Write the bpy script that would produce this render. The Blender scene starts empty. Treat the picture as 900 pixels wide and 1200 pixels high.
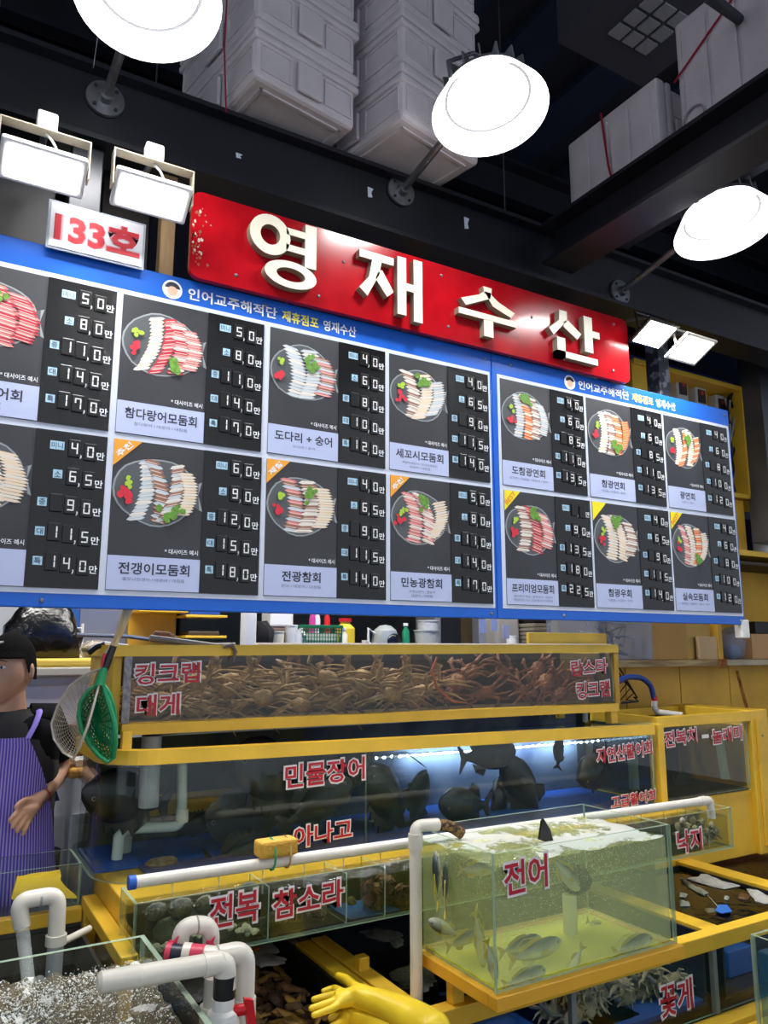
import bpy, bmesh, math, random
from mathutils import Vector, Matrix, Euler
random.seed(7)
R = math.radians
sc = bpy.context.scene
COL = sc.collection

# ------------------------------------------------------------------ camera, world, exposure
YAW, PITCH, FOC = R(30.5), R(10.08), 900.0
CAM = Vector((0, 0, 1.55))
cd = bpy.data.cameras.new('camera')
cd.sensor_fit = 'VERTICAL'; cd.sensor_height = 36; cd.lens = FOC / 1200 * 36
cd.clip_start = 0.05; cd.clip_end = 60
cam = bpy.data.objects.new('camera', cd); COL.objects.link(cam)
cam.location = CAM
cam.rotation_euler = (R(90) + PITCH, 0, -YAW)
sc.camera = cam
sc.view_settings.view_transform = 'Standard'
sc.view_settings.look = 'None'
sc.view_settings.gamma = 1
sc.view_settings.exposure = 1.3
sc.view_settings.use_curve_mapping = False
sc.cycles.transparent_max_bounces = 40
sc.cycles.max_bounces = 8
sc.cycles.caustics_reflective = False
sc.cycles.caustics_refractive = False
sc.cycles.sample_clamp_indirect = 4.0
w = bpy.data.worlds.new('market_air'); sc.world = w; w.use_nodes = True
w.node_tree.nodes['Background'].inputs[0].default_value = (0.80, 0.87, 1.0, 1)
w.node_tree.nodes['Background'].inputs[1].default_value = 0.36

def area(name, loc, size, power, rot=(0, 0, 0), col=(1, 0.98, 0.95), shape='DISK', sy=None, spread=180):
    l = bpy.data.lights.new(name, 'AREA'); l.shape = shape; l.size = size
    if sy: l.size_y = sy
    l.energy = power; l.color = col; l.spread = R(spread)
    o = bpy.data.objects.new(name, l); COL.objects.link(o)
    o.location = loc; o.rotation_euler = rot
    return o

# camera rays: a photo point on a known plane of the place
_fh = Vector((math.sin(YAW), math.cos(YAW), 0)); _r = Vector((math.cos(YAW), -math.sin(YAW), 0))
_f = _fh * math.cos(PITCH) + Vector((0, 0, math.sin(PITCH))); _u = -_fh * math.sin(PITCH) + Vector((0, 0, math.cos(PITCH)))
def at(px, py, X=None, Y=None, Z=None):
    d = _f + _r * ((px - 450) / FOC) - _u * ((py - 600) / FOC)
    t = X / d.x if X is not None else Y / d.y if Y is not None else (Z - CAM.z) / d.z
    return CAM + d * t

# ------------------------------------------------------------------ materials
def lin(c):
    return tuple(((x / 255) / 12.92 if x / 255 <= 0.04045 else ((x / 255 + 0.055) / 1.055) ** 2.4) for x in c) + (1,)
MATS = {}
def mat(name, rgb, rough=0.5, metal=0.0, var=0.0, vscale=8, bump=0.0, bscale=60, rgb2=None, thr=None, coat=0, spec=0.5, stretch=None):
    if name in MATS: return MATS[name]
    m = bpy.data.materials.new(name); m.use_nodes = True
    nt = m.node_tree; N = nt.nodes; L = nt.links
    b = N['Principled BSDF']
    b.inputs['Base Color'].default_value = lin(rgb)
    b.inputs['Roughness'].default_value = rough
    b.inputs['Metallic'].default_value = metal
    b.inputs['Specular IOR Level'].default_value = spec
    b.inputs['Coat Weight'].default_value = coat
    if var or bump or rgb2:
        tc = N.new('ShaderNodeTexCoord'); mp = N.new('ShaderNodeMapping')
        if stretch: mp.inputs['Scale'].default_value = stretch
        L.new(tc.outputs['Object'], mp.inputs[0])
    if rgb2 or var:
        n = N.new('ShaderNodeTexNoise'); n.inputs['Scale'].default_value = vscale; n.inputs['Detail'].default_value = 6
        L.new(mp.outputs[0], n.inputs['Vector'])
        cr = N.new('ShaderNodeValToRGB')
        c1 = lin(rgb); 
        if rgb2 is None:
            c2 = tuple(max(0, x * (1 - var)) for x in c1[:3]) + (1,)
        else: c2 = lin(rgb2)
        lo, hi = thr if thr else (0.35, 0.7)
        cr.color_ramp.elements[0].position = lo; cr.color_ramp.elements[0].color = c1
        cr.color_ramp.elements[1].position = hi; cr.color_ramp.elements[1].color = c2
        L.new(n.outputs['Fac'], cr.inputs[0]); L.new(cr.outputs[0], b.inputs['Base Color'])
    if bump:
        n2 = N.new('ShaderNodeTexNoise'); n2.inputs['Scale'].default_value = bscale; n2.inputs['Detail'].default_value = 4
        L.new(mp.outputs[0], n2.inputs['Vector'])
        bp = N.new('ShaderNodeBump'); bp.inputs['Strength'].default_value = bump; bp.inputs['Distance'].default_value = 0.01
        L.new(n2.outputs['Fac'], bp.inputs['Height']); L.new(bp.outputs[0], b.inputs['Normal'])
    MATS[name] = m
    return m

def emit(name, rgb, s):
    m = bpy.data.materials.new(name); m.use_nodes = True; N = m.node_tree.nodes; N.clear()
    e = N.new('ShaderNodeEmission'); e.inputs[0].default_value = lin(rgb); e.inputs[1].default_value = s
    o = N.new('ShaderNodeOutputMaterial'); m.node_tree.links.new(e.outputs[0], o.inputs[0]); MATS[name] = m
    return m

def clear(name, tint, ior=1.4, rough=0.02, murk=0.0, murk_rgb=(200, 200, 200), bump=0, bscale=20, foam=None, foam_scale=6, gloss=1.0, stretch=None, still=False, foam_max=1.0):
    """see-through: tinted transparency, Fresnel gloss, optional murk (diffuse part) and foam patches"""
    m = bpy.data.materials.new(name); m.use_nodes = True; nt = m.node_tree; N = nt.nodes; L = nt.links; N.clear()
    t = N.new('ShaderNodeBsdfTransparent'); t.inputs[0].default_value = (*tint, 1)
    g = N.new('ShaderNodeBsdfGlossy'); g.inputs['Roughness'].default_value = rough
    g.inputs['Color'].default_value = (gloss, gloss, gloss, 1)
    ge = N.new('ShaderNodeNewGeometry'); fr = N.new('ShaderNodeVectorMath'); fr.operation = 'DOT_PRODUCT'
    L.new(ge.outputs['Normal'], fr.inputs[0]); L.new(ge.outputs['Incoming'], fr.inputs[1])
    def mth(op, a, b):
        q = N.new('ShaderNodeMath'); q.operation = op; q.use_clamp = op == 'SUBTRACT'
        for i_, v_ in enumerate((a, b)):
            if v_ is None: continue
            if isinstance(v_, (int, float)): q.inputs[i_].default_value = v_
            else: L.new(v_, q.inputs[i_])
        return q.outputs[0]
    f0 = ((ior - 1) / (ior + 1)) ** 2       # the same reflectance from both sides of a thin sheet
    sch = mth('ADD', mth('MULTIPLY', mth('POWER', mth('SUBTRACT', 1.0, mth('ABSOLUTE', fr.outputs['Value'], None)), 5.0), .75 * (1 - f0) * (0 if still else 1)), 0 if still else f0)
    mx = N.new('ShaderNodeMixShader'); L.new(sch, mx.inputs[0])
    base = t.outputs[0]
    if murk:
        d = N.new('ShaderNodeBsdfDiffuse'); d.inputs[0].default_value = lin(murk_rgb)
        m2 = N.new('ShaderNodeMixShader'); m2.inputs[0].default_value = murk
        L.new(base, m2.inputs[1]); L.new(d.outputs[0], m2.inputs[2]); base = m2.outputs[0]
    L.new(base, mx.inputs[1]); L.new(g.outputs[0], mx.inputs[2]); out = mx.outputs[0]
    if bump or foam:
        tc = N.new('ShaderNodeTexCoord'); mp = N.new('ShaderNodeMapping'); L.new(tc.outputs['Object'], mp.inputs[0])
        if stretch: mp.inputs['Scale'].default_value = stretch
    if bump:
        n2 = N.new('ShaderNodeTexNoise'); n2.inputs['Scale'].default_value = bscale; n2.inputs['Detail'].default_value = 3
        L.new(mp.outputs[0], n2.inputs['Vector'])
        bp = N.new('ShaderNodeBump'); bp.inputs['Strength'].default_value = bump; bp.inputs['Distance'].default_value = 0.02
        L.new(n2.outputs['Fac'], bp.inputs['Height'])
        L.new(bp.outputs[0], g.inputs['Normal'])
    if foam:
        n3 = N.new('ShaderNodeTexNoise'); n3.inputs['Scale'].default_value = foam_scale; n3.inputs['Detail'].default_value = 10; n3.inputs['Roughness'].default_value = 0.65
        L.new(mp.outputs[0], n3.inputs['Vector'])
        cr = N.new('ShaderNodeValToRGB'); cr.color_ramp.elements[0].position = foam; cr.color_ramp.elements[1].position = foam + 0.06
        L.new(n3.outputs['Fac'], cr.inputs[0])
        d = N.new('ShaderNodeBsdfDiffuse'); d.inputs[0].default_value = (0.8, 0.82, 0.8, 1)
        m3 = N.new('ShaderNodeMixShader'); cr.color_ramp.elements[1].color = (foam_max,) * 3 + (1,); L.new(cr.outputs[0], m3.inputs[0]); L.new(out, m3.inputs[1]); L.new(d.outputs[0], m3.inputs[2]); out = m3.outputs[0]
    o = N.new('ShaderNodeOutputMaterial'); L.new(out, o.inputs[0]); MATS[name] = m
    return m

yellow = mat('yellow_paint', (240, 194, 58), 0.42, var=0.18, vscale=5, bump=0.05, bscale=25)
yellow_d = mat('yellow_board', (222, 172, 48), 0.5, var=0.3, vscale=3, bump=0.05)
blue = mat('board_blue', (24, 98, 205), 0.3, spec=0.4)
white_p = mat('board_white', (214, 222, 240), 0.35)
slate = mat('print_slate', (54, 56, 62), 0.45, var=0.35, vscale=4)
plate_lav = mat('print_lavender', (186, 196, 232), 0.4)
black_g = mat('black_gloss', (14, 14, 16), 0.25)
tile_b = mat('tile_black', (9, 9, 11), 0.3)
digit_w = mat('digit_white', (240, 240, 240), 0.5)
ink = mat('ink_dark', (44, 46, 62), 0.6)
ink_l = mat('ink_light', (110, 116, 150), 0.6)
txt_w = mat('txt_white', (245, 248, 255), 0.5)
txt_y = mat('txt_yellow', (250, 240, 90), 0.5)
tag_b = mat('tag_pale_blue', (170, 208, 232), 0.5)
red_s = mat('sign_red', (176, 16, 28), 0.16, rgb2=(150, 12, 22), spec=.4)
cream = mat('letter_cream', (232, 226, 206), 0.4)
cream_s = mat('letter_side', (150, 140, 122), 0.6)
beam_m = mat('beam_black', (24, 26, 36), 0.45, var=0.5, vscale=3, bump=0.1, bscale=15)
dark_m = mat('dark_soot', (38, 40, 54), 0.8, var=0.4, vscale=2)
navy_m = mat('navy_wall', (30, 42, 68), 0.8, var=0.3, vscale=2)
galv = mat('galvanised', (150, 152, 158), 0.35, 0.8, var=0.4, vscale=14)
steel = mat('stainless', (165, 168, 172), 0.3, 0.7, var=0.15, vscale=3)
foam_m = mat('styrofoam', (206, 200, 206), 0.75, bump=0.25, bscale=160, var=0.12, vscale=6)
strap_m = mat('red_strap', (150, 20, 50), 0.5)
lamp_w = mat('lamp_white', (235, 236, 238), 0.4)
lamp_e = emit('lamp_lens', (255, 252, 248), 6.0)
lamp_i = emit('reflector_glow', (250, 251, 255), 1.5)      # translucent shade of the lamp, lit from within
pvc = mat('pvc_white', (226, 222, 210), 0.3, var=0.08, vscale=12)
pvc_g = mat('pvc_grey', (168, 172, 176), 0.4, var=0.3, vscale=10)
wood = mat('wood_raw', (158, 128, 88), 0.7, var=0.35, vscale=5, stretch=(8, 8, 1))
rubber_y = mat('rubber_yellow', (238, 206, 48), 0.38, bump=0.15, bscale=30)
blue_pl = mat('blue_plastic', (28, 92, 176), 0.4, var=0.35, vscale=4)
black_pl = mat('black_plastic', (16, 16, 18), 0.35)
red_pl = mat('red_plastic', (206, 22, 32), 0.35)
pink_t = mat('pink_tape', (214, 62, 92), 0.45)
white_pl = mat('white_plastic', (232, 232, 228), 0.4)
sticker_w = mat('sticker_white', (232, 226, 226), 0.5)
sticker_r = mat('sticker_red', (186, 24, 44), 0.4)
gl = clear('tank_glass', (0.95, 0.98, 0.965), 1.35, 0.01)
gl_e = clear('glass_edge', (0.65, 0.78, 0.70), 1.4, 0.1, murk=0.55, murk_rgb=(190, 214, 190))
poly = clear('poly_film', (0.8, 0.84, 0.9), 1.45, 0.12, murk=0.25, murk_rgb=(180, 190, 210), bump=0.8, bscale=25)

# ------------------------------------------------------------------ mesh builder
def txt_mesh(body, offset=0.0, res=2):
    key = (body, offset, res)
    if key in txt_mesh.cache: return txt_mesh.cache[key]
    c = bpy.data.curves.new('lettering', 'FONT'); c.body = body; c.offset = offset; c.resolution_u = res; c.fill_mode = 'FRONT'
    o = bpy.data.objects.new('lettering', c)
    me = bpy.data.meshes.new_from_object(o)
    vs = [v.co.copy() for v in me.vertices]; fs = [tuple(p.vertices) for p in me.polygons]
    bpy.data.objects.remove(o); bpy.data.curves.remove(c); bpy.data.meshes.remove(me)
    txt_mesh.cache[key] = (vs, fs); return vs, fs
txt_mesh.cache = {}

class MB:
    def __init__(s): s.v = []; s.f = []; s.m = []; s.sm = []
    def add(s, vs, fs, mi=0, M=None, smooth=False):
        n = len(s.v)
        s.v += [(M @ Vector(v)) if M is not None else Vector(v) for v in vs]
        s.f += [tuple(i + n for i in f) for f in fs]; s.m += [mi] * len(fs); s.sm += [smooth] * len(fs)
        return s
    def box(s, x0, x1, y0, y1, z0, z1, mi=0, M=None):
        vs = [(x, y, z) for z in (z0, z1) for y in (y0, y1) for x in (x0, x1)]
        return s.add(vs, [(0, 2, 3, 1), (4, 5, 7, 6), (0, 1, 5, 4), (2, 6, 7, 3), (0, 4, 6, 2), (1, 3, 7, 5)], mi, M)
    def bbox(s, x0, x1, y0, y1, z0, z1, b=0.01, mi=0, M=None):
        """box with chamfered edges"""
        b = min(b, (x1 - x0) / 2.01, (y1 - y0) / 2.01, (z1 - z0) / 2.01)
        bm = bmesh.new()
        vs = [bm.verts.new((x, y, z)) for z in (z0, z1) for y in (y0, y1) for x in (x0, x1)]
        for f in [(0, 2, 3, 1), (4, 5, 7, 6), (0, 1, 5, 4), (2, 6, 7, 3), (0, 4, 6, 2), (1, 3, 7, 5)]: bm.faces.new([vs[i] for i in f])
        bmesh.ops.bevel(bm, geom=bm.edges[:], offset=b, segments=2, affect='EDGES', profile=0.5)
        bm.verts.index_update()
        r = s.add([v.co.copy() for v in bm.verts], [tuple(v.index for v in f.verts) for f in bm.faces], mi, M)
        bm.free(); return r
    def ext(s, pts, vec, mi=0, M=None, mside=None):
        """polygon extruded along vec"""
        n = len(pts); vec = Vector(vec); pts = [Vector(p) for p in pts]
        vs = pts + [p + vec for p in pts]
        s.add(vs, [tuple(range(n))[::-1], tuple(range(n, 2 * n))], mi, M)
        s.add(vs, [(i, (i + 1) % n, n + (i + 1) % n, n + i) for i in range(n)], mi if mside is None else mside, M)
        return s
    def poly(s, pts, mi=0, M=None): return s.add(pts, [tuple(range(len(pts)))], mi, M)
    def tube(s, pts, r, n=10, mi=0, M=None, caps=True, flat=1.0):
        pts = [Vector(p) for p in pts]; k = len(pts)
        rs = r if isinstance(r, (list, tuple)) else [r] * k
        vs = []; prev = None
        for i, p in enumerate(pts):
            t = (pts[min(i + 1, k - 1)] - pts[max(i - 1, 0)])
            if t.length < 1e-9: t = Vector((0, 0, 1))
            t.normalize()
            if prev is None:
                a = Vector((0, 0, 1)) if abs(t.z) < 0.9 else Vector((1, 0, 0))
                u = t.cross(a).normalized()
            else:
                u = (prev - t * prev.dot(t)).normalized()
            prev = u; v = t.cross(u)
            for j in range(n):
                an = 2 * math.pi * j / n
                vs.append(p + (u * math.cos(an) + v * math.sin(an) * flat) * rs[i])
        fs = [(i * n + j, i * n + (j + 1) % n, (i + 1) * n + (j + 1) % n, (i + 1) * n + j) for i in range(k - 1) for j in range(n)]
        s.add(vs, fs, mi, M, True)
        if caps:
            s.add(vs[:n], [tuple(range(n))[::-1]], mi, M); s.add(vs[-n:], [tuple(range(n))], mi, M)
        return s
    def lathe(s, prof, n=24, mi=0, M=None, smooth=True):
        """profile of (r, z) about local z"""
        k = len(prof); vs = []
        for r_, z_ in prof:
            for j in range(n):
                a = 2 * math.pi * j / n; vs.append((r_ * math.cos(a), r_ * math.sin(a), z_))
        fs = [(i * n + j, i * n + (j + 1) % n, (i + 1) * n + (j + 1) % n, (i + 1) * n + j) for i in range(k - 1) for j in range(n)]
        return s.add(vs, fs, mi, M, smooth)
    def disc(s, r_, z_, n=24, mi=0, M=None):
        return s.add([(r_ * math.cos(2 * math.pi * j / n), r_ * math.sin(2 * math.pi * j / n), z_) for j in range(n)], [tuple(range(n))], mi, M)
    def ell(s, c, rad, n=12, k=8, mi=0, M=None, nz=0.0, rng=None):
        c = Vector(c); vs = []; q = rng or random
        for i in range(k + 1):
            th = math.pi * i / k
            for j in range(n):
                a = 2 * math.pi * j / n; f = 1 + (q.uniform(-nz, nz) if nz and 0 < i < k else 0)
                vs.append(c + Vector((rad[0] * math.sin(th) * math.cos(a) * f, rad[1] * math.sin(th) * math.sin(a) * f, rad[2] * math.cos(th) * f)))
        fs = [(i * n + j, (i + 1) * n + j, (i + 1) * n + (j + 1) % n, i * n + (j + 1) % n) for i in range(k) for j in range(n)]
        return s.add(vs, fs, mi, M, True)
    def text(s, body, box, y, mi=0, offset=0.0, res=2, fit='both', M=None, align='c'):
        """lettering in the XZ plane facing -Y, fitted in box (x0, x1, z0, z1)"""
        vs, fs = txt_mesh(body, offset, res)
        if not vs: return s
        a0 = min(v.x for v in vs); a1 = max(v.x for v in vs); b0 = min(v.y for v in vs); b1 = max(v.y for v in vs)
        x0, x1, z0, z1 = box; sx = (x1 - x0) / (a1 - a0); sz = (z1 - z0) / (b1 - b0)
        if fit == 'h': sx = sz
        ox = {'c': (x0 + x1) / 2 - (a0 + a1) / 2 * sx, 'l': x0 - a0 * sx, 'r': x1 - a1 * sx}[align]
        return s.add([(v.x * sx + ox, y, (v.y - b0) * sz + z0) for v in vs], fs, mi, M)
    def mesh(s, name, mats, off=Vector((0, 0, 0)), angle=35):
        me = bpy.data.meshes.new(name); me.from_pydata([v - off for v in s.v], [], s.f)
        for m in (mats if isinstance(mats, (list, tuple)) else [mats]): me.materials.append(m)
        me.polygons.foreach_set('material_index', s.m); me.polygons.foreach_set('use_smooth', s.sm)
        me.validate(); me.update()
        if any(s.sm): me.set_sharp_from_angle(angle=R(angle))
        return me
    def build(s, name, mats, parent=None, base=True):
        if parent is not None:
            off = WL.get(parent.name, Vector((0, 0, 0)))
            me = s.mesh(name, mats, off); o = bpy.data.objects.new(name, me); COL.objects.link(o); o.parent = parent
            WL[o.name] = off
        else:
            xs = [v.x for v in s.v]; ys = [v.y for v in s.v]; zs = [v.z for v in s.v]
            off = Vector(((min(xs) + max(xs)) / 2, (min(ys) + max(ys)) / 2, min(zs))) if base else Vector((0, 0, 0))
            me = s.mesh(name, mats, off); o = bpy.data.objects.new(name, me); COL.objects.link(o); o.location = off
            WL[o.name] = off
        return o
WL = {}

def tag(o, label=None, cat=None, group=None, kind=None):
    if label: o['label'] = label
    if cat: o['category'] = cat
    if group: o['group'] = group
    if kind: o['kind'] = kind
    return o
def thing(name, label, cat, loc=(0, 0, 0), group=None, kind=None):
    o = bpy.data.objects.new(name, None); COL.objects.link(o); o.location = loc; o.empty_display_size = 0.05
    WL[o.name] = Vector(loc)
    return tag(o, label, cat, group, kind)
def copy_tree(o, parent=None):
    c = o.copy(); COL.objects.link(c)
    if parent is not None: c.parent = parent
    for ch in list(o.children): copy_tree(ch, c)
    return c
def place(o, loc, rot=(0, 0, 0), scale=1.0, label=None, group=None):
    o.location = loc; o.rotation_euler = rot
    o.scale = (scale,) * 3 if not isinstance(scale, (tuple, list)) else scale
    if label: o['label'] = label
    if group: o['group'] = group
    return o
def frame(x, y, z, rx=0, ry=0, rz=0):
    return Matrix.Translation((x, y, z)) @ Euler((R(rx), R(ry), R(rz))).to_matrix().to_4x4()
def arc(c, r, a0, a1, n, ax='XZ'):
    out = []
    for i in range(n + 1):
        a = R(a0 + (a1 - a0) * i / n); u, v = r * math.cos(a), r * math.sin(a)
        out.append(Vector(c) + (Vector((u, 0, v)) if ax == 'XZ' else Vector((u, v, 0)) if ax == 'XY' else Vector((0, u, v))))
    return out
def bendpath(pts, r=0.03, n=5):
    """polyline with rounded corners"""
    pts = [Vector(p) for p in pts]; out = [pts[0]]
    for i in range(1, len(pts) - 1):
        a = (pts[i - 1] - pts[i]); b = (pts[i + 1] - pts[i]); q = min(r, a.length * 0.48, b.length * 0.48)
        p0 = pts[i] + a.normalized() * q; p2 = pts[i] + b.normalized() * q
        for k in range(n + 1):
            t = k / n; out.append(p0 * (1 - t) ** 2 + pts[i] * 2 * t * (1 - t) + p2 * t ** 2)
    out.append(pts[-1]); return out

# ------------------------------------------------------------------ setting
MB().box(-6, 9, -4, 7, -0.14, -0.1).build('floor', mat('wet_concrete', (70, 72, 74), 0.35, var=0.3, vscale=2)).__setitem__('kind', 'structure')
def struct(mb, name, m): return tag(mb.build(name, m), kind='structure')
cm = MB()
cm.box(-6, 9, -4, 7, 5.3, 5.4)
struct(cm, 'ceiling', dark_m)
cp = MB()
for i in range(12):                      # dark corrugated deck sheets seen over the lamps
    cp.box(-2.0 + i * 0.6, -1.7 + i * 0.6, 0, 6.5, 5.24, 5.3)
tag(cp.build('ceiling_ribs', navy_m), kind='structure')
struct(MB().box(-6, 9, 6.2, 6.3, -0.1, 5.3), 'wall_back', mat('back_wall', (34, 40, 52), 0.85, var=0.3, vscale=1.5))
struct(MB().box(6.9, 7.0, 1.5, 6.2, -0.1, 5.3), 'wall_right', navy_m)
struct(MB().box(-6.0, -5.9, 1.5, 6.2, -0.1, 5.3), 'wall_left', navy_m)
for i, (y, z) in enumerate([(3.9, 4.75), (5.2, 4.75), (1.0, 5.0)]):
    m = MB(); m.box(-6, 9, y, y + 0.22, z, z + 0.03); m.box(-6, 9, y, y + 0.22, z + 0.3, z + 0.33); m.box(-6, 9, y + 0.1, y + 0.12, z, z + 0.33)
    struct(m, 'trim_%d' % (i + 1), beam_m)
# ceiling vent
v = thing('ceiling_vent', 'pale square grille on the dark ceiling above the right lamps', 'vent', (2.5, 3.3, 4.5))
p = at(760, 30, Z=4.5); WL[v.name] = p; v.location = p
m = MB(); m.box(p.x - .3, p.x + .3, p.y - .3, p.y + .3, 4.5, 4.9); m.build('duct', mat('duct_grey', (66, 66, 76), 0.7), v)
for i in range(3):
    for j in range(3):
        MB().box(p.x - .135 + i * .095, p.x - .06 + i * .095, p.y - .135 + j * .095, p.y - .06 + j * .095, 4.49, 4.5).build('grille_cell', mat('vent_cell', (150, 150, 156), 0.6), v)

# main steel beam over the stall (H section)
def hbeam_x(name, x0, x1, y, z0, z1, d, label):
    t = thing(name, label, 'beam', ((x0 + x1) / 2, y, z0))
    MB().box(x0, x1, y, y + d, z0, z0 + .018).build('lower_flange', beam_m, t)
    MB().box(x0, x1, y, y + d, z1 - .018, z1).build('upper_flange', beam_m, t)
    MB().box(x0, x1, y + d * .30, y + d * .38, z0 + .018, z1 - .018).build('web', beam_m, t)
    return t
hb = hbeam_x('steel_beam', -1.6, 6.8, 2.42, 3.19, 3.47, 0.16, 'long black steel beam running above the red sign')
for (px, py, s) in [(279, 183, .02), (433, 226, .045), (546, 262, .055)]:
    q = at(px, py, Y=2.466)
    MB().ext([q + Vector((-.008, 0, -s / 2)), q + Vector((.012, 0, -s * .4)), q + Vector((.006, 0, 0)), q + Vector((.016, 0, s * .45)), q + Vector((-.01, 0, s / 2))], (0, -.004, 0)).build('paper_scrap', white_p, hb)
# cross beam to the right, carrying the foam boxes
t = thing('cross_beam', 'black steel beam under the strapped foam boxes at upper right', 'beam', (2.3, 1.4, 3.25))
MB().box(2.24, 2.42, -1.5, 2.40, 3.25, 3.268).build('lower_flange', beam_m, t)
MB().box(2.24, 2.42, -1.5, 2.40, 3.43, 3.448).build('upper_flange', beam_m, t)
MB().box(2.32, 2.335, -1.5, 2.40, 3.268, 3.43).build('web', beam_m, t)
MB().box(2.43, 2.47, -1.5, 2.40, 3.36, 3.42).build('cable_duct', mat('duct_grey2', (92, 92, 98), 0.5, var=0.3), t)
tag(MB().tube([at(828, -6, Y=1.2), at(905, 52, Y=1.9)], 0.018, 8).build('hanging_rod', dark_m), 'dark steel rod crossing in front of the upper right foam boxes', 'rod')

# posts
def post(name, x, y, z0, z1, wx, wy, m, label):
    return tag(MB().bbox(x - wx / 2, x + wx / 2, y - wy / 2, y + wy / 2, z0, z1, 0.004).build(name, m), label, 'post')
steel_chip = mat('steel_chipped', (60, 62, 70), 0.3, 0.4, rgb2=(140, 142, 150), vscale=22, thr=(0.5, 0.6))
post('steel_post', 0.32, 2.50, 1.72, 3.18, .10, .08, mat('post_dark', (38, 40, 48), 0.3, 0.3, var=.3), 'dark steel post behind the stall number plate').location.z += 0
post('steel_post', 3.09, 2.50, 1.75, 3.18, .08, .08, steel_chip, 'chipped steel post above the right end of the menu board')
post('wooden_post', 1.68, 2.60, 2.62, 3.19, .09, .06, wood, 'pale wooden post behind the middle of the red sign')
post('wooden_post', 2.66, 2.60, 2.62, 3.19, .16, .05, wood, 'wide wooden post behind the right end of the red sign')
post('wooden_post', 0.60, 2.52, 2.3, 3.19, .05, .05, wood, 'narrow wooden batten at the left edge of the red sign')
dp = MB()
dp.box(-0.6, 0.24, 2.56, 2.6, 2.3, 3.19); tag(dp.build('dark_board', mat('panel_sooty', (24, 24, 30), 0.5, var=.4, vscale=4)), 'black panel behind the leftmost floodlight', 'panel')
tag(MB().box(0.40, 0.56, 2.62, 2.66, 2.3, 3.19).build('dark_board', mat('panel_brown', (52, 44, 38), 0.7, var=.4, vscale=4)), 'brown panel beside the second floodlight', 'panel')
tag(MB().box(0.86, 2.9, 3.96, 4.0, 1.9, 4.2).build('dark_board', dark_m), 'dark panel deep behind the red sign', 'panel')
for x in (1.25, 1.75, 2.1, 2.45):
    tag(MB().tube([(x, 2.72, 2.9), (x + .25, 2.75, 3.2)], 0.015, 6).build('roof_strut', dark_m), 'dark strut in the gap above the red sign', 'strut', 'struts above the sign')

# ------------------------------------------------------------------ foam boxes
def foam_box(L=.60, W=.44, H=.21):
    t = thing('foam_box', 'white styrofoam box', 'box', (0, 0, 0))
    m = MB()
    m.bbox(-L / 2 + .012, L / 2 - .012, -W / 2 + .012, W / 2 - .012, 0, H * .74, .016)
    m.bbox(-L / 2, L / 2, -W / 2, W / 2, H * .66, H * .78, .008)
    # underside ridge frame
    for (a, b, c, d) in [(-L / 2 + .05, L / 2 - .05, -W / 2 + .05, -W / 2 + .062), (-L / 2 + .05, L / 2 - .05, W / 2 - .062, W / 2 - .05), (-L / 2 + .05, -L / 2 + .062, -W / 2 + .05, W / 2 - .05), (L / 2 - .062, L / 2 - .05, -W / 2 + .05, W / 2 - .05)]:
        m.box(a, b, c, d, -.006, .002)
    for s_ in (-1, 1):                    # raised lines moulded into the sides
        ya, yb = sorted((s_ * (W / 2 - .016), s_ * (W / 2 - .007)))
        for (a, b) in ((-L / 2 + .03, -.085), (.085, L / 2 - .03)):
            for zz in (.03, H * .58): m.box(a, b, ya, yb, zz, zz + .006)
            for xx in (a, b - .006): m.box(xx, xx + .006, ya, yb, .036, H * .58)
        xa, xb = sorted((s_ * (L / 2 - .016), s_ * (L / 2 - .007)))
        for (a, b) in ((-W / 2 + .03, -.07), (.07, W / 2 - .03)):
            for zz in (.03, H * .58): m.box(xa, xb, a, b, zz, zz + .006)
            for yy in (a, b - .006): m.box(xa, xb, yy, yy + .006, .036, H * .58)
    m.build('tub', foam_m, t)
    m = MB(); m.bbox(-L / 2, L / 2, -W / 2, W / 2, H * .80, H, .012)
    for k in range(4):                    # raised pads of the lid
        x0 = -L / 2 + .03 + k * (L - .06) / 4
        m.bbox(x0 + .008, x0 + (L - .06) / 4 - .008, -W / 2 + .045, W / 2 - .045, H - .002, H + .008, .004)
    m.build('lid', foam_m, t)
    for s_ in (-1, 1):
        g = MB(); g.bbox(-.06, .06, s_ * (W / 2 - .006), s_ * (W / 2 + .008), .02, H * .62, .005) if s_ > 0 else g.bbox(-.06, .06, -W / 2 - .008, -W / 2 + .006, .02, H * .62, .005)
        g.build('grip_panel', foam_m, t)
        g = MB(); g.bbox(L / 2 - .006, L / 2 + .008, -.05, .05, .02, H * .62, .005) if s_ > 0 else g.bbox(-L / 2 - .008, -L / 2 + .006, -.05, .05, .02, H * .62, .005)
        g.build('grip_panel', foam_m, t)
    return t
fb0 = foam_box()
first = [True]
def fbox(loc, rot, scale, label, group):
    o = fb0 if first[0] else copy_tree(fb0); first[0] = False
    return place(o, loc, tuple(R(a) for a in rot), scale, label, group)
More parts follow.
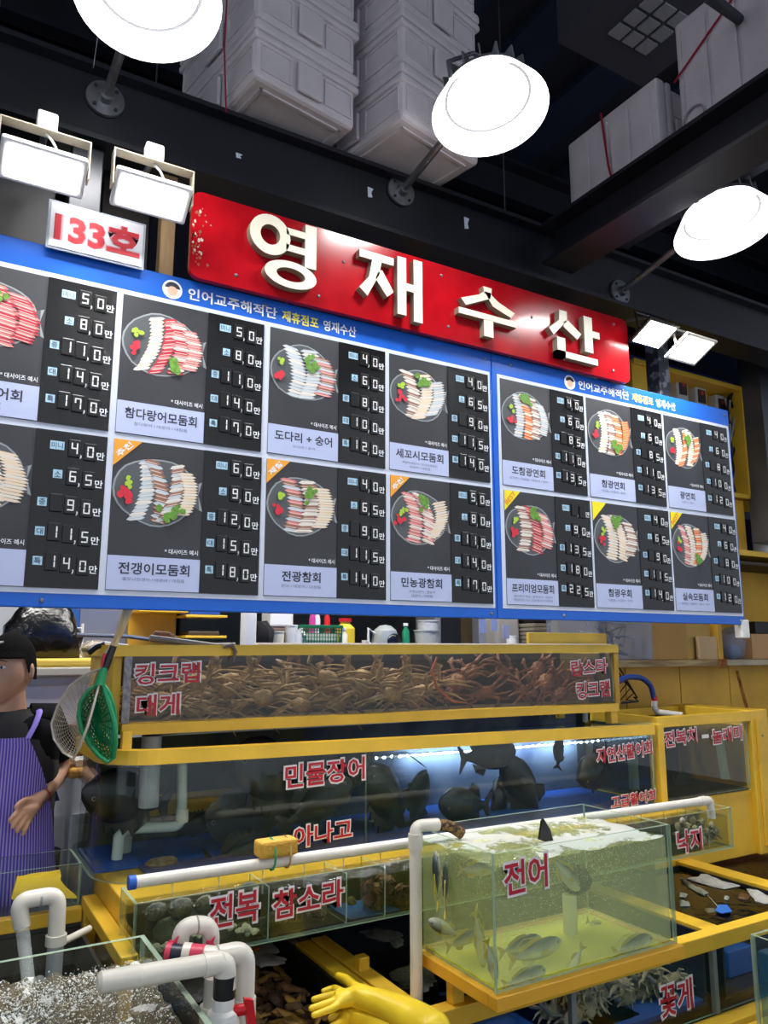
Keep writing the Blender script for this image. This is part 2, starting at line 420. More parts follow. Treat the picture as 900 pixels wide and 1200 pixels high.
# left stacks: overhanging the beam
ca = at(298, 86, Z=3.485); rzA = 10
def stack(corner, rz, W, D, sz, n, group, labels):
    c_, s_ = math.cos(R(rz)), math.sin(R(rz))
    for k in range(n):
        cx = corner.x + c_ * W / 2 - s_ * D / 2; cy = corner.y + s_ * W / 2 + c_ * D / 2
        fbox((cx, cy, 3.492 + k * sz), (0, 0, rz + 90), (D / .60, W / .44, sz / .217), labels[k], group)
stack(ca, rzA, .46, .62, .235, 4, 'foam boxes stacked over the beam, left stack', ['bottom foam box of the stack right of the upper left lamp', 'second foam box up in the stack right of the upper left lamp', 'third foam box up in the stack right of the upper left lamp', 'top foam box of the stack right of the upper left lamp'])
cb = at(462, 130, Z=3.485) + Vector((.035, 0, 0))
stack(cb, 12, .46, .62, .235, 4, 'foam boxes stacked over the beam, middle stack', ['bottom foam box of the stack just left of the middle lamp', 'second foam box up in the stack left of the middle lamp', 'third foam box up in the stack left of the middle lamp', 'top foam box of the stack left of the middle lamp'])
# boards under the foam boxes so that they rest on something
for (x0, x1, lb) in ((.55, 1.22, 'dark plank carrying the left foam box stack'), (1.28, 1.72, 'dark plank carrying the middle foam box stack')):
    tag(MB().box(x0, x1, 2.44, 3.0, 3.472, 3.486).build('bearing_plank', dark_m), lb, 'plank')
stp = MB(); q0 = at(266, -5, Y=2.30); q1 = at(265, 132, Y=2.42)
tag(MB().tube([q0, at(263, 60, Y=2.33), q1], .006, 6, flat=.4).build('binding_strap', strap_m), 'dark red strap hanging over the left foam box stack', 'strap')
# right: boxes on their sides, lid towards the camera's left
fbox((2.655, 2.098, 3.665), (90, 0, -90), (.512 / .60, .41 / .44, 1.3), 'strapped foam box lying on its side on the cross beam', 'foam boxes on the cross beam')
fbox((2.66, 1.47, 3.75), (90, 0, -90), (.55 / .60, .56 / .44, 1.3), 'large foam box on its side at the top right, circles on its lid', 'foam boxes on the cross beam')
tag(MB().box(2.40, 2.75, 1.2, 2.36, 3.448, 3.458).build('bearing_plank', dark_m), 'dark plank under the side-lying foam boxes', 'plank')
x = 2.362
tag(MB().tube([(x - .006, 2.12, 3.87), (x - .010, 2.09, 3.60), (x - .004, 2.07, 3.48), (x + .10, 2.05, 3.462)], .006, 6, flat=.4).build('binding_strap', strap_m), 'dark red strap around the side-lying foam box', 'strap')
tag(MB().tube([(2.364, 1.745, 3.76), (2.364, 1.42, 3.95), (2.364, 1.25, 4.05)], .006, 6, flat=.4).build('binding_strap', strap_m), 'red strap slanting over the top right foam box', 'strap')
for (y, z) in ((1.67, 3.56), (1.30, 3.60)):
    a = MB(); a.tube(arc((2.366, y, z), .045, 0, 360, 20, 'YZ'), .004, 6, caps=False)
    tag(a.build('moulded_ring', mat('foam_ring', (150, 140, 146), .7)), 'grey moulded ring on the lid of the top right foam box', 'ring', 'rings on the lid')

# ------------------------------------------------------------------ lamps
def highbay(name, c, flange_x, label, tilt=10):
    t = thing(name, label, 'lamp', (flange_x, 2.46, c.z))
    M = Matrix.Translation(c) @ Euler((R(-tilt), 0, 0)).to_matrix().to_4x4()
    MB().lathe([(.145, .045), (.198, -.030), (.201, -.028), (.152, .055), (.14, .06)], 40, M=M).build('reflector', lamp_i, t)
    MB().disc(.146, .044, 40, M=M).build('lens', lamp_e, t)
    MB().lathe([(.147, .044), (.150, .036), (.140, .036), (.141, .045)], 40, M=M).build('lens_ring', mat('lens_ring', (190, 192, 196), .4), t)
    m = MB().lathe([(.152, .05), (.145, .075), (.10, .10), (.06, .11), (.055, .16), (.04, .17), (0, .17)], 32, M=M); m.build('housing', mat('lamp_housing', (120, 124, 128), .4, .4), t)
    m = MB()
    for k in range(16):
        a = 2 * math.pi * k / 16; m.box(.07, .15, -.003, .003, .06, .12, 0, M @ Matrix.Rotation(a, 4, 'Z'))
    tag(m.build('heat_sink_fins', mat('lamp_housing', (1, 1, 1)), t), kind='stuff')
    MB().tube([c + Vector((-.16, 0, .04)), c + Vector((-.17, 0, .10)), c + Vector((-.05, .02, .2)), c + Vector((.05, .02, .2)), c + Vector((.17, 0, .10)), c + Vector((.16, 0, .04))], .008, 8).build('bracket', galv, t)
    MB().tube(bendpath([Vector((flange_x, 2.45, c.z + .02)), Vector(((flange_x + c.x) / 2, c.y + .24, c.z + .06)), Vector((c.x, c.y + .10, c.z + .15)), Vector((c.x, c.y, c.z + .165))], .04), .015, 12).build('arm', galv, t)
    F = frame(flange_x, 2.462, c.z + .02, 90)
    MB().lathe([(.0, .035), (.022, .035), (.026, .012), (.062, .010), (.064, .0), (0, 0)], 28, M=F).build('flange', galv, t)
    for k in range(4):
        MB().lathe([(0, .016), (.006, .016), (.006, .008)], 8, M=F @ Matrix.Rotation(R(45 + 90 * k), 4, 'Z') @ Matrix.Translation((.048, 0, 0))).build('bolt', dark_m, t)
    return M
def lamp_light(M, power):
    l = bpy.data.lights.new('lamp_light', 'AREA'); l.shape = 'DISK'; l.size = .28; l.energy = power; l.color = (1, .985, .96)
    o = bpy.data.objects.new('lamp_light', l); COL.objects.link(o); o.matrix_world = M @ Matrix.Translation((0, 0, .030))
LP = 6
for c, fx, lb in [(Vector((.375, 1.93, 3.35)), .36, 'round high-bay lamp at the upper left edge on a pipe arm'),
                  (Vector((1.51, 1.85, 3.39)), 1.53, 'round high-bay lamp in the upper middle with visible lens ring'),
                  (Vector((2.66, 1.78, 3.26)), 2.80, 'round high-bay lamp at the right edge below the foam boxes')]:
    lamp_light(highbay('high_bay_lamp', c, fx, lb), LP)
wire = MB().tube([Vector((.31, 2.42, 3.44)), Vector((.31, 2.2, 3.8))], .0015, 5); tag(wire.build('hanging_wire', galv), 'thin wire above the left lamp flange', 'wire')

# market lamps further out over the aisle behind the viewer (same fitting, hung on rods)
for (x, y, pw_) in ((-1.4, .2, 200), (1.0, -.7, 260), (3.4, -.6, 260), (-.6, -3.0, 420), (1.8, -3.0, 420), (4.2, -3.0, 420)):
    t = thing('aisle_lamp', 'round high-bay lamp over the aisle behind the viewer', 'lamp', (x, y, 3.9), 'aisle lamps out of view')
    M = frame(x, y, 3.9)
    MB().lathe([(.150, .012), (.155, .03), (.23, -.03), (.232, -.028), (.160, .036), (.0, .16)], 32, M=M).build('reflector', lamp_w, t)
    MB().disc(.15, .01, 32, M=M).build('lens', lamp_e, t)
    MB().tube([(x, y, 4.05), (x, y, 5.3)], .012, 8).build('rod', galv, t)
    lamp_light(M, pw_)

# floodlights on the left: finned, tilted
def flood(cx, z, label):
    y = 2.22
    t = thing('floodlight', label, 'floodlight', (cx, 2.42, z + .12))
    M = frame(cx, y, z, -38)          # face looks down and to the viewer
    m = MB(); m.bbox(-.115, .115, -.06, .06, 0, .03, .008, M=M); m.build('housing', lamp_w, t)
    MB().bbox(-.098, .098, -.045, .045, -.004, .001, .002, M=M).build('lens', lamp_e, t)
    for k in range(13):
        MB().ext([(-.1 + k * .0165, -.05, .03), (-.1 + k * .0165, .05, .03), (-.1 + k * .0165, .035, .062), (-.1 + k * .0165, -.04, .062)], (.004, 0, 0), M=M).build('fin', lamp_w, t)
    zt = z + .115
    m = MB(); m.box(cx - .122, cx - .118, y - .02, y + .02, z, zt); m.box(cx + .118, cx + .122, y - .02, y + .02, z, zt); m.box(cx - .122, cx + .122, y - .02, y + .02, zt, zt + .004)
    m.build('bracket', mat('bracket_cream', (176, 166, 146), .5), t)
    MB().bbox(cx - .028, cx + .028, y - .012, y + .03, zt + .004, zt + .065, .006).build('junction_box', white_pl, t)
    MB().tube([(cx, y, zt + .03), (cx, 2.43, zt + .04)], .01, 8).build('stub_arm', galv, t)
    MB().tube(bendpath([(cx, y, zt - .002), (cx + .02, y - .02, z + .08), (cx + .04, y, z + .05)], .02), .004, 6).build('cable', white_pl, t)
    area('flood_light', M @ Vector((0, 0, -.008)), .18, 2, (M.to_3x3().to_euler()), shape='RECTANGLE', sy=.08)
flood(.172, 2.905, 'leftmost of the two finned floodlights above the number plate')
flood(.480, 2.915, 'finned floodlight beside the top left corner of the red sign')
def flood_sq(cx, y, z, col, label, s=.10):
    t = thing('square_floodlight', label, 'floodlight', (cx, y + .1, z + .1))
    M = frame(cx, y, z, -28, 0, 0)
    m = MB(); m.ext([(-s, -s * .75, 0), (s, -s * .75, 0), (s, s * .75, 0), (-s, s * .75, 0)], (0, 0, .012), M=M)
    m.add([(-s * .9, -s * .65, .012), (s * .9, -s * .65, .012), (s * .9, s * .65, .012), (-s * .9, s * .65, .012), (-s * .55, -s * .4, .055), (s * .55, -s * .4, .055), (s * .55, s * .4, .055), (-s * .55, s * .4, .055)],
          [(4, 5, 6, 7), (0, 1, 5, 4), (1, 2, 6, 5), (2, 3, 7, 6), (3, 0, 4, 7)], 0, M); m.build('housing', col, t)
    MB().box(-s * .85, s * .85, -s * .62, s * .62, -.003, .001, M=M).build('lens', lamp_e, t)
    m = MB(); m.tube([(cx - s * 1.02, y, z + .01), (cx - s * .9, y + .03, z + .1), (cx + s * .9, y + .03, z + .1), (cx + s * 1.02, y, z + .01)], .007, 6); m.build('bracket', col, t)
    MB().tube([(cx, y + .03, z + .1), (cx, 2.43, z + .13)], .009, 6).build('stub_arm', galv, t)
    area('flood_light', M @ Vector((0, 0, -.008)), s * 1.5, 2, (M.to_3x3().to_euler()), shape='RECTANGLE', sy=s)
flood_sq(2.80, 2.27, 2.99, black_pl, 'black square floodlight at the right end of the red sign', .10)
flood_sq(3.03, 2.25, 2.955, mat('lamp_cream', (214, 212, 200), .45), 'cream square floodlight beside the black one above the menu board', .105)

# ------------------------------------------------------------------ stall number plate
t = thing('number_plate', 'small white stall number plate with red 133 and one Korean letter', 'sign', (.352, 2.37, 2.757))
MB().bbox(.206, .498, 2.366, 2.372, 2.745, 2.905, .002).build('backing', mat('plate_edge', (170, 178, 190), .3), t)
MB().box(.214, .490, 2.363, 2.366, 2.753, 2.897).build('face', mat('plate_face', (240, 240, 244), .25), t)
m = MB().text('133호', (.226, .482, 2.775, 2.875), 2.3615, 0, .035); m.text('133호', (.226, .482, 2.775, 2.875), 2.3622, 1, .06)
m.build('lettering', [mat('red_ink', (214, 30, 50), .4), mat('pink_ink', (240, 170, 180), .5)], t)

# ------------------------------------------------------------------ red shop sign with raised letters
t = thing('shop_sign', 'red shop sign board with four raised cream Korean letters', 'sign', (1.67, 2.37, 2.755))
x0, x1, z0, z1 = .64, 2.71, 2.757, 3.068; rr = .035
pts = [Vector((p.x, 2.372, p.z)) for c_, a in (((x0 + rr, 0, z0 + rr), 180), ((x1 - rr, 0, z0 + rr), 270), ((x1 - rr, 0, z1 - rr), 0), ((x0 + rr, 0, z1 - rr), 90)) for p in arc(c_, rr, a, a + 90, 5)]
MB().ext(pts, (0, -.022, 0), 0).build('board', red_s, t)
rust = MB(); rng = random.Random(3)
for k in range(42):
    a = Vector((x0 + abs(rng.gauss(0, .022)) + .006, 2.3495, rng.uniform(z0 + .04, z1 - .05))); s_ = rng.uniform(.002, .007)
    rust.poly([a + Vector((s_ * math.cos(q) * rng.uniform(.5, 1), 0, s_ * math.sin(q) * rng.uniform(.6, 1.6))) for q in [j * math.pi / 3 for j in range(6)]], rng.choice((0, 0, 1)))
rust.build('rust_chips', [mat('rust', (150, 84, 60), .8), mat('chip', (196, 176, 160), .7)], t)
for (bx, bz) in ((.80, 2.80), (1.21, 2.96), (1.65, 3.02), (1.68, 2.81), (2.12, 2.95), (2.62, 3.03), (1.11, 2.80), (2.60, 2.80)):
    MB().lathe([(0, .006), (.005, .004), (.007, 0)], 8, M=frame(bx, 2.35, bz, 90)).build('screw', galv, t)
class Glyph:
    """raised strokes; box 0..1, x right, y up"""
    def __init__(s): s.m = MB()
    def P(s, x, y): return Vector((s.x0 + x * s.w, 2.35, s.z0 + y * s.h))
    def bar(s, pts):
        s.m.ext([s.P(*p) for p in pts], (0, -.030, 0), 0, mside=1); return s
    def ring(s, cx, cy, rx, ry, tx, ty, n=28):
        o = [s.P(cx + rx * math.cos(2 * math.pi * k / n), cy + ry * math.sin(2 * math.pi * k / n)) for k in range(n)]
        i = [s.P(cx + (rx - tx) * math.cos(2 * math.pi * k / n), cy + (ry - ty) * math.sin(2 * math.pi * k / n)) for k in range(n)]
        d = Vector((0, -.030, 0)); vs = o + i + [q + d for q in o] + [q + d for q in i]
        for k in range(n):
            j = (k + 1) % n
            s.m.add(vs, [(2 * n + k, 3 * n + k, 3 * n + j, 2 * n + j)], 0)
            s.m.add(vs, [(k, j, 2 * n + j, 2 * n + k), (n + k, 3 * n + k, 3 * n + j, n + j)], 1)
        return s
def letter(x0, x1, z0, z1, fn):
    g = Glyph(); g.x0, g.z0, g.w, g.h = x0, z0, x1 - x0, z1 - z0; fn(g); g.m.build('letter', [cream, cream_s], t)
def rect(a, b, c, d): return [(a, c), (b, c), (b, d), (a, d)]
letter(.833, 1.093, 2.795, 3.045, lambda g: g.ring(.29, .69, .29, .30, .15, .15).bar(rect(.52, .80, .77, .87)).bar(rect(.52, .80, .52, .62)).bar(rect(.80, .97, .34, 1.0)).ring(.60, .17, .38, .20, .17, .10))
letter(1.262, 1.545, 2.780, 3.035, lambda g: g.bar(rect(0, .52, .80, .92)).bar([(.19, .80), (.33, .80), (.30, .60), (.12, .22), (0, .32), (.14, .52)]).bar([(.27, .62), (.34, .68), (.52, .38), (.42, .28), (.24, .52)]).bar(rect(.58, .72, .06, .98)).bar(rect(.72, .84, .46, .58)).bar(rect(.84, .98, .0, 1.0)))
letter(1.712, 2.010, 2.795, 3.010, lambda g: g.bar([(.42, 1.0), (.57, 1.0), (.56, .86), (.44, .86)]).bar([(.44, .90), (.56, .90), (.54, .78), (.12, .52), (.04, .64), (.34, .80)]).bar([(.46, .86), (.56, .86), (.68, .76), (.97, .62), (.90, .50), (.58, .64)]).bar(rect(0, 1, .33, .45)).bar(rect(.42, .58, 0, .34)))
letter(2.190, 2.505, 2.790, 3.010, lambda g: g.bar([(.20, .98), (.34, .98), (.34, .78), (.08, .42), (0, .54), (.19, .76)]).bar([(.28, .76), (.36, .80), (.60, .58), (.52, .44), (.27, .64)]).bar(rect(.66, .82, .24, 1.0)).bar(rect(.82, .96, .58, .72)).bar(rect(.14, .29, .0, .40)).bar(rect(.14, .90, .0, .13)))

# ------------------------------------------------------------------ menu boards
SEG = {'0': 'abcdef', '1': 'bc', '2': 'abged', '4': 'fgbc', '5': 'afgcd', '6': 'afgcde', '7': 'fabc', '8': 'abcdefg', '9': 'abcfgd', '3': 'abgcd', ' ': ''}
def tile_mesh(d):
    """black plastic price tile with a seven-bar digit, unit size w=1, h=1.45 scaled by the caller"""
    m = MB(); w, h = .036, .054
    m.bbox(-w / 2, w / 2, -.005, 0, -h / 2, h / 2, .0025)
    a = .0095; b = .0165; k = .0040; y = -.0054
    R_ = {'a': (-a, a, b - k, b), 'g': (-a, a, -k / 2, k / 2), 'd': (-a, a, -b, -b + k), 'f': (-a, -a + k, .001, b), 'b': (a - k, a, .001, b), 'e': (-a, -a + k, -b, -.001), 'c': (a - k, a, -b, -.001)}
    for s_ in SEG[d]:
        x0, x1, z0, z1 = R_[s_]; m.add([(x0, y, z0), (x1, y, z0), (x1, y, z1), (x0, y, z1)], [(0, 1, 2, 3)], 1)
    return m.mesh('digit_tile', [tile_b, digit_w])
TM = {d: tile_mesh(d) for d in '0124567893 '}
def slice_row(m, rng, cx, cz, L, w, n, ang, mis, y):
    """a fan of overlapping fish slices"""
    c_, s_ = math.cos(ang), math.sin(ang)
    for k in range(n):
        f = (k / (n - 1) - .5); px = cx + f * L * s_ * .5 + w * .35 * (math.cos(f * 3) - .6); pz = cz + f * L
        hw = w / 2 * rng.uniform(.88, 1.08); th = L / n * .62
        q = [(-hw, -th * .4), (-hw * .6, -th), (hw * .6, -th * .9), (hw, -th * .2), (hw * .7, th * .6), (-hw * .6, th * .7)]
        m.poly([Vector((px + a * c_ - b * s_, y - k * .00006, pz + a * s_ * .6 + b * c_)) for a, b in q], mis[k % len(mis)])
        q = [(-hw * .8, -th * .62), (hw * .7, -th * .55), (hw * .5, -th * .30), (-hw * .6, -th * .34)]
        m.poly([Vector((px + a * c_ - b * s_, y - k * .00006 - .00004, pz + a * s_ * .6 + b * c_)) for a, b in q], mis[(k + 1) % len(mis)] if mis[k % len(mis)] == 2 else 2)
FM = [mat('dish_film', (150, 156, 160), .3), mat('dish_inner', (84, 88, 92), .35), mat('slice_white', (232, 224, 214), .5), mat('slice_pink', (222, 130, 128), .5), mat('slice_red', (190, 42, 62), .5),
      mat('slice_orange', (238, 122, 50), .5), mat('slice_grey', (196, 206, 214), .5), mat('leaf_green', (112, 168, 60), .5, var=.5, vscale=90), mat('radish_red', (214, 40, 62), .5), mat('wasabi', (170, 206, 60), .5), mat('slice_brown', (158, 110, 92), .5), mat('slice_cream', (236, 214, 186), .5)]
def dish(cx, cz, W, H, bands, seed, y):
    rng = random.Random(seed); m = MB()
    def fishshape(k):
        pts = []
        for j in range(26):
            a = 2 * math.pi * j / 26; rx = W * .47 * k; rz = H * .50 * k
            x = math.cos(a) * rx; z = math.sin(a) * rz * (1 + .05 * math.sin(3 * a + seed))
            if math.cos(a) < -.6: x *= 1.06
            pts.append((cx - .02 * W + x, z + cz))
        return pts
    tail = lambda k: [(cx + W * .36, cz + H * .10 * k), (cx + W * .50 * k, cz + H * .20 * k), (cx + W * .47, cz), (cx + W * .52 * k, cz - H * .24 * k), (cx + W * .36, cz - H * .14 * k)]
    m.poly([(a, y, b) for a, b in fishshape(1.0)], 0); m.poly([(a, y, b) for a, b in tail(1.02)], 0)
    m.poly([(a, y - .0003, b) for a, b in fishshape(.955)], 1); m.poly([(a, y - .0003, b) for a, b in tail(.94)], 1)
    n = len(bands)
    for i, mis in enumerate(bands):
        u = (i + .5) / n; x = cx - W * .24 + u * W * .66
        L = H * .86 * math.sqrt(max(.15, 1 - ((x - cx + .02 * W) / (W * .50)) ** 2))
        slice_row(m, rng, x, cz, L, W * .70 / n * 1.2, 15, rng.uniform(-.5, .5), mis, y - .0006 - i * .0007)
    def blob(bx, bz, r_, mi, k):
        for q in range(k):
            ax, az = bx + rng.gauss(0, r_ * .5), bz + rng.gauss(0, r_ * .5); s_ = r_ * rng.uniform(.35, .6)
            m.poly([(ax + s_ * math.cos(w_) * rng.uniform(.7, 1.1), y - .007 - q * .00003, az + s_ * math.sin(w_) * rng.uniform(.7, 1.1)) for w_ in [j * math.pi / 4 for j in range(8)]], mi)
    blob(cx - W * .36, cz - H * .10, H * .10, 8, 7); blob(cx - W * .34, cz + H * .12, H * .08, 9, 5)
    gx, gz = [(.06, .30), (-.02, .34), (.14, -.30), (.10, .22)][seed % 4]
    blob(cx + W * gx, cz + H * gz, H * .12, 7, 12)
    return m
W_, P_, R4, O_, G_, B_, C_ = (2, 11, 2), (3, 2, 3), (4, 3, 4), (5, 5, 11), (6, 2, 6), (10, 6, 10), (11, 2, 11)
YB = 2.40
def menu_board(name, x0, x1, label, cells, logo):
    t = thing(name, label, 'menu board', ((x0 + x1) / 2, YB, 1.665))
    MB().bbox(x0, x1, YB - .012, YB + .012, 1.665, 2.762, .003).build('backing_panel', blue, t)
    fx0, fx1 = cells[0][0] - .014, cells[-1][1] + .012
    MB().box(fx0, fx1, YB - .0135, YB - .012, 1.706, 2.676).build('white_sheet', white_p, t)
    lx0, lx1, lz, ls = logo
    m = MB(); w_ = lx1 - lx0
    m.text('인어교주해적단', (lx0, lx0 + w_ * .50, lz, lz + ls), YB - .0135, 0, .02)
    m.text('제휴점포', (lx0 + w_ * .53, lx0 + w_ * .755, lz, lz + ls), YB - .0135, 1, .025)
    m.text('영재수산', (lx0 + w_ * .785, lx1, lz, lz + ls), YB - .0135, 0, .02)
    m.build('header_lettering', [txt_w, txt_y], t)
    bx, bz = lx0 - .052, lz + ls / 2; m = MB()      # round emblem, kept generic
    ci = lambda r_, y, mi, ax=bx, az=bz, a0=0, a1=360: m.poly([Vector((ax + r_ * math.cos(R(a)), y, az + r_ * math.sin(R(a)))) for a in [a0 + (a1 - a0) * k / 20 for k in range(20 if a1 - a0 == 360 else 21)]], mi)
    ci(.033, YB - .0135, 0); ci(.026, YB - .0138, 1, a0=10, a1=170); ci(.017, YB - .0141, 2, az=bz - .006)
    m.build('emblem', [txt_w, ink, mat('emblem_skin', (226, 186, 160), .5)], t)
    for (sx, sz) in ((x0 + .1, 2.73), (x0 + .35, 1.685), (x1 - .03, 2.73), (x1 - .03, 1.685), ((x0 + x1) / 2, 2.735)):
        MB().lathe([(0, .005), (.005, .004), (.007, 0)], 8, M=frame(sx, YB - .012, sz, 90)).build('screw', galv, t)
    for (cx0, cx1, sp, cz0, cz1, nm, sub, prices, bands, corner, seed) in cells:
        y = YB - .0135
        m = MB().box(cx0, sp, y - .0015, y, cz0, cz1, 0)
        m.text('* 대사이즈 예시', (cx0 + (sp - cx0) * .60, sp - .008, cz0 + .118, cz0 + .134), y - .0018, 1, .01)
        m.build('photo_print', [slate, txt_w], t)
        W = (sp - cx0) * .95; dish((cx0 + sp) / 2, cz0 + .118 + (cz1 - cz0 - .118) * .56, W, W * .80, bands, seed, y - .002).build('dish_picture', FM, t)
        lp = MB().box(cx0 + .001, sp - .001, y - .004, y - .0015, cz0 + .002, cz0 + .105, 0)
        if nm:
            nw = min(sp - cx0 - .05, .036 * len(nm)); mx = (cx0 + sp) / 2
            lp.text(nm, (mx - nw / 2, mx + nw / 2, cz0 + .050, cz0 + .086), y - .0045, 1, .018)
            for k, sb in enumerate(sub):
                sw = min(sp - cx0 - .07, .0105 * len(sb)); zz = cz0 + .030 - k * .015
                lp.text(sb, (mx - sw / 2, mx + sw / 2, zz, zz + .0105), y - .0045, 2, 0)
        lp.build('name_plate', [plate_lav, ink, ink_l], t)
        if corner:
            word, oc = corner; s_ = .085
            c = MB().poly([(cx0, y - .003, cz1), (cx0, y - .003, cz1 - s_), (cx0 + s_, y - .003, cz1)], 0)
            if word:
                Mx = Matrix.Translation((cx0 + .031, y - .0035, cz1 - .031)) @ Matrix.Rotation(R(-45), 4, 'Y')
                ww = .0145 * max(2, len(word) * .6)
                c.text(word, (-ww, ww, -.010, .011), 0, 1, .025, M=Mx)
            c.build('corner_flag', [mat('flag_%s' % oc, (242, 164, 48) if oc == 'orange' else (246, 226, 30), .5), txt_w if oc == 'orange' else mat('ink_orange', (236, 140, 30), .5)], t)
        st = MB().box(sp, cx1, y - .004, y, cz0, cz1, 0); sw = cx1 - sp
        ts = min(1.0, sw / .205)
        for r_ in range(5):
            zc = cz1 - (cz1 - cz0) * (.105 + .185 * r_)
            a, b = prices[r_]
            st.text('만', (cx1 - .030 * ts, cx1 - .006, zc - .026, zc - .002), y - .0048, 1, .015)
            st.text(',', (cx1 - .079 * ts, cx1 - .073 * ts, zc - .030, zc - .016), y - .0048, 1, .02)
            lx = cx1 - (.157 if len(a) > 1 else .120) * ts
            tw = (.040 if r_ == 0 else .026) * ts
            st.box(lx - tw - .004, lx - .004, y - .0046, y - .004, zc - .008, zc + .017, 2)
            st.text('미니소중대특'[0:2] if r_ == 0 else '소중대특'[r_ - 1], (lx - tw, lx - .008, zc - .005, zc + .013), y - .005, 3, .01)
        so = st.build('price_strip', [black_g, txt_w, tag_b, ink], t)
        for r_ in range(5):
            zc = cz1 - (cz1 - cz0) * (.105 + .185 * r_)
            a, b = prices[r_]
            xs = [cx1 - .049 * ts, cx1 - .095 * ts, cx1 - .136 * ts]
            for d, xx, dz in zip([b] + list(a[::-1]), xs, (-.006, 0, .004)):
                o = bpy.data.objects.new('digit_tile', TM[d]); COL.objects.link(o); o.parent = so
                o.location = Vector((xx, y - .004, zc + dz)) - WL[so.name]; o.scale = (ts, 1, 1)
    return t
T0, T1, B0, B1 = 2.205, 2.660, 1.721, 2.185
def pr(s): return [tuple(x.split('.')) for x in s.split()]
pz = lambda s: [(a.replace('_', ' '), b.replace('_', ' ')) for a, b in pr(s)]
or_, ye = 'orange', 'yellow'
cellsL = [
 (-.045, .425, .225, T0, T1, '참다랑어회', ['뱃살 / 등살', '참다랑어배꼽살'], pz('5.0 8.0 11.0 14.0 17.0'), [P_, (3, 4, 3), (4, 4, 3)], None, 1),
 (.445, .920, .722, T0, T1, '참다랑어모둠회', ['참다랑어 / 대광어 / 대참돔'], pz('5.0 8.0 11.0 14.0 17.0'), [W_, R4, (4, 2, 3), P_], None, 2),
 (.944, 1.409, 1.213, T0, T1, '도다리 + 숭어', ['도다리 / 숭어'], pz('4.0 6.0 _8.0 10.0 12.0'), [G_, G_, (3, 6, 10)], None, 3),
 (1.428, 1.900, 1.697, T0, T1, '세꼬시모둠회', ['뼈광어세꼬시 / 도다리세꼬시', '대광어 / 대참돔'], pz('4.0 6.5 _9.0 11.5 14.0'), [(2, 10, 2), C_, G_], None, 4),
 (-.045, .425, .225, B0, B1, '', [], pz('4.0 6.5 _9.0 11.5 14.0'), [P_, W_, C_], None, 5),
 (.445, .925, .728, B0, B1, '전갱이모둠회', ['줄무늬전갱이 / 대광어 / 대참돔'], pz('6.0 9.0 12.0 15.0 18.0'), [G_, B_, (6, 10, 2), C_], ('추천', or_), 6),
 (.944, 1.412, 1.213, B0, B1, '전광참회', ['전어 / 대광어 / 대참돔'], pz('4.0 6.5 _9.0 11.5 14.0'), [(6, 10, 3), (2, 10, 2), C_], ('제철', or_), 7),
 (1.432, 1.900, 1.702, B0, B1, '민농광참회', ['자연산민어 / 점농어', '대광어 / 대참돔'], pz('5.0 8.0 11.0 14.0 17.0'), [P_, (2, 3, 2), C_], ('추천', or_), 8)]
cellsL = [c for c in cellsL]
menu_board('menu_board', -.075, 1.922, 'long blue-framed menu board with eight dish panels on the left', cellsL[:4] + cellsL[4:], (.650, 1.285, 2.692, .042))
cellsR = [
 (1.965, 2.437, 2.240, T0, T1, '도참광연회', ['도다리 / 대참돔 / 대광어 / 연어'], pz('4.0 6.0 _8.5 11.0 13.5'), [G_, O_, (2, 10, 2), G_], None, 9),
 (2.455, 2.948, 2.739, T0, T1, '참광연회', ['대참돔 / 대광어 / 연어'], pz('4.0 6.0 _8.5 11.0 13.5'), [W_, (2, 10, 2), O_, (5, 5, 5)], None, 10),
 (2.965, 3.440, 3.232, T0, T1, '광연회', ['대광어 / 연어'], pz('4.0 6.0 _8.0 10.0 12.0'), [W_, O_, W_, O_], None, 11),
 (1.970, 2.446, 2.243, B0, B1, '프리미엄모둠회', ['참다랑어 뱃살 / 줄전갱이 / 대광어', '제철자연산 또는 고급어종까지 다양하게'], pz('_._ 9.0 13.5 18.0 22.5'), [(2, 10, 2), R4, P_], ('BEST', ye), 12),
 (2.462, 2.952, 2.745, B0, B1, '참광우회', ['대참돔 / 대광어 / 우럭'], pz('4.0 6.5 _9.0 11.5 14.0'), [W_, C_, (2, 10, 2)], ('', ye), 13),
 (2.968, 3.448, 3.240, B0, B1, '실속모둠회', ['대참돔 / 대광어 / 숭어 / 연어'], pz('4.0 6.0 _8.0 10.0 12.0'), [P_, W_, O_, W_], ('BEST', ye), 14)]
menu_board('menu_board', 1.925, 3.470, 'blue-framed menu board with six dish panels on the right', cellsR, (2.415, 3.060, 2.692, .042))
# bracket under the right end of the board
tag(MB().bbox(3.44, 3.50, 2.385, 2.43, 1.60, 1.69, .006).build('corner_clip', white_pl), 'white plastic clip at the bottom right corner of the menu board', 'clip')

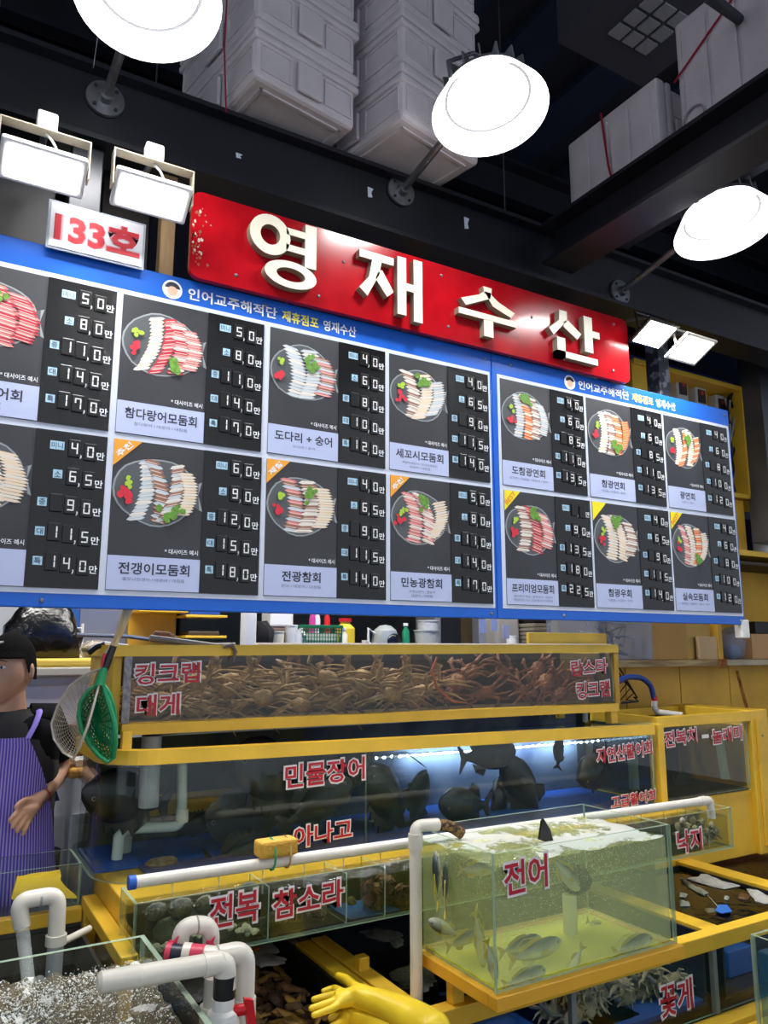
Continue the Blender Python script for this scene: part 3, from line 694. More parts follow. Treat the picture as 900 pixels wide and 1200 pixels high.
# ------------------------------------------------------------------ helpers for tanks, stickers, creatures
def rail(m, path, h, d, mi=0):
    """rectangular bar along a path of (x, y, ztop); d is the depth to the left of travel"""
    P_l = [Vector(p) for p in path]; k = len(P_l); vs = []
    for i, p in enumerate(P_l):
        tdir = (P_l[min(i + 1, k - 1)] - P_l[max(i - 1, 0)]); tdir.z = 0; tdir.normalize()
        nrm = Vector((-tdir.y, tdir.x, 0))
        vs += [p, p + nrm * d, p + nrm * d - Vector((0, 0, h)), p - Vector((0, 0, h))]
    fs = [(4 * i + j, 4 * i + (j + 1) % 4, 4 * (i + 1) + (j + 1) % 4, 4 * (i + 1) + j) for i in range(k - 1) for j in range(4)]
    fs += [(3, 2, 1, 0), tuple(4 * (k - 1) + j for j in range(4))]
    return m.add(vs, fs, mi)
def curve_pane(parent, path, z0, z1, th=.008, name='front_pane'):
    P_l = [Vector((p[0], p[1], 0)) for p in path]; k = len(P_l); vs = []
    for i, p in enumerate(P_l):
        tdir = (P_l[min(i + 1, k - 1)] - P_l[max(i - 1, 0)]).normalized(); nrm = Vector((-tdir.y, tdir.x, 0))
        q = p + nrm * th
        vs += [(p.x, p.y, z0), (p.x, p.y, z1), (q.x, q.y, z1), (q.x, q.y, z0)]
    m = MB()
    for i in range(k - 1):
        a, b = 4 * i, 4 * (i + 1)
        m.add(vs, [(a, b, b + 1, a + 1), (a + 3, a + 2, b + 2, b + 3)], 0, smooth=False)
        m.add(vs, [(a + 1, b + 1, b + 2, a + 2), (a, a + 3, b + 3, b)], 1)
    return m.build(name, [gl, gl_e], parent)
def pane(parent, name, x0, x1, y0, y1, z0, z1, mg=None):
    """flat glass sheet: two clear faces and pale green edges"""
    dx, dy, dz = x1 - x0, y1 - y0, z1 - z0; ax = min((dx, 0), (dy, 1), (dz, 2))[1]
    vs = [(x, y, z) for z in (z0, z1) for y in (y0, y1) for x in (x0, x1)]
    F = {2: [(0, 2, 3, 1), (4, 5, 7, 6)], 1: [(0, 1, 5, 4), (2, 6, 7, 3)], 0: [(0, 4, 6, 2), (1, 3, 7, 5)]}
    m = MB()
    for a, ff in F.items(): m.add(vs, ff, 0 if a == ax else 1)
    return m.build(name, [mg or gl, gl_e], parent)
def glass_tank(name, label, x0, x1, y0, y1, z0, z1, th=.008, bottom=True, group=None, edge=True):
    t = thing(name, label, 'fish tank', ((x0 + x1) / 2, (y0 + y1) / 2, z0), group)
    pane(t, 'front_pane', x0, x1, y0, y0 + th, z0, z1); pane(t, 'back_pane', x0, x1, y1 - th, y1, z0, z1)
    pane(t, 'side_pane', x0, x0 + th, y0 + th, y1 - th, z0, z1); pane(t, 'side_pane', x1 - th, x1, y0 + th, y1 - th, z0, z1)
    if bottom: pane(t, 'bottom_pane', x0 + th, x1 - th, y0 + th, y1 - th, z0, z0 + th)
    return t
def sticker(t, body, xl, xr, yc, hp, Y, lift=0, name='lettering'):
    """red brush-like lettering with a white rim stuck on a glass front at the plane Y"""
    x0 = at(xl, yc, Y=Y).x; x1 = at(xr, yc, Y=Y).x; zc = at((xl + xr) / 2, yc, Y=Y).z
    hh = (at((xl + xr) / 2, yc - hp / 2, Y=Y).z - at((xl + xr) / 2, yc + hp / 2, Y=Y).z) / 2
    S = Matrix.Identity(4); S[2][0] = lift; xm = (x0 + x1) / 2
    M = Matrix.Translation((xm, 0, zc)) @ S @ Matrix.Translation((-xm, 0, -zc))
    m = MB(); e = hh * .16
    m.text(body, (x0 - e, x1 + e, zc - hh - e, zc + hh + e), Y - .0015, 0, .062, M=M)
    m.text(body, (x0, x1, zc - hh, zc + hh), Y - .0025, 1, .018, M=M)
    return m.build(name, [sticker_w, sticker_r], t)
def gradz(name, lo, hi, z0, z1, rough=.35, nz=0.0, metal=0.0, scale=60):
    m = bpy.data.materials.new(name); m.use_nodes = True; nt = m.node_tree; N = nt.nodes; L = nt.links; b = N['Principled BSDF']
    tc = N.new('ShaderNodeTexCoord'); sp = N.new('ShaderNodeSeparateXYZ'); L.new(tc.outputs['Object'], sp.inputs[0])
    mr = N.new('ShaderNodeMapRange'); mr.inputs[1].default_value = z0; mr.inputs[2].default_value = z1; L.new(sp.outputs[2], mr.inputs[0])
    n = N.new('ShaderNodeTexNoise'); n.inputs['Scale'].default_value = scale; L.new(tc.outputs['Object'], n.inputs['Vector'])
    mm = N.new('ShaderNodeMath'); mm.operation = 'MULTIPLY_ADD'; mm.inputs[1].default_value = nz; L.new(n.outputs['Fac'], mm.inputs[0]); L.new(mr.outputs[0], mm.inputs[2])
    cr = N.new('ShaderNodeValToRGB'); cr.color_ramp.elements[0].color = lin(lo); cr.color_ramp.elements[1].color = lin(hi)
    cr.color_ramp.elements[0].position = .3; cr.color_ramp.elements[1].position = .75
    L.new(mm.outputs[0], cr.inputs[0]); L.new(cr.outputs[0], b.inputs['Base Color'])
    b.inputs['Roughness'].default_value = rough; b.inputs['Metallic'].default_value = metal
    return m
def fish_proto(name, label, cat, L, H, T, mb_, mf, prof=None, spiny=False):
    """head at +X, length L, height H, thickness T"""
    t = thing(name, label, cat)
    prof = prof or [(0, .02), (.04, .28), (.12, .58), (.25, .88), (.38, 1), (.52, .93), (.66, .70), (.78, .42), (.86, .24), (.90, .22)]
    m = MB(); n = 12; vs = []
    for u, h in prof:
        x = L * (.5 - u)
        for j in range(n):
            a = 2 * math.pi * j / n; vs.append((x, math.cos(a) * T / 2 * min(1, h * 1.05) * (1 if u < .6 else .7), math.sin(a) * H / 2 * h))
    k = len(prof)
    fs = [(i * n + j, (i + 1) * n + j, (i + 1) * n + (j + 1) % n, i * n + (j + 1) % n) for i in range(k - 1) for j in range(n)]
    m.add(vs, fs, 0, smooth=True); m.add(vs[:n], [tuple(range(n))], 0); m.add(vs[-n:], [tuple(range(n))[::-1]], 0)
    m.build('body', mb_, t)
    xt = -L * .38
    th = T * .04 + .0006
    MB().ext([(xt, -th, H * .11), (-L * .5, -th, H * .42), (-L * .53, -th, H * .46), (-L * .47, -th, 0), (-L * .53, -th, -H * .46), (-L * .5, -th, -H * .42), (xt, -th, -H * .11)], (0, 2 * th, 0)).build('tail_fin', mf, t)
    top = [(L * .18, H * .42), (L * .10, H * .62), (-L * .05, H * .60), (-L * .2, H * .44), (-L * .30, H * .30), (-L * .27, H * .20), (-L * .05, H * .40)]
    if spiny:
        top = [(L * .2, H * .40)] + [(L * (.2 - .05 * q), H * (.66 if q % 2 else .54)) for q in range(1, 9)] + [(-L * .30, H * .32), (-L * .27, H * .18), (-L * .05, H * .40)]
    MB().ext([(a, -th, b) for a, b in top], (0, 2 * th, 0)).build('dorsal_fin', mf, t)
    MB().ext([(-L * .06, -th, -H * .42), (-L * .12, -th, -H * .62), (-L * .24, -th, -H * .5), (-L * .29, -th, -H * .2)], (0, 2 * th, 0)).build('anal_fin', mf, t)
    for s_ in (-1, 1):
        MB().ext([(L * .20, s_ * T * .45, -H * .05), (L * .06, s_ * T * .62, -H * .02), (L * .03, s_ * T * .60, -H * .22), (L * .14, s_ * T * .48, -H * .2)], (0, s_ * .001, 0)).build('pectoral_fin', mf, t)
        m = MB(); m.ell((L * .40, s_ * T * .33, H * .10), (L * .022, T * .06, L * .022), 8, 6, 0); m.ell((L * .40, s_ * T * .375, H * .10), (L * .012, T * .03, L * .012), 8, 6, 1)
        m.build('eye', [mat('eye_pale', (110, 108, 84), .3), black_g], t)
    return t

# ------------------------------------------------------------------ yellow counter body, tiers
body = thing('yellow_counter', 'yellow painted counter cabinet carrying the tiers of fish tanks', 'counter', (1.7, 2.6, -.1))
MB().bbox(.53, 2.88, 2.275, 2.72, .72, .868, .004).build('upper_body', yellow, body)
MB().bbox(.53, .56, 2.275, 2.72, .50, .72, .003).build('side_board', yellow, body)
MB().bbox(.60, 2.9, 2.72, 2.97, .56, .868, .004).build('rear_board', mat('rear_board', (60, 56, 40), .6), body)
MB().bbox(2.88, 3.62, 2.52, 2.97, .56, .86, .004).build('upper_body', yellow, body)
MB().bbox(3.60, 3.74, 2.49, 2.97, .56, 1.245, .006).build('end_post', yellow, body)
MB().bbox(3.63, 3.70, 2.476, 2.49, .60, 1.20, .003).build('post_strip', yellow, body)
MB().bbox(.62, 3.6, 2.86, 2.95, -.1, .56, .004).build('plinth', mat('plinth_dark', (70, 60, 40), .6, var=.3), body)
for (sx, sz) in ((3.665, 1.12), (3.665, .70)): MB().lathe([(0, .004), (.005, .003), (.006, 0)], 8, M=frame(sx, 2.476, sz, 90)).build('screw', galv, body)

# frame grid of the low pools
MB().box(.535, 2.87, 2.264, 2.2745, .72, .865).build('stained_front', mat('stained_olive', (104, 92, 40), .5, rgb2=(58, 54, 34), vscale=7), body)
grid = thing('beam_grid', 'yellow beam frame around the low water pools at the front', 'frame', (1.9, 2.0, .5))
def gbeam(x0, x1, y0, y1, z1=.60, h=.05, nm='beam'):
    m = MB().bbox(x0, x1, y0, y1, z1 - h, z1, .003)
    m.build(nm, yellow, grid)
gbeam(.56, 4.6, 1.845, 1.895, .603)
gbeam(1.135, 1.185, 1.895, 2.50); gbeam(1.190, 1.245, 1.895, 2.50, .604)
MB().bbox(1.20, 1.235, 2.18, 2.215, .60, .64, .004).build('peg', yellow, grid)
gbeam(2.395, 2.435, 1.895, 2.50); gbeam(2.44, 2.48, 1.895, 2.50, .596)
gbeam(3.02, 3.07, 1.895, 2.52, .602); gbeam(3.075, 3.125, 1.895, 2.52, .598)
# left side beam, higher
t = thing('side_beam', 'short yellow beam between the left pool and the yellow counter', 'beam', (.55, 2.5, .6))
MB().bbox(.485, .528, 2.10, 2.66, .765, .80, .003).build('beam_strip', yellow, t)
MB().bbox(.487, .522, 2.12, 2.16, .56, .765, .003).build('leg', yellow, t)
MB().bbox(.487, .522, 2.6, 2.64, .56, .765, .003).build('leg', yellow, t)

# ------------------------------------------------------------------ middle tank with rounded corner
dk_olive = mat('tank_back_olive', (74, 72, 48), .6, rgb2=(40, 44, 40), vscale=5, thr=(.4, .6))
MX0, MX1, MY0, MY1 = .49, 2.84, 2.45, 2.94
cpath = [(MX0, MY1)] + [(p.x, p.y) for p in arc((MX0 + .15, MY0 + .15, 0), .15, 180, 270, 8, 'XY')] + [(MX1, MY0)]
t = thing('fish_tank', 'long middle tank with rounded glass corner holding dark fish', 'fish tank', ((MX0 + MX1) / 2, 2.7, .868))
curve_pane(t, cpath, .870, 1.225, .009)
m = MB()
zt = lambda x: 1.247 - .014 * (x - .5)
rail(m, [(x - (.006 if y > 2.5 and x < .6 else 0), y - (.010 if x > .5 else 0), zt(x)) for x, y in cpath], .042, .045); m.build('top_rail', yellow, t)
MB().box(MX0 + .02, 1.35, MY1 - .02, MY1 - .01, .875, 1.235).build('back_panel', dk_olive, t)
MB().box(1.35, MX1 - .01, MY1 - .02, MY1 - .01, .875, 1.235).build('back_panel', mat('tank_back_pale', (84, 94, 108), .6, rgb2=(30, 44, 72), vscale=4, thr=(.42, .62)), t)  # right half paler: LED glow and froth put into the panel colour
MB().box(MX0 + .02, MX1 - .01, MY0 + .16, MY1 - .02, .871, .880).add([], []).build('floor_sheet', mat('tank_floor_blue', (14, 74, 160), .5, var=.3), t)
MB().box(MX0 + .15, MX1 - .01, MY0 + .012, MY0 + .16, .871, .880).build('floor_sheet', mat('tank_floor_blue', (1, 1, 1)), t)
MB().box(MX0 + .1, 1.1, MY1 - .03, MY1 - .021, .96, 1.03).build('back_strip', yellow_d, t)
pane(t, 'side_pane', MX1 - .008, MX1, MY0 + .01, MY1, .87, 1.215)
MB().bbox(2.862, 2.90, 2.44, 2.50, .868, 1.215, .004).build('corner_post', yellow, t)
m = MB().box(1.372, 1.378, MY0 + .0095, MY0 + .012, .875, 1.2); m.build('silicone_seam', mat('seam', (70, 76, 80), .5), t)
sticker(t, '민물장어', 334, 427, 905, 27, 2.45, .03); sticker(t, '아나고', 344, 412, 976, 24, 2.45, .03)
sticker(t, '자연산활어회', 699, 764, 881, 18, 2.45, .05); sticker(t, '고급활어회', 716, 768, 936, 14, 2.45, .03)
w_mid = clear('water_mid', (.80, .88, .88), 1.33, .02, bump=.5, bscale=14)
w_body = clear('water_haze', (.90, .94, .94), 1.02, .2, murk=.03, murk_rgb=(110, 130, 140), still=True)
wb = MB().box(MX0 + .16, MX1 - .02, MY0 + .02, MY1 - .03, .882, 1.188); tag(wb.build('tank_water', w_body), 'clear water filling the long middle tank', 'water', kind='stuff')
ws = MB().add([(MX0 + .015, MY0 + .15, 1.19), (MX0 + .15, MY0 + .015, 1.19), (MX1 - .012, MY0 + .015, 1.19), (MX1 - .012, MY1 - .03, 1.19), (MX0 + .015, MY1 - .03, 1.19)], [(0, 1, 2, 3, 4)])
tag(ws.build('water_surface', w_mid), 'rippled water surface of the long middle tank', 'water', kind='stuff')
# pipes inside the middle tank
t = thing('drain_pipe', 'white bent drain pipe standing inside the left end of the middle tank', 'pipe', (.7, 2.7, .88))
q = lambda px, py, Y=2.70: at(px, py, Y=Y)
a, b, c_, d = q(213, 893), q(213, 968), q(140, 972), q(137, 1000)
MB().tube(bendpath([a + Vector((0, 0, .04)), b, c_, Vector((d.x, 2.70, .883))], .035, 6), .017, 14).build('pipe', mat('pvc_wet', (196, 204, 196), .35), t)
MB().tube([b + Vector((0, 0, .012)), b + Vector((0, 0, .055))], .021, 14).build('elbow_collar', pvc, t)
t = tag(MB().tube([at(178, 862, Y=2.62), Vector((at(178, 862, Y=2.62).x, 2.62, 1.05))], .032, 16).build('vent_pipe', pvc_g), 'thick grey pipe stub at the left end of the middle tank', 'pipe')
t = tag(MB().tube([at(148, 905, Y=2.78), Vector((at(148, 905, Y=2.78).x, 2.78, .884))], [.038, .030], 16).build('filter_column', mat('filter_grey', (150, 156, 150), .5)), 'pale filter column at the left corner of the middle tank', 'pipe')
t = tag(MB().tube([at(741, 880, Y=2.72), Vector((at(741, 880, Y=2.72).x, 2.72, .884))], .024, 14).build('standpipe', mat('pvc_wet', (1, 1, 1))), 'white standpipe at the right end of the middle tank', 'pipe')
t = tag(MB().tube([at(437, 905, Y=2.75), Vector((at(437, 905, Y=2.75).x, 2.75, .884))], .013, 12).build('standpipe', mat('pvc_wet', (1, 1, 1))), 'thin white standpipe between the dark fish in the middle tank', 'pipe')
# LED strip
t = thing('led_strip', 'blue white LED strip glowing along the back of the middle tank', 'led strip', (1.9, 2.9, 1.1))
led = emit('led_glow', (205, 220, 255), 7); le = at(440, 888, Y=2.90); re_ = at(700, 868, Y=2.90)
MB().tube([le, (le + re_) / 2 + Vector((0, 0, -.004)), re_], .004, 6).build('strip', white_pl, t)
m = MB()
for k in range(34):
    u = k / 33
    if .36 < u < .52 : continue
    p = le.lerp(re_, u) + Vector((0, -.006, random.uniform(-.002, .002))); m.ell(p, (.008, .004, .006), 6, 4)
tag(m.build('led_beads', led, t), kind='stuff')
area('led_light', (le + re_) / 2 + Vector((0, -.03, .0)), 1.0, 2.2, (R(60), 0, 0), (.62, .72, 1), 'RECTANGLE', .02)
# curled air hose
tag(MB().tube([at(395 + 14 * k + 6 * math.sin(k * 2), 890 + 12 * math.cos(k * 1.7) , Y=2.84) for k in range(8)], .003, 6).build('air_hose', mat('hose_clear', (120, 140, 150), .2)), 'curled air hose near the left end of the LED strip', 'hose')

blk = gradz('fish_black', (44, 46, 50), (12, 13, 16), -.04, .05, .3, .4); blkf = mat('fin_black', (16, 17, 20), .4)
gry = gradz('fish_grey', (96, 98, 96), (38, 42, 44), -.06, .06, .4, .6); gryf = mat('fin_grey', (50, 54, 56), .45)
brn = gradz('fish_brown', (88, 76, 66), (34, 30, 28), -.05, .05, .4, .8, scale=30)
rprof = [(0, .06), (.03, .34), (.10, .62), (.22, .92), (.36, 1), (.52, .92), (.66, .66), (.78, .36), (.86, .24), (.90, .24)]
fprof = [(0, .05), (.05, .36), (.15, .70), (.30, .95), (.45, 1), (.60, .86), (.74, .56), (.84, .28), (.88, .2), (.90, .2)]
RF = fish_proto('rockfish', 'x', 'fish', .26, .12, .07, blk, blkf, rprof, True)
FF = fish_proto('flatfish', 'x', 'fish', .28, .17, .022, gry, gryf, fprof)
BF = fish_proto('rockfish', 'x', 'fish', .24, .13, .075, brn, blkf, rprof, True)
EF = fish_proto('rockfish', 'x', 'fish', .30, .15, .06, mat('fish_jet', (10, 11, 13), .35), blkf, rprof, True)
used = set()
def put(proto, px, py, Y, ang, sc_, label, yaw=0, roll=0, group='dark fish in the middle tank'):
    o = proto if proto.name not in used else copy_tree(proto); used.add(proto.name)
    place(o, at(px, py, Y=Y), (R(roll), R(-ang), R(yaw)), sc_ * (1.18 if 'middle tank' in group else 1), label, group); return o
put(EF, 150, 935, 2.66, 165, .95, 'black fish with drooping tail at the left end of the middle tank', 20)
put(FF, 290, 958, 2.74, 170, 1.05, 'grey flatfish standing pale behind the black fish in the middle tank', 10)
put(EF, 322, 908, 2.62, 150, 1.15, 'big black fish diving left of the eel lettering', 15)
put(RF, 372, 942, 2.60, 30, .95, 'black fish below the eel lettering with raised tail', -15)
put(RF, 285, 1003, 2.58, 5, .85, 'dark fish lying on the tank floor above the white pipe')
put(EF, 455, 938, 2.60, 128, .95, 'black fish just right of the conger lettering pointing up', 15)
put(FF, 490, 935, 2.76, 60, .72, 'pinkish grey flatfish behind the black fish near the tank centre', 20)
put(RF, 545, 943, 2.60, 172, .95, 'black fish low behind the rim of the yellow-green tank', 10)
put(EF, 572, 884, 2.64, 5, .75, 'black fish at the water surface under the LED strip', -10)
put(RF, 612, 922, 2.66, 120, 1.0, 'dark fish hanging head up right of the tank centre', -25)
put(BF, 696, 900, 2.58, 195, .95, 'round brown rockfish near the wild fish lettering', 15)
put(FF, 655, 880, 2.72, 75, .48, 'small dark fish above the brown rockfish', 20)
put(RF, 585, 945, 2.72, 80, .8, 'dark fish standing upright behind the one at the surface', 30)
put(RF, 232, 965, 2.82, 10, .5, 'small dim fish at the back left of the middle tank', 0)
put(EF, 400, 905, 2.76, 20, .9, 'black fish in the shade behind the eel lettering', 0)

# ------------------------------------------------------------------ crab tank on top
KX0, KX1, KY0, KY1 = .535, 2.735, 2.55, 2.92
t = thing('crab_tank', 'long upper tank in yellow frame full of crabs', 'fish tank', ((KX0 + KX1) / 2, 2.7, 1.27))
m = MB(); rail(m, [(.512, 2.54, 1.561), (2.745, 2.54, 1.568)], .036, .05); m.build('top_rail', yellow, t)
m = MB(); rail(m, [(.55, 2.535, 1.318), (2.725, 2.535, 1.306)], .034, .05); m.build('bottom_rail', yellow, t)
m = MB(); rail(m, [(.512, 2.95, 1.561), (.512, 2.55, 1.561)], .036, .03); m.build('side_rail', yellow, t)
MB().bbox(.515, .545, 2.56, 2.94, 1.30, 1.53, .004).build('side_panel', mat('yellow_dirty', (206, 166, 44), .5, rgb2=(150, 120, 50), vscale=9, thr=(.45, .75)), t)
MB().bbox(.548, .572, 2.545, 2.555, 1.318, 1.53, .002).build('metal_strip', mat('strip_grey', (120, 114, 122), .5, rgb2=(170, 166, 172), vscale=60), t)
pane(t, 'front_pane', .572, 2.715, 2.552, 2.558, 1.31, 1.535)
MB().box(KX0, KX1, 2.56, KY1, 1.285, 1.297).build('tray', mat('tray_dark', (60, 50, 30), .6), t)
MB().box(KX0, KX1, KY1 - .01, KY1, 1.297, 1.53).build('back_panel', mat('crab_back', (110, 84, 34), .6, rgb2=(52, 44, 28), vscale=6), t)
MB().bbox(KX1, KX1 + .03, 2.56, KY1, 1.297, 1.53, .004).build('side_panel', yellow_d, t)
MB().box(KX1 - .004, KX1, 2.57, KY1 - .01, 1.298, 1.528).build('inner_lining', mat('crab_back', (1, 1, 1)), t)
MB().bbox(.545, .575, 2.50, 2.53, 1.232, 1.30, .003).build('foot', yellow, t); MB().bbox(2.70, 2.74, 2.56, 2.60, 1.215, 1.30, .003).build('foot', yellow, t)
MB().bbox(.545, .575, 2.90, 2.93, 1.235, 1.30, .003).build('foot', yellow, t); MB().bbox(2.70, 2.74, 2.9, 2.93, 1.215, 1.30, .003).build('foot', yellow, t)
MB().bbox(1.0, 2.72, 2.56, 2.60, 1.561, 1.570, .002).build('rim_strip', white_pl, t)
MB().bbox(2.30, 2.78, 2.64, 2.66, 1.56, 1.62, .003).build('back_board', yellow, t)
sticker(t, '킹크랩', 158, 234, 789, 24, 2.552, .02); sticker(t, '대게', 160, 210, 826, 25, 2.552, .02)
sticker(t, '랍스타', 669, 711, 782, 18, 2.552, .05); sticker(t, '킹크랩', 675, 714, 808, 19, 2.552, .03)
tag(MB().tube([at(686, 826, Y=2.62), at(686, 846, Y=2.62)], .012, 12).build('pipe_stub', pvc_g), 'small grey pipe stub under the right end of the crab tank', 'pipe')
tag(MB().tube([at(183, 745, Y=2.56) + Vector((-.02, 0, -.005)), at(250, 757, Y=2.56), at(275, 757, Y=2.56)], [.009, .011, .012], 10).build('grey_rod', mat('rod_grey', (120, 114, 104), .5)), 'grey rod lying on the crab tank rim', 'rod')
crabcol = mat('crab_tan', (166, 132, 88), .45, rgb2=(104, 76, 48), vscale=30, bump=.3, bscale=120)
crabcol2 = mat('crab_rust', (156, 92, 54), .5, rgb2=(104, 74, 46), vscale=30, bump=.5, bscale=90)
crabcol3 = mat('crab_pale', (186, 156, 114), .45, rgb2=(138, 108, 72), vscale=20)
def crab(name, m_c, seed, leg=.26, spiky=False, claw=.20, cr=.055):
    rng = random.Random(seed); t = thing(name, 'x', 'crab'); m = MB()
    m.ell((0, 0, 0), (cr, cr * .9, cr * .42), 18, 10, nz=.05 if not spiky else .12, rng=rng)
    if spiky:
        for k in range(26):
            a = rng.uniform(0, 6.28); r_ = rng.uniform(.2, .9) * cr; z = cr * .42 * math.sqrt(max(0, 1 - (r_ / cr) ** 2))
            m.tube([(r_ * math.cos(a), r_ * .9 * math.sin(a), z * .8), (r_ * math.cos(a) * 1.08, r_ * math.sin(a), z + .010)], [.003, .0005], 5)
    m.build('carapace', m_c, t)
    for s_ in (-1, 1):
        for k in range(4):
            an = R((26 - k * 17 if not spiky else 38 - k * 25) + rng.uniform(-7, 7)); L = leg * (1 - .08 * abs(k - 1.3)) * rng.uniform(.92, 1.06)
            d = Vector((s_ * math.cos(an), math.sin(an), 0)); pr_ = Vector((-d.y, d.x, 0)) * s_
            up = rng.uniform(.01, .05)
            p0 = d * cr * .8; p1 = d * L * .42 + Vector((0, 0, up)); p2 = d * L * .74 + Vector((0, 0, up * .4)) - pr_ * L * .06; p3 = d * L - pr_ * L * .16 + Vector((0, 0, -.02))
            MB().tube([p0, p0.lerp(p1, .3), p0.lerp(p1, .95), p1, p1.lerp(p2, .5), p2, p2.lerp(p3, .3), p3], [.007, .0095, .0085, .0065, .0085, .006, .0058, .0012] if not spiky else [.010, .013, .011, .008, .010, .007, .007, .0015], 7, flat=.7).build('leg', m_c, t)
        d = Vector((s_ * .75, .66, 0)); p1 = d * claw * .5 + Vector((s_ * .02, 0, .02)); p2 = p1 + Vector((-s_ * .01, claw * .32, 0)); p3 = p2 + Vector((-s_ * .03, claw * .25, -.005))
        MB().tube([d * cr * .8, p1, p2, p2.lerp(p3, .5), p3], [.008, .009, .010, .013, .002], 8, flat=.7).tube([p2, p2 + Vector((s_ * .012, claw * .12, 0)), p3 + Vector((s_ * .008, 0, 0))], [.008, .006, .0015], 6).build('claw', m_c, t)
    for s_ in (-1, 1): MB().ell((s_ * cr * .25, cr * .86, .006), (.005, .005, .005), 6, 4).build('eye', black_g, t)
    return t
cr0 = [crab('snow_crab', m_, s_) for m_, s_ in ((crabcol, 1), (crabcol3, 2), (crabcol, 3))]
rng = random.Random(11); n = 0
spots = []
for k in range(27):
    x = .66 + k * .043 + rng.uniform(-.02, .02); spots.append((x, 2.62 + .05 * (k % 3) + rng.uniform(-.01, .01), 1.344 + (k % 4) * .033 + rng.uniform(-.006, .006)))
cl = ['snow crab at the left end of the upper tank behind the lettering', 'snow crab in the heap pressed against the upper tank front', 'snow crab at the right edge of the tan snow crab heap']
for k, (x, y, z) in enumerate(spots):
    o = cr0[k] if k < 3 else copy_tree(cr0[k % 3])
    place(o, (x, y, z), (R(rng.uniform(58, 80)), R(rng.uniform(-9, 9)), R(rng.uniform(-12, 12) + (180 if rng.random() < .3 else 0))), (lambda s_: (s_, s_ * .74, s_))(rng.uniform(.78, .92)),
          'one of the long-legged tan snow crabs heaped in the upper tank', 'snow crabs heaped in the upper tank')
kc0 = crab('king_crab', crabcol2, 5, .20, True, .16, .062)
kl = ['spiny reddish king crab next to the snow crab heap', 'spiny king crab at the middle of the right half, legs spread', 'king crab hanging high in the upper tank', 'king crab near the lobster lettering, legs raised', 'pale-bellied king crab low behind the lobster lettering', 'king crab high beside the orange feeler', 'king crab lying low in the middle of the reddish heap', 'king crab just left of the lobster lettering', 'small king crab near the rim above the reddish heap', 'small king crab at the foot of the snow crab heap', 'king crab on the tray left of the lower lobster lettering']
for k, (px, py, s_) in enumerate(((535, 800, 1.0), (590, 790, 1.15), (565, 812, .9), (640, 800, 1.1), (690, 805, 1.0), (550, 788, 1.0), (612, 812, 1.1), (665, 792, 1.0), (630, 784, .9), (520, 814, .9), (655, 814, 1.0))):
    o = kc0 if k == 0 else copy_tree(kc0)
    place(o, at(px, py, Y=2.70 + .03 * (k % 2)), (R(60 + 12 * k % 30), R((-20, 15, 170, -30, 20)[k % 5]), R((0, 30, -20, 10, 50)[k % 5])), (s_ * .92, s_ * .62, s_ * .8), kl[k], 'king crabs in the upper tank')
tag(MB().tube([at(p, q_, Y=2.60) for p, q_ in ((512, 770), (506, 786), (512, 806), (530, 822), (548, 824))], [.004, .006, .006, .005, .002], 7).build('lobster_claw', mat('lobster_orange', (176, 86, 34), .4)), 'orange curved lobster feeler left of the king crabs', 'lobster')
tag(MB().tube([at(p, q_, Y=2.56 + .01 * k) for k, (p, q_) in enumerate(((176, 752), (182, 742), (198, 743), (212, 752), (250, 757)))], [.004, .008, .007, .008, .004], 8).build('crab_limb', crabcol2), 'brown jointed crab limb reaching over the left of the crab tank rim', 'crab')
tag(MB().tube([at(p, q_, Y=2.53) for k, (p, q_) in enumerate(((262, 758), (272, 756), (276, 764), (273, 776)))], [.006, .009, .007, .003], 8).build('crab_limb', mat('claw_grey', (110, 96, 84), .5)), 'grey crab limb hooked over the crab tank rim at the rod end', 'crab')
tag(MB().box(KX0 + .02, KX1 - .02, 2.565, KY1 - .02, 1.30, 1.50).build('tank_water', clear('water_amber', (.92, .86, .74), 1.02, .2, still=True)), 'brownish water around the crabs in the upper tank', 'water', kind='stuff')

# ------------------------------------------------------------------ right tank
RX0, RX1, RY = 2.945, 3.575, 2.50
t = thing('fish_tank', 'dark yellow-framed tank at the right under the blue hose', 'fish tank', (3.26, 2.7, .86))
pane(t, 'front_pane', RX0, RX1, RY, RY + .008, .872, 1.19)
m = MB(); rail(m, [(RX0 - .03, RY - .008, 1.238), (RX1 + .03, RY - .008, 1.238)], .045, .05); m.build('top_rail', yellow, t)
m = MB(); rail(m, [(2.93, 2.96, 1.238), (2.93, 2.54, 1.238)], .045, .04); m.build('side_rail', yellow, t)
m = MB(); rail(m, [(RX1 + .02, 2.92, 1.238), (2.93, 2.92, 1.238)], .045, -.04); m.build('back_rail', yellow, t)
MB().bbox(RX0 - .028, RX0, RY, RY + .03, .862, 1.19, .003).build('corner_post', mat('post_bronze', (120, 100, 60), .5), t)
MB().box(RX0, RX1, 2.92, 2.93, .87, 1.2).build('back_panel', mat('tank_back_dark', (70, 66, 46), .6, rgb2=(44, 44, 36), vscale=5), t)
MB().box(RX0, RX1, 2.51, 2.92, .864, .872).build('floor_sheet', mat('gravel_dark', (66, 58, 42), .8, rgb2=(110, 100, 80), vscale=90, thr=(.5, .6)), t)
MB().box(RX0, RX0 + .006, 2.51, 2.92, .872, 1.19).build('side_pane', gl, t)
sticker(t, '전복치', 778, 816, 864, 18, 2.50, .05); sticker(t, '놀래미', 834, 869, 861, 17, 2.50, .05)
MB().box(at(824, 861, Y=2.49).x, at(832, 861, Y=2.49).x, 2.497, 2.4985, 1.128, 1.145).build('price_tag', sticker_w, t)
tag(MB().tube([at(843, 868, Y=2.60), at(850, 912, Y=2.60)], .022, 12).build('standpipe', mat('pvc_wet', (1, 1, 1))), 'white standpipe inside the dark right tank', 'pipe')
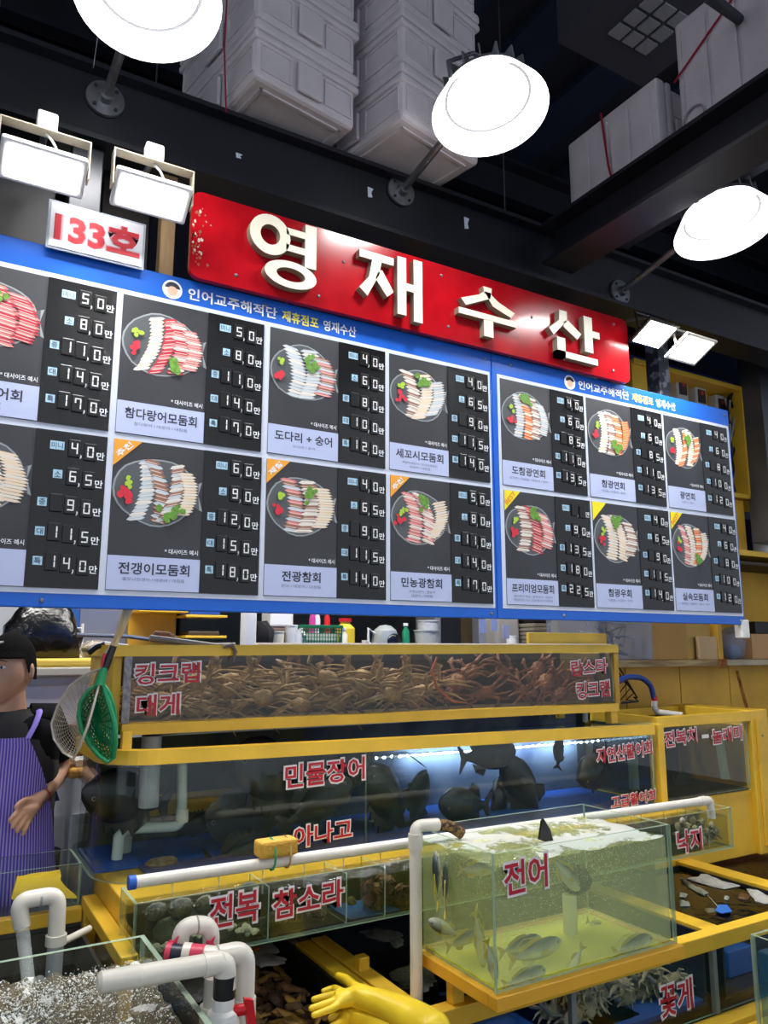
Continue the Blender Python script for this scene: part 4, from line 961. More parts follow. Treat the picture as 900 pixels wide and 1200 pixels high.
tag(MB().box(RX0 + .01, RX1 - .01, 2.515, 2.91, .88, 1.17).build('tank_water', clear('water_dark', (.66, .66, .54), 1.02, .2, murk=.10, murk_rgb=(90, 86, 56), still=True)), 'murky dark water in the right tank', 'water', kind='stuff')
put(FF, 800, 915, 2.72, 0, .5, 'small dim fish on the floor of the dark right tank', group='fish in the right tank')
t = thing('water_hose', 'blue corrugated hose with white elbow feeding the right tank', 'hose', tuple(at(760, 830, Y=2.8)))
pts = [at(p, q_, Y=2.85) for p, q_ in ((722, 800), (735, 793), (752, 794), (763, 803), (766, 818))]
MB().tube(bendpath(pts, .03), .014, 12).build('hose', mat('hose_blue', (28, 62, 140), .4), t)
MB().tube([at(766, 815, Y=2.85), at(767, 821, Y=2.85)], .016, 12).build('collar', red_pl, t)
MB().tube(bendpath([at(767, 821, Y=2.85), at(767, 834, Y=2.84), at(800, 838, Y=2.72)], .03), .015, 12).build('elbow', pvc, t)

# ------------------------------------------------------------------ abalone trough and its pipe
t = glass_tank('shellfish_trough', 'long narrow glass trough with shellfish below the white pipe', .512, 2.865, 2.10, 2.262, .765, .918, .008)
for px in (316, 407, 452, 560, 680, 780, 836):
    x = at(px, 1030, Y=2.1).x; pane(t, 'divider', x, x + .004, 2.108, 2.254, .772, .905)
sticker(t, '전복', 246, 303, 1065, 38, 2.10, .02); sticker(t, '참소라', 320, 402, 1053, 33, 2.10, .02)
sticker(t, '낙지', 793, 822, 985, 26, 2.10, 0)
tr = t
tag(MB().box(.525, 2.85, 2.112, 2.25, .775, .886).build('trough_water', clear('water_olive', (.84, .84, .68), 1.02, .2, murk=.05, murk_rgb=(130, 130, 90), still=True)), 'greenish water inside the long glass trough', 'water', kind='stuff')
tag(MB().poly([(.52, 2.108, .888), (2.857, 2.108, .888), (2.857, 2.254, .888), (.52, 2.254, .888)]).build('water_surface', clear('water_top', (.88, .88, .82), 1.33, .03, bump=.8, bscale=40)), 'rippled water surface of the long glass trough', 'water', kind='stuff')
for px, wd, hh in ((205, .0, 0),):
    pass
t = thing('water_pipe', 'long white water pipe with blue end cap lying over the trough', 'pipe', (1.6, 2.1, .95))
pa, pb = at(156, 1034, Y=2.12), at(826, 939, Y=2.12); pb.z = pa.z - .012
MB().tube(bendpath([pa, pb, pb + Vector((.03, 0, 0)), pb + Vector((.035, 0, -.07))], .02), .0155, 16).build('pipe', pvc, t)
MB().tube([pa + Vector((-.012, 0, 0)), pa + Vector((.006, 0, 0))], .0175, 16).build('end_cap', mat('cap_blue', (30, 90, 190), .4), t)
MB().tube([pb + Vector((-.03, 0, 0)), pb + Vector((.0, 0, 0))], .0185, 16).build('coupling', pvc, t)
wj = clear('water_jet', (.85, .88, .88), 1.33, .05, murk=.25, murk_rgb=(230, 235, 235))
for k in range(17):
    x = pa.x + .10 + k * .125
    if 1.27 < x < 1.33: continue
    m = MB().tube([(x, 2.118, pa.z - .012), (x, 2.116, .93), (x, 2.118, .888)], [.0022, .0016, .0024], 6)
    m.build('water_jet', wj, t)
t = thing('float_block', 'yellow foam block tied to the white pipe with green cord', 'float', tuple(at(322, 1000, Y=2.12)))
a = at(301, 997, Y=2.12); b = at(345, 992, Y=2.12); zc = pa.z + .038
MB().bbox(a.x, b.x, 2.09, 2.15, zc - .022, zc + .022, .008).build('block', mat('sponge_yellow', (214, 166, 62), .8, bump=.4, bscale=120, var=.2), t)
for u, mt in ((.38, mat('cord_green', (50, 160, 110), .6)), (.78, mat('cord_tan', (190, 160, 90), .6))):
    x = a.x + (b.x - a.x) * u
    MB().tube([(x, 2.12 + .034 * math.cos(R(q_)), zc - .017 + (.042) * math.sin(R(q_))) for q_ in range(0, 361, 30)], .0028, 6, caps=False).build('cord', mt, t)
t = thing('clam_shell', 'lone brown shell lying on the yellow ledge beside the rounded tank corner', 'shell', tuple(at(190, 1016, Z=.869)))
WL[t.name] = Vector(at(190, 1016, Z=.869)); p = WL[t.name]
MB().ell(p + Vector((0, 0, .014)), (.052, .032, .016), 18, 8, nz=.08).build('upper_shell', mat('shell_brown', (176, 150, 108), .6, rgb2=(96, 72, 50), vscale=40), t)
MB().ell(p + Vector((0, -.004, .006)), (.047, .030, .007), 16, 6).build('flesh', mat('flesh_cream', (206, 184, 140), .5), t)

# trough contents
peb = [mat('pebble_white', (222, 224, 220), .5), mat('pebble_grey', (110, 116, 116), .5), mat('pebble_dark', (60, 66, 62), .5)]
PEB = []
for k in range(4):
    m = MB().ell((0, 0, 0), (.011 + .002 * (k % 2), .009, .0075), 8, 6, nz=.10, rng=random.Random(k)); PEB.append(m)
pm = [[PEB[k].mesh('pebble', pm_) for k in range(4)] for pm_ in peb]
rng = random.Random(5)
for px0, px1, n_, mi in ((178, 200, 8, 0), (200, 240, 12, 1), (210, 245, 8, 0), (272, 315, 15, 0), (176, 240, 10, 2)):
    for k in range(n_):
        x = at(rng.uniform(px0, px1), 1105, Y=2.13).x
        o = bpy.data.objects.new('pebble', rng.choice(pm[mi])); COL.objects.link(o)
        s_ = rng.uniform(.7, 1.15)
        o.scale = (s_,) * 3
        o.location = (x, 2.122 + rng.uniform(0, .05), .780 + rng.uniform(0, .022)); o.rotation_euler = (rng.uniform(-.5, .5), rng.uniform(-.5, .5), rng.uniform(0, 3))
        tag(o, ['small white pebble on the floor of the trough', 'small grey pebble in the left section of the trough', 'small dark pebble in the left section of the trough'][mi], 'pebble', ['white pebbles in the trough', 'grey pebbles in the trough', 'dark pebbles in the trough'][mi])
ab_m = mat('abalone_dark', (58, 62, 52), .6, rgb2=(104, 106, 84), vscale=24, bump=.6, bscale=60)
def abalone():
    t = thing('abalone', 'x', 'abalone'); m = MB()
    m.ell((0, 0, 0), (.046, .018, .034), 18, 10, nz=.04); m.build('shell', ab_m, t)
    MB().ell((0, .010, 0), (.040, .012, .029), 16, 8).build('foot', mat('abalone_foot', (150, 134, 92), .5), t)
    for k in range(4): MB().tube([(-.02 + .011 * k, -.016, .018 - .002 * k), (-.02 + .011 * k, -.021, .018 - .002 * k)], .0022, 6).build('hole_rim', ab_m, t)
    return t
ab = abalone()
for k, (px, py, s_, lb) in enumerate(((182, 1068, .75, 'abalone in the top left corner of the trough'), (200, 1092, 1.25, 'big dark abalone at the left of the trough floor'), (224, 1078, 1.35, 'biggest domed abalone in the trough left of the abalone lettering'), (212, 1064, .9, 'abalone clinging high in the left trough section'),
                                     (258, 1092, 1.0, 'abalone under the first abalone letter'), (285, 1092, .85, 'olive abalone below the second abalone letter'), (304, 1086, .9, 'abalone beside the first trough divider'), (240, 1060, .8, 'abalone high in the trough left of the lettering'), (290, 1045, .9, 'abalone behind the top of the abalone lettering'))):
    o = ab if k == 0 else copy_tree(ab)
    place(o, at(px, py, Y=2.16 + .01 * (k % 3)), (R(rng.uniform(-12, 12)), R(rng.uniform(-25, 25)), R(rng.uniform(-15, 15))), s_ * .85, lb, 'abalones in the trough')
def whelk():
    t = thing('sea_snail', 'x', 'sea snail'); m = MB()
    m.tube([(.034, 0, 0), (.022, 0, 0), (.008, 0, 0), (-.006, 0, 0), (-.018, 0, 0), (-.030, 0, 0), (-.038, 0, 0)], [.004, .018, .026, .020, .013, .007, .002], 12)
    for x, r_ in ((-.004, .022), (-.017, .015), (-.028, .009)): m.tube(arc((x, 0, 0), r_, 0, 360, 12, 'YZ'), .003, 5, caps=False)
    m.build('shell', mat('whelk_shell', (128, 112, 74), .7, rgb2=(84, 74, 50), vscale=40, bump=.8, bscale=90), t)
    MB().ell((.030, 0, -.006), (.006, .012, .010), 10, 6).build('lid', mat('whelk_lid', (90, 60, 40), .5), t)
    return t
wh = whelk()
for k in range(14):
    px = 322 + (k % 7) * 9 + rng.uniform(-3, 3); py = (1078 if k < 7 else 1063) - (px - 322) * .14 + rng.uniform(-2, 2)
    o = wh if k == 0 else copy_tree(wh)
    place(o, at(px, py, Y=2.15 + .02 * (k % 3)), (rng.uniform(0, 3), rng.uniform(-.6, .6), rng.uniform(0, 6.3)), rng.uniform(.55, .75), 'one of the horned brown sea snails heaped under the sea snail lettering', 'sea snails in the trough')
o = copy_tree(wh); place(o, at(374, 1067, Y=2.13), (0, R(10), R(8)), .85, 'pale ribbed shell lying at the divider right of the sea snails', 'shells')
o = copy_tree(wh); place(o, at(412, 1056, Y=2.13), (0, R(-30), R(180)), .5, 'small white pointed shell beside the brown ruffled clump', 'shells')
tag(MB().box(1.13, 1.30, 2.115, 2.25, .775, .779).build('blue_sheet', blue_pl), 'blue plastic sheet on the trough floor beside the sea snails', 'sheet')
# ruffled sea-squirt clump
ruf = mat('ruffle_brown', (136, 96, 66), .6, rgb2=(78, 52, 38), vscale=30)
def ruffle():
    m = MB()
    for k in range(7):
        a0 = rng.uniform(0, 6.28); c0 = Vector((rng.gauss(0, .006), rng.gauss(0, .006), rng.gauss(0, .006))); vs = []
        for j in range(13):
            a = a0 + j * .5; r_ = .013 + .004 * math.sin(j * 1.9)
            vs += [c0 + Vector((r_ * math.cos(a), .004 * math.sin(j * 2.3) - .004, r_ * math.sin(a))), c0 + Vector((r_ * .5 * math.cos(a), .010, r_ * .5 * math.sin(a)))]
        m.add(vs, [(2 * j, 2 * j + 1, 2 * j + 3, 2 * j + 2) for j in range(12)], 0, smooth=True)
    return m.mesh('frill', ruf)
rm = [ruffle() for _ in range(3)]
t = thing('ruffled_sea_squirt', 'ruffled brown sea squirt clump in the trough left of the upright pipe', 'sea squirt', tuple(at(455, 1050, Y=2.18)))
WL[t.name] = Vector(at(455, 1050, Y=2.18))
for k in range(34):
    px, py = rng.uniform(428, 484), rng.uniform(1030, 1068); p = at(px, py, Y=2.14 + rng.uniform(0, .06))
    if p.z < .79: p.z = .79
    o = bpy.data.objects.new('frill', rm[k % 3]); COL.objects.link(o); o.parent = t; o.location = p - WL[t.name]; o.rotation_euler = (rng.uniform(-1, 1), rng.uniform(0, 6.3), rng.uniform(-.8, .8)); o.scale = (rng.uniform(.8, 1.3),) * 3
# octopuses in the right part
octm = mat('octopus_grey', (190, 182, 168), .45, rgb2=(96, 88, 80), vscale=26)
def octopus(seed):
    rg = random.Random(seed); t = thing('small_octopus', 'x', 'octopus'); MB().ell((0, 0, .01), (.018, .014, .022), 12, 8).build('mantle', octm, t)
    for k in range(8):
        a = k * math.pi / 4; p = Vector((0, 0, -.005)); pts = [p.copy()]
        for j in range(6):
            a += rg.uniform(-.6, .6); p = p + Vector((math.cos(a) * .011, math.sin(a) * .005, rg.uniform(-.007, .006))); pts.append(p.copy())
        MB().tube(pts, [.005, .0045, .004, .0035, .003, .002, .001], 6).build('arm', octm, t)
    return t
oc = [octopus(1), octopus(2)]
for k, (px, py) in enumerate(((803, 988), (818, 984), (806, 972), (828, 978), (798, 978), (822, 966), (834, 970), (812, 964), (800, 966), (810, 990), (825, 988), (832, 980), (796, 972), (815, 974), (838, 976), (804, 982))):
    o = oc[k] if k < 2 else copy_tree(oc[k % 2])
    place(o, at(px, py, Y=2.145 + .015 * (k % 4)), (rng.uniform(-.4, .4), rng.uniform(-.5, .5), rng.uniform(-.4, .4)), .85, 'one of the small grey octopuses tangled behind the octopus lettering', 'octopuses in the trough')
tag(MB().tube([(2.79, 2.2, .782), (2.815, 2.2, .784), (2.84, 2.19, .780)], [.006, .009, .004], 8).build('sea_cucumber', octm), 'pale slug-like creature at the right end of the trough', 'sea creature')

# ------------------------------------------------------------------ low pools under the beam frame
pool_b = mat('pool_black', (14, 15, 18), .5, var=.3)
pool_bl = mat('pool_blue', (18, 70, 150), .5, var=.3)
def basin(name, label, x0, x1, y0, y1, z0, z1, m_):
    t = thing(name, label, 'basin', ((x0 + x1) / 2, (y0 + y1) / 2, z0))
    MB().box(x0, x1, y0, y1, z0, z0 + .01).build('bottom', m_, t)
    MB().box(x0, x1, y1 - .01, y1, z0 + .01, z1).build('side', m_, t); MB().box(x0, x0 + .01, y0, y1 - .01, z0 + .01, z1).build('side', m_, t)
    MB().box(x1 - .01, x1, y0, y1 - .01, z0 + .01, z1).build('side', m_, t)
    return t
basin('pool_basin', 'dark basin holding the brown heap at the bottom left', .57, 1.13, 1.30, 2.85, .36, .59, pool_b)
basin('pool_basin', 'black and blue basin behind the upright white pipe', 1.25, 2.39, 1.90, 2.85, .36, .59, mat('pool_navy', (10, 22, 52), .5, var=.3))
basin('pool_basin', 'black basin with white foam right of the yellow-green tank', 2.485, 3.015, 1.90, 2.50, .36, .59, pool_b)
basin('pool_basin', 'brown rippled basin at the right edge under the yellow post', 3.13, 4.6, 1.90, 2.95, .36, .59, mat('pool_brown', (70, 44, 26), .5, rgb2=(120, 80, 44), vscale=8))
pw = clear('pool_water', (.72, .76, .76), 1.33, .03, bump=.6, bscale=9)
pwb = clear('pool_water_brown', (.72, .60, .44), 1.33, .03, bump=1.0, bscale=16, stretch=(1, 3, 1))
for x0, x1, y0, y1, m_, lb in ((.58, 1.13, 1.3, 2.84, pw, 'dark water around the brown heap at the bottom left'), (1.26, 2.385, 1.9, 2.84, pw, 'dark water behind the upright white pipe'), (2.49, 3.01, 1.9, 2.49, pw, 'black water with foam right of the yellow-green tank'), (3.135, 4.59, 1.9, 2.94, pwb, 'brown rippled water at the right edge')):
    z = .578 if 2.4 < x0 < 3 else .535 if x0 > 1 else .47
    tag(MB().poly([(x0, y0, z), (x1, y0, z), (x1, y1, z), (x0, y1, z)]).build('pool_water', m_), lb, 'water', kind='stuff')
tag(MB().box(1.60, 2.1, 1.93, 2.3, .375, .385).build('blue_liner', pool_bl), 'blue plastic liner in the pool left of the yellow-green tank', 'liner')
tag(MB().poly([at(510, 1140, Z=.5), at(515, 1163, Z=.5), at(553, 1160, Z=.5), at(520, 1130, Z=.5)]).ext([at(510, 1140, Z=.5), at(515, 1163, Z=.5), at(553, 1160, Z=.5), at(520, 1130, Z=.5)], (0, 0, -.01)).build('blue_crate_edge', blue_pl), 'blue plastic crate corner beside the foot of the upright pipe', 'crate')
foam_w = mat('froth', (216, 216, 210), .85, bump=.8, bscale=220, var=.25, vscale=40)
film_w = mat('froth_dim', (170, 170, 178), .6, bump=.6, bscale=90, var=.4, vscale=20)
def froth(name, pts, Z, label, m_=foam_w, seed=1, cat='froth'):
    """frothy patch floating on water: outline of points, domed a few millimetres"""
    rg = random.Random(seed); P_l = [at(a, b, Z=Z) for a, b in pts]; c = sum(P_l, Vector()) / len(P_l); rings = [1, .97, .7, .35]; vs = []; n = 0; ol = []
    for i in range(len(P_l)):
        a, b = P_l[i], P_l[(i + 1) % len(P_l)]
        for q_ in range(5):
            p = a.lerp(b, q_ / 5); d = (p - c); ol.append(c + d * rg.uniform(.88, 1.06))
    n = len(ol)
    for ri, k in enumerate(rings):
        for p in ol: vs.append(c + (p - c) * k + Vector((0, 0, [0, .002, .006, .007][ri] + (rg.uniform(0, .003) if ri > 1 else 0))))
    vs.append(c + Vector((0, 0, .008)))
    fs = [(i * n + j, i * n + (j + 1) % n, (i + 1) * n + (j + 1) % n, (i + 1) * n + j) for i in range(3) for j in range(n)] + [(3 * n + j, 3 * n + (j + 1) % n, 4 * n) for j in range(n)]
    return tag(MB().add(vs, fs, 0, smooth=True).build(name, m_), label, cat, kind='stuff')
froth('froth', [(806, 1030), (825, 1023), (850, 1034), (866, 1038), (850, 1043), (838, 1040), (822, 1036)], .580, 'large frothy foam patch on the black pool', seed=2)
froth('froth', [(873, 1041), (890, 1044), (902, 1052), (900, 1060), (885, 1056)], .580, 'foam patch at the right edge of the black pool', seed=3)
froth('froth', [(795, 1027), (815, 1040), (831, 1047), (826, 1050), (806, 1040)], .580, 'narrow streak of foam on the black pool', seed=4)
froth('froth', [(796, 1047), (806, 1049), (803, 1052), (796, 1051)], .580, 'small upper foam dot beside the yellow-green tank', seed=5)
froth('froth', [(796, 1056), (808, 1058), (809, 1062), (797, 1062)], .580, 'small lower foam dot beside the yellow-green tank', seed=6)
froth('froth', [(825, 1066), (836, 1065), (843, 1068), (830, 1070)], .536, 'small foam streak beside the blue tag', seed=7)
froth('froth', [(849, 1051), (855, 1052), (853, 1055), (848, 1054)], .580, 'tiny foam dot in the middle of the black pool', seed=8)
froth('froth', [(866, 1047), (880, 1050), (876, 1055), (864, 1053)], .5795, 'brownish scum between foam patches on the black pool', mat('scum', (110, 78, 36), .5, var=.4, vscale=30), seed=9)
froth('froth', [(420, 1092), (440, 1088), (470, 1092), (473, 1104), (450, 1104), (430, 1098)], .536, 'dim foam film on the dark pool behind the yellow beam', film_w, seed=10)
froth('froth', [(452, 1096), (466, 1094), (474, 1108), (462, 1112)], .5365, 'small dim foam film beside the upright pipe', film_w, seed=11)
froth('bubbly_patch', [(455, 1140), (480, 1128), (506, 1128), (512, 1150), (500, 1164), (470, 1160)], .537, 'grainy bubbly patch around the foot of the upright pipe', mat('grainy', (92, 94, 92), .6, bump=1, bscale=260, rgb2=(44, 46, 46), vscale=120), seed=12)
t = thing('blue_tag', 'blue tag on a string floating on the black pool', 'tag', tuple(at(848, 1066, Z=.584)))
P_l = [at(a, b, Z=.584) for a, b in ((838, 1068), (842, 1061), (852, 1061), (858, 1069), (846, 1071))]
MB().ext(P_l, (0, 0, .003)).build('tag_sheet', mat('tag_blue', (40, 120, 220), .4), t)
MB().tube([at(842, 1063, Z=.587), at(832, 1052, Z=.589), at(829, 1049, Z=.589)], .0012, 5).build('string', white_pl, t)

# brown heap (rough shells and claws) at bottom left
rough = [mat('rough_brown', (150, 108, 72), .7, rgb2=(60, 42, 30), vscale=30, bump=.8, bscale=70), mat('rough_dark', (104, 78, 58), .7, rgb2=(46, 34, 28), vscale=30, bump=.8), mat('rough_ochre', (160, 122, 54), .7, rgb2=(90, 62, 34), vscale=30)]
def rag(seed):
    rg = random.Random(seed); L = rg.uniform(.06, .12); k = 6; pts = [Vector((L * (i / (k - 1) - .5), rg.uniform(-.008, .008), rg.uniform(-.005, .008))) for i in range(k)]
    return MB().tube(pts, [rg.uniform(.004, .008)] + [rg.uniform(.008, .017) for _ in range(k - 2)] + [.004], 8, flat=rg.uniform(.4, .8)).mesh('crust', rough[seed % 3], angle=50)
rg_m = [rag(k) for k in range(6)]
for k in range(120):
    px, py = rng.uniform(285, 420), rng.uniform(1118, 1215)
    if py < 1140 and px < 330: continue
    p = at(px, py, Z=.50 + rng.uniform(-.02, .02))
    if p.x > 1.11: continue
    o = bpy.data.objects.new('sea_squirt', rg_m[k % 6]); COL.objects.link(o); o.location = p; o.rotation_euler = (rng.uniform(-.5, .5), rng.uniform(-.5, .5), rng.uniform(0, 3.14))
    tag(o, 'one of the knobbly brown sea creatures heaped left of the yellow glove', 'sea creature', 'brown sea creatures in the bottom left basin')
MB_ = MB().box(.585, 1.12, 1.32, 2.3, .40, .475); tag(MB_.build('heap_core', rough[1]), 'packed lower layer of the brown heap at the bottom left', 'sea creature', kind='stuff')
ice = mat('ice_film', (200, 202, 206), .35, bump=1.0, bscale=26, var=.4, vscale=14)
def ice_sheet(pts, Z, lb, seed):
    o = froth('wet_film', pts, Z, lb, ice, seed, 'film'); return o
ice_sheet([(292, 1092), (330, 1078), (365, 1090), (372, 1102), (350, 1112), (330, 1116), (300, 1122), (288, 1110)], .545, 'crumpled greyish film above the brown heap', 21)
ice_sheet([(345, 1100), (368, 1104), (386, 1122), (392, 1138), (372, 1128), (356, 1120)], .55, 'pale film lobe beside the yellow beam', 22)
ice_sheet([(296, 1112), (318, 1118), (338, 1124), (334, 1130), (306, 1134), (292, 1126)], .548, 'pale film lobe right of the white valve pipes', 23)
ice_sheet([(212, 1135), (262, 1108), (285, 1112), (240, 1170), (228, 1178), (210, 1160)], .53, 'grey film under the white pipes beside the front glass tank', 24)
tag(MB().ell(at(300, 1112, Z=.56), (.016, .012, .006), 10, 6, nz=.2).build('shell_bit', mat('bit_orange', (196, 110, 50), .5)), 'small orange shell bit on the grey film', 'shell')

# ------------------------------------------------------------------ lower glass front tanks
lt = thing('lower_tanks', 'row of low glass-fronted tanks under the front yellow beam', 'fish tank', (2.2, 2.0, .3))
for x0, x1 in ((1.25, 1.742), (1.748, 2.385), (2.391, 3.5)):
    pane(lt, 'front_pane', x0, x1, 1.862, 1.870, .352, .552)
for x in (1.745, 2.388): MB().bbox(x - .010, x + .010, 1.856, 1.875, .352, .552, .002).build('seam_post', mat('seam_grey', (120, 128, 126), .4), lt)
MB().box(.6, 3.6, 1.875, 1.898, .30, .32).build('bottom_sheet', pool_bl, lt)
m = MB(); m.bbox(.7, 4.6, 1.80, 1.86, .315, .350, .003); m.build('bottom_rail', yellow, lt)
m = MB(); m.bbox(.7, 4.6, 1.765, 1.80, .285, .330, .003); m.build('bottom_rail', yellow, lt)
MB().bbox(.7, 4.6, 1.80, 1.86, -.1, .285, .003).build('skirt', yellow_d, lt)
sticker(lt, '꽃게', 773, 811, 1169, 38, 1.862, .0)
# blue interior shapes
for (x0, x1, y, z0, z1, c_, lb) in ((1.25, 1.74, 1.896, .36, .47, 'navy', 'blue crate inside the lower tank left of the crab pile'),):
    tag(MB().box(1.30, 1.60, 1.90, 1.93, .365, .45).build('blue_crate', blue_pl), lb, 'crate')
for k, (x, y, w_, lb) in enumerate(((2.47, 2.05, .16, 'blue crate on the floor of the lower right tank'), (2.62, 1.98, .14, 'small blue crate at the bottom right in the lower tank'), (2.55, 2.20, .2, 'blue crate at the back of the lower right tank'))):
    tag(MB().bbox(x, x + w_, y, y + .06, .371, .43 + .03 * k, .004).build('blue_crate', blue_pl), lb, 'crate')
# swimming crabs heap
scm = mat('blue_crab', (176, 164, 136), .5, rgb2=(104, 98, 84), vscale=40, bump=.4, bscale=90)
def swim_crab(seed):
    rg = random.Random(seed); t = thing('swimming_crab', 'x', 'crab')
    out = [(-.075, .0), (-.05, .018), (-.03, .028), (0, .032), (.03, .028), (.05, .018), (.075, .0), (.045, -.022), (.02, -.032), (-.02, -.032), (-.045, -.022)]
    m = MB(); m.add([(a, b, 0) for a, b in out] + [(a * .75, b * .75, .013) for a, b in out] + [(a * .75, b * .75, -.010) for a, b in out],
                    [(i, (i + 1) % 11, 11 + (i + 1) % 11, 11 + i) for i in range(11)] + [((i + 1) % 11, i, 22 + i, 22 + (i + 1) % 11) for i in range(11)] + [tuple(range(11, 22)), tuple(range(22, 33))[::-1]], 0, smooth=True)
    m.build('carapace', scm, t)
    for s_ in (-1, 1):
        for k in range(4):
            a = R(20 - 24 * k + rg.uniform(-6, 6)); L = .075; d = Vector((s_ * math.cos(a), math.sin(a), 0))
            MB().tube([d * .035, d * L * .7 + Vector((0, 0, .018)), d * L + Vector((0, 0, -.005)), d * L * 1.25 + Vector((0, -.01, -.02))], [.006, .005, .0045 if k < 3 else .008, .001], 6, flat=.6).build('leg', scm, t)
        d = Vector((s_ * .8, .6, 0)); e = Vector((s_ * .02, .085, .01))
        MB().tube([d * .04, d * .085, d * .085 + e * .5, e + d * .05 + Vector((0, .03, 0))], [.007, .008, .011, .002], 7).build('claw', mat('claw_bluish', (104, 112, 118), .45, rgb2=(150, 140, 120), vscale=40), t)
    return t
sw = [swim_crab(1), swim_crab(2)]
for k in range(30):
    px = rng.uniform(640, 828); top = 1138 - 8 * math.sin((px - 640) / 188 * math.pi); py = rng.uniform(top, 1196)
    o = sw[k] if k < 2 else copy_tree(sw[k % 2])
    p = at(px, py, Y=1.99 + rng.uniform(0, .10)); p.z = max(p.z, .40)
    place(o, p, (rng.uniform(.2, 1.3), rng.uniform(-.6, .6), rng.uniform(-1.5, 1.5)), .85, 'one of the grey-brown swimming crabs piled in the lower tank', 'swimming crabs in the lower tank')
tag(MB().box(1.76, 2.37, 1.90, 2.30, .37, .385).build('tank_water', pool_bl), 'blue floor sheet under the swimming crabs', 'sheet')
# right front tank
t = glass_tank('fish_tank', 'glass tank with pale blue water at the bottom right corner', 2.225, 2.85, .95, 1.60, .25, .70, .010)
tag(MB().box(2.238, 2.838, .962, 1.588, .262, .655).build('tank_water', clear('water_cyan', (.70, .86, .92), 1.33, .05, murk=.22, murk_rgb=(70, 140, 180), bump=.3, bscale=12)), 'pale blue water of the bottom right tank', 'water', kind='stuff')
tag(MB().bbox(2.22, 2.86, .95, 1.60, .20, .248, .004).build('tank_plinth', yellow), 'yellow base under the bottom right tank', 'base')
tag(MB().bbox(2.24, 2.84, .97, 1.58, -.1, .20, .004).build('tank_stand', blue_pl), 'blue stand under the bottom right tank', 'stand')

# ------------------------------------------------------------------ shad tank (yellow-green)
JX0, JX1, JY0, JY1, JZ0, JZ1 = 1.300, 1.968, 1.655, 2.015, .700, 1.032
t = glass_tank('shad_tank', 'square glass tank of yellow-green water with silver fish', JX0, JX1, JY0, JY1, JZ0, JZ1, .009)
sy = mat('stand_yellow', (236, 176, 50), .42, var=.1)
m = MB().bbox(JX0 - .012, JX1 + .012, JY0 - .014, JY0 + .022, .668, .702, .003); m.build('stand_front', sy, t)
m = MB().bbox(JX0 - .012, JX0 + .022, JY0 + .022, JY1 + .012, .668, .702, .003); m.build('stand_side', sy, t)
m = MB().bbox(JX1 - .022, JX1 + .012, JY0 + .022, JY1 + .012, .668, .702, .003); m.build('stand_side', sy, t)
m = MB().bbox(JX0 + .022, JX1 - .022, JY1 - .022, JY1 + .012, .668, .702, .003); m.build('stand_back', sy, t)
MB().box(JX0 + .02, JX1 - .02, JY0 + .02, JY1 - .02, .685, .698).build('floor_board', mat('floor_yellow', (248, 228, 30), .5), t)
for x in (JX0 + .03, JX1 - .03):
    MB().bbox(x - .02, x + .02, 1.86, 1.89, .604, .668, .003).build('stand_foot', yellow, t)
sticker(t, '전어', 590, 641, 1025, 40, JY0, .04)
gw = clear('water_yellow_green', (.985, .99, .84), 1.05, .05, murk=.27, murk_rgb=(244, 248, 196), still=True)
tag(MB().box(JX0 + .012, JX1 - .012, JY0 + .012, JY1 - .012, JZ0 + .012, .995).build('tank_water', gw), 'cloudy yellow-green water in the shad tank', 'water', kind='stuff')
fr = MB(); nx, ny = 36, 22; rg = random.Random(4)
vs = []
for j in range(ny + 1):
    for i in range(nx + 1):
        u, v = i / nx, j / ny; x = JX0 + .013 + u * (JX1 - JX0 - .026); y = JY0 + .013 + v * (JY1 - JY0 - .026)
        vs.append((x, y, .9965 + .004 * math.sin(u * 19 + v * 5) * math.cos(v * 13) + rg.uniform(0, .003)))
fr.add(vs, [(j * (nx + 1) + i, j * (nx + 1) + i + 1, (j + 1) * (nx + 1) + i + 1, (j + 1) * (nx + 1) + i) for j in range(ny) for i in range(nx)], 0, smooth=True)
tag(fr.build('frothy_surface', clear('froth_surface', (.90, .93, .72), 1.33, .05, bump=1, bscale=50, foam=.47, foam_scale=5, foam_max=.72)), 'frothy white surface of the shad tank', 'froth', kind='stuff')
# bubbles in the shad tank
bm_ = MB(); oc8 = [(1, 0, 0), (0, 1, 0), (-1, 0, 0), (0, -1, 0), (0, 0, 1), (0, 0, -1)]; of8 = [(0, 1, 4), (1, 2, 4), (2, 3, 4), (3, 0, 4), (1, 0, 5), (2, 1, 5), (3, 2, 5), (0, 3, 5)]
for k in range(2600):
    u = rng.random(); x = JX0 + .02 + rng.random() * (JX1 - JX0 - .04)
    if k % 2: x = min(JX1 - .02, max(JX0 + .02, rng.gauss(1.72, .13)))
    y = rng.uniform(JY0 + .02, JY1 - .02); z = .99 - abs(rng.gauss(0, .09)); s_ = rng.uniform(.0006, .0013)
    if z < .72: continue
    bm_.add([(x + a * s_, y + b * s_, z + c_ * s_) for a, b, c_ in oc8], of8)
tag(bm_.build('bubbles', mat('bubble_white', (236, 240, 220), .3)), 'fine air bubbles rising in the shad tank', 'bubbles', kind='stuff')
tag(MB().tube([at(667, 1048, Y=1.86), Vector((at(667, 1048, Y=1.86).x, 1.86, .712))], .021, 16, mi=0).build('standpipe', mat('pvc_warm', (222, 222, 196), .4)), 'white standpipe standing in the shad tank', 'pipe')
tag(MB().ell(at(676, 1030, Y=1.86), (.050, .035, .042), 16, 10, nz=.14).build('air_sponge', mat('sponge_brown', (92, 92, 60), .9, bump=1, bscale=150, var=.4, vscale=60)), 'dark foam air sponge above the standpipe of the shad tank', 'sponge')
silver = gradz('fish_silver', (214, 216, 206), (70, 80, 76), -.012, .030, .28, .25, .35, 90)
fin_y = mat('fin_yellow', (196, 180, 70), .5)
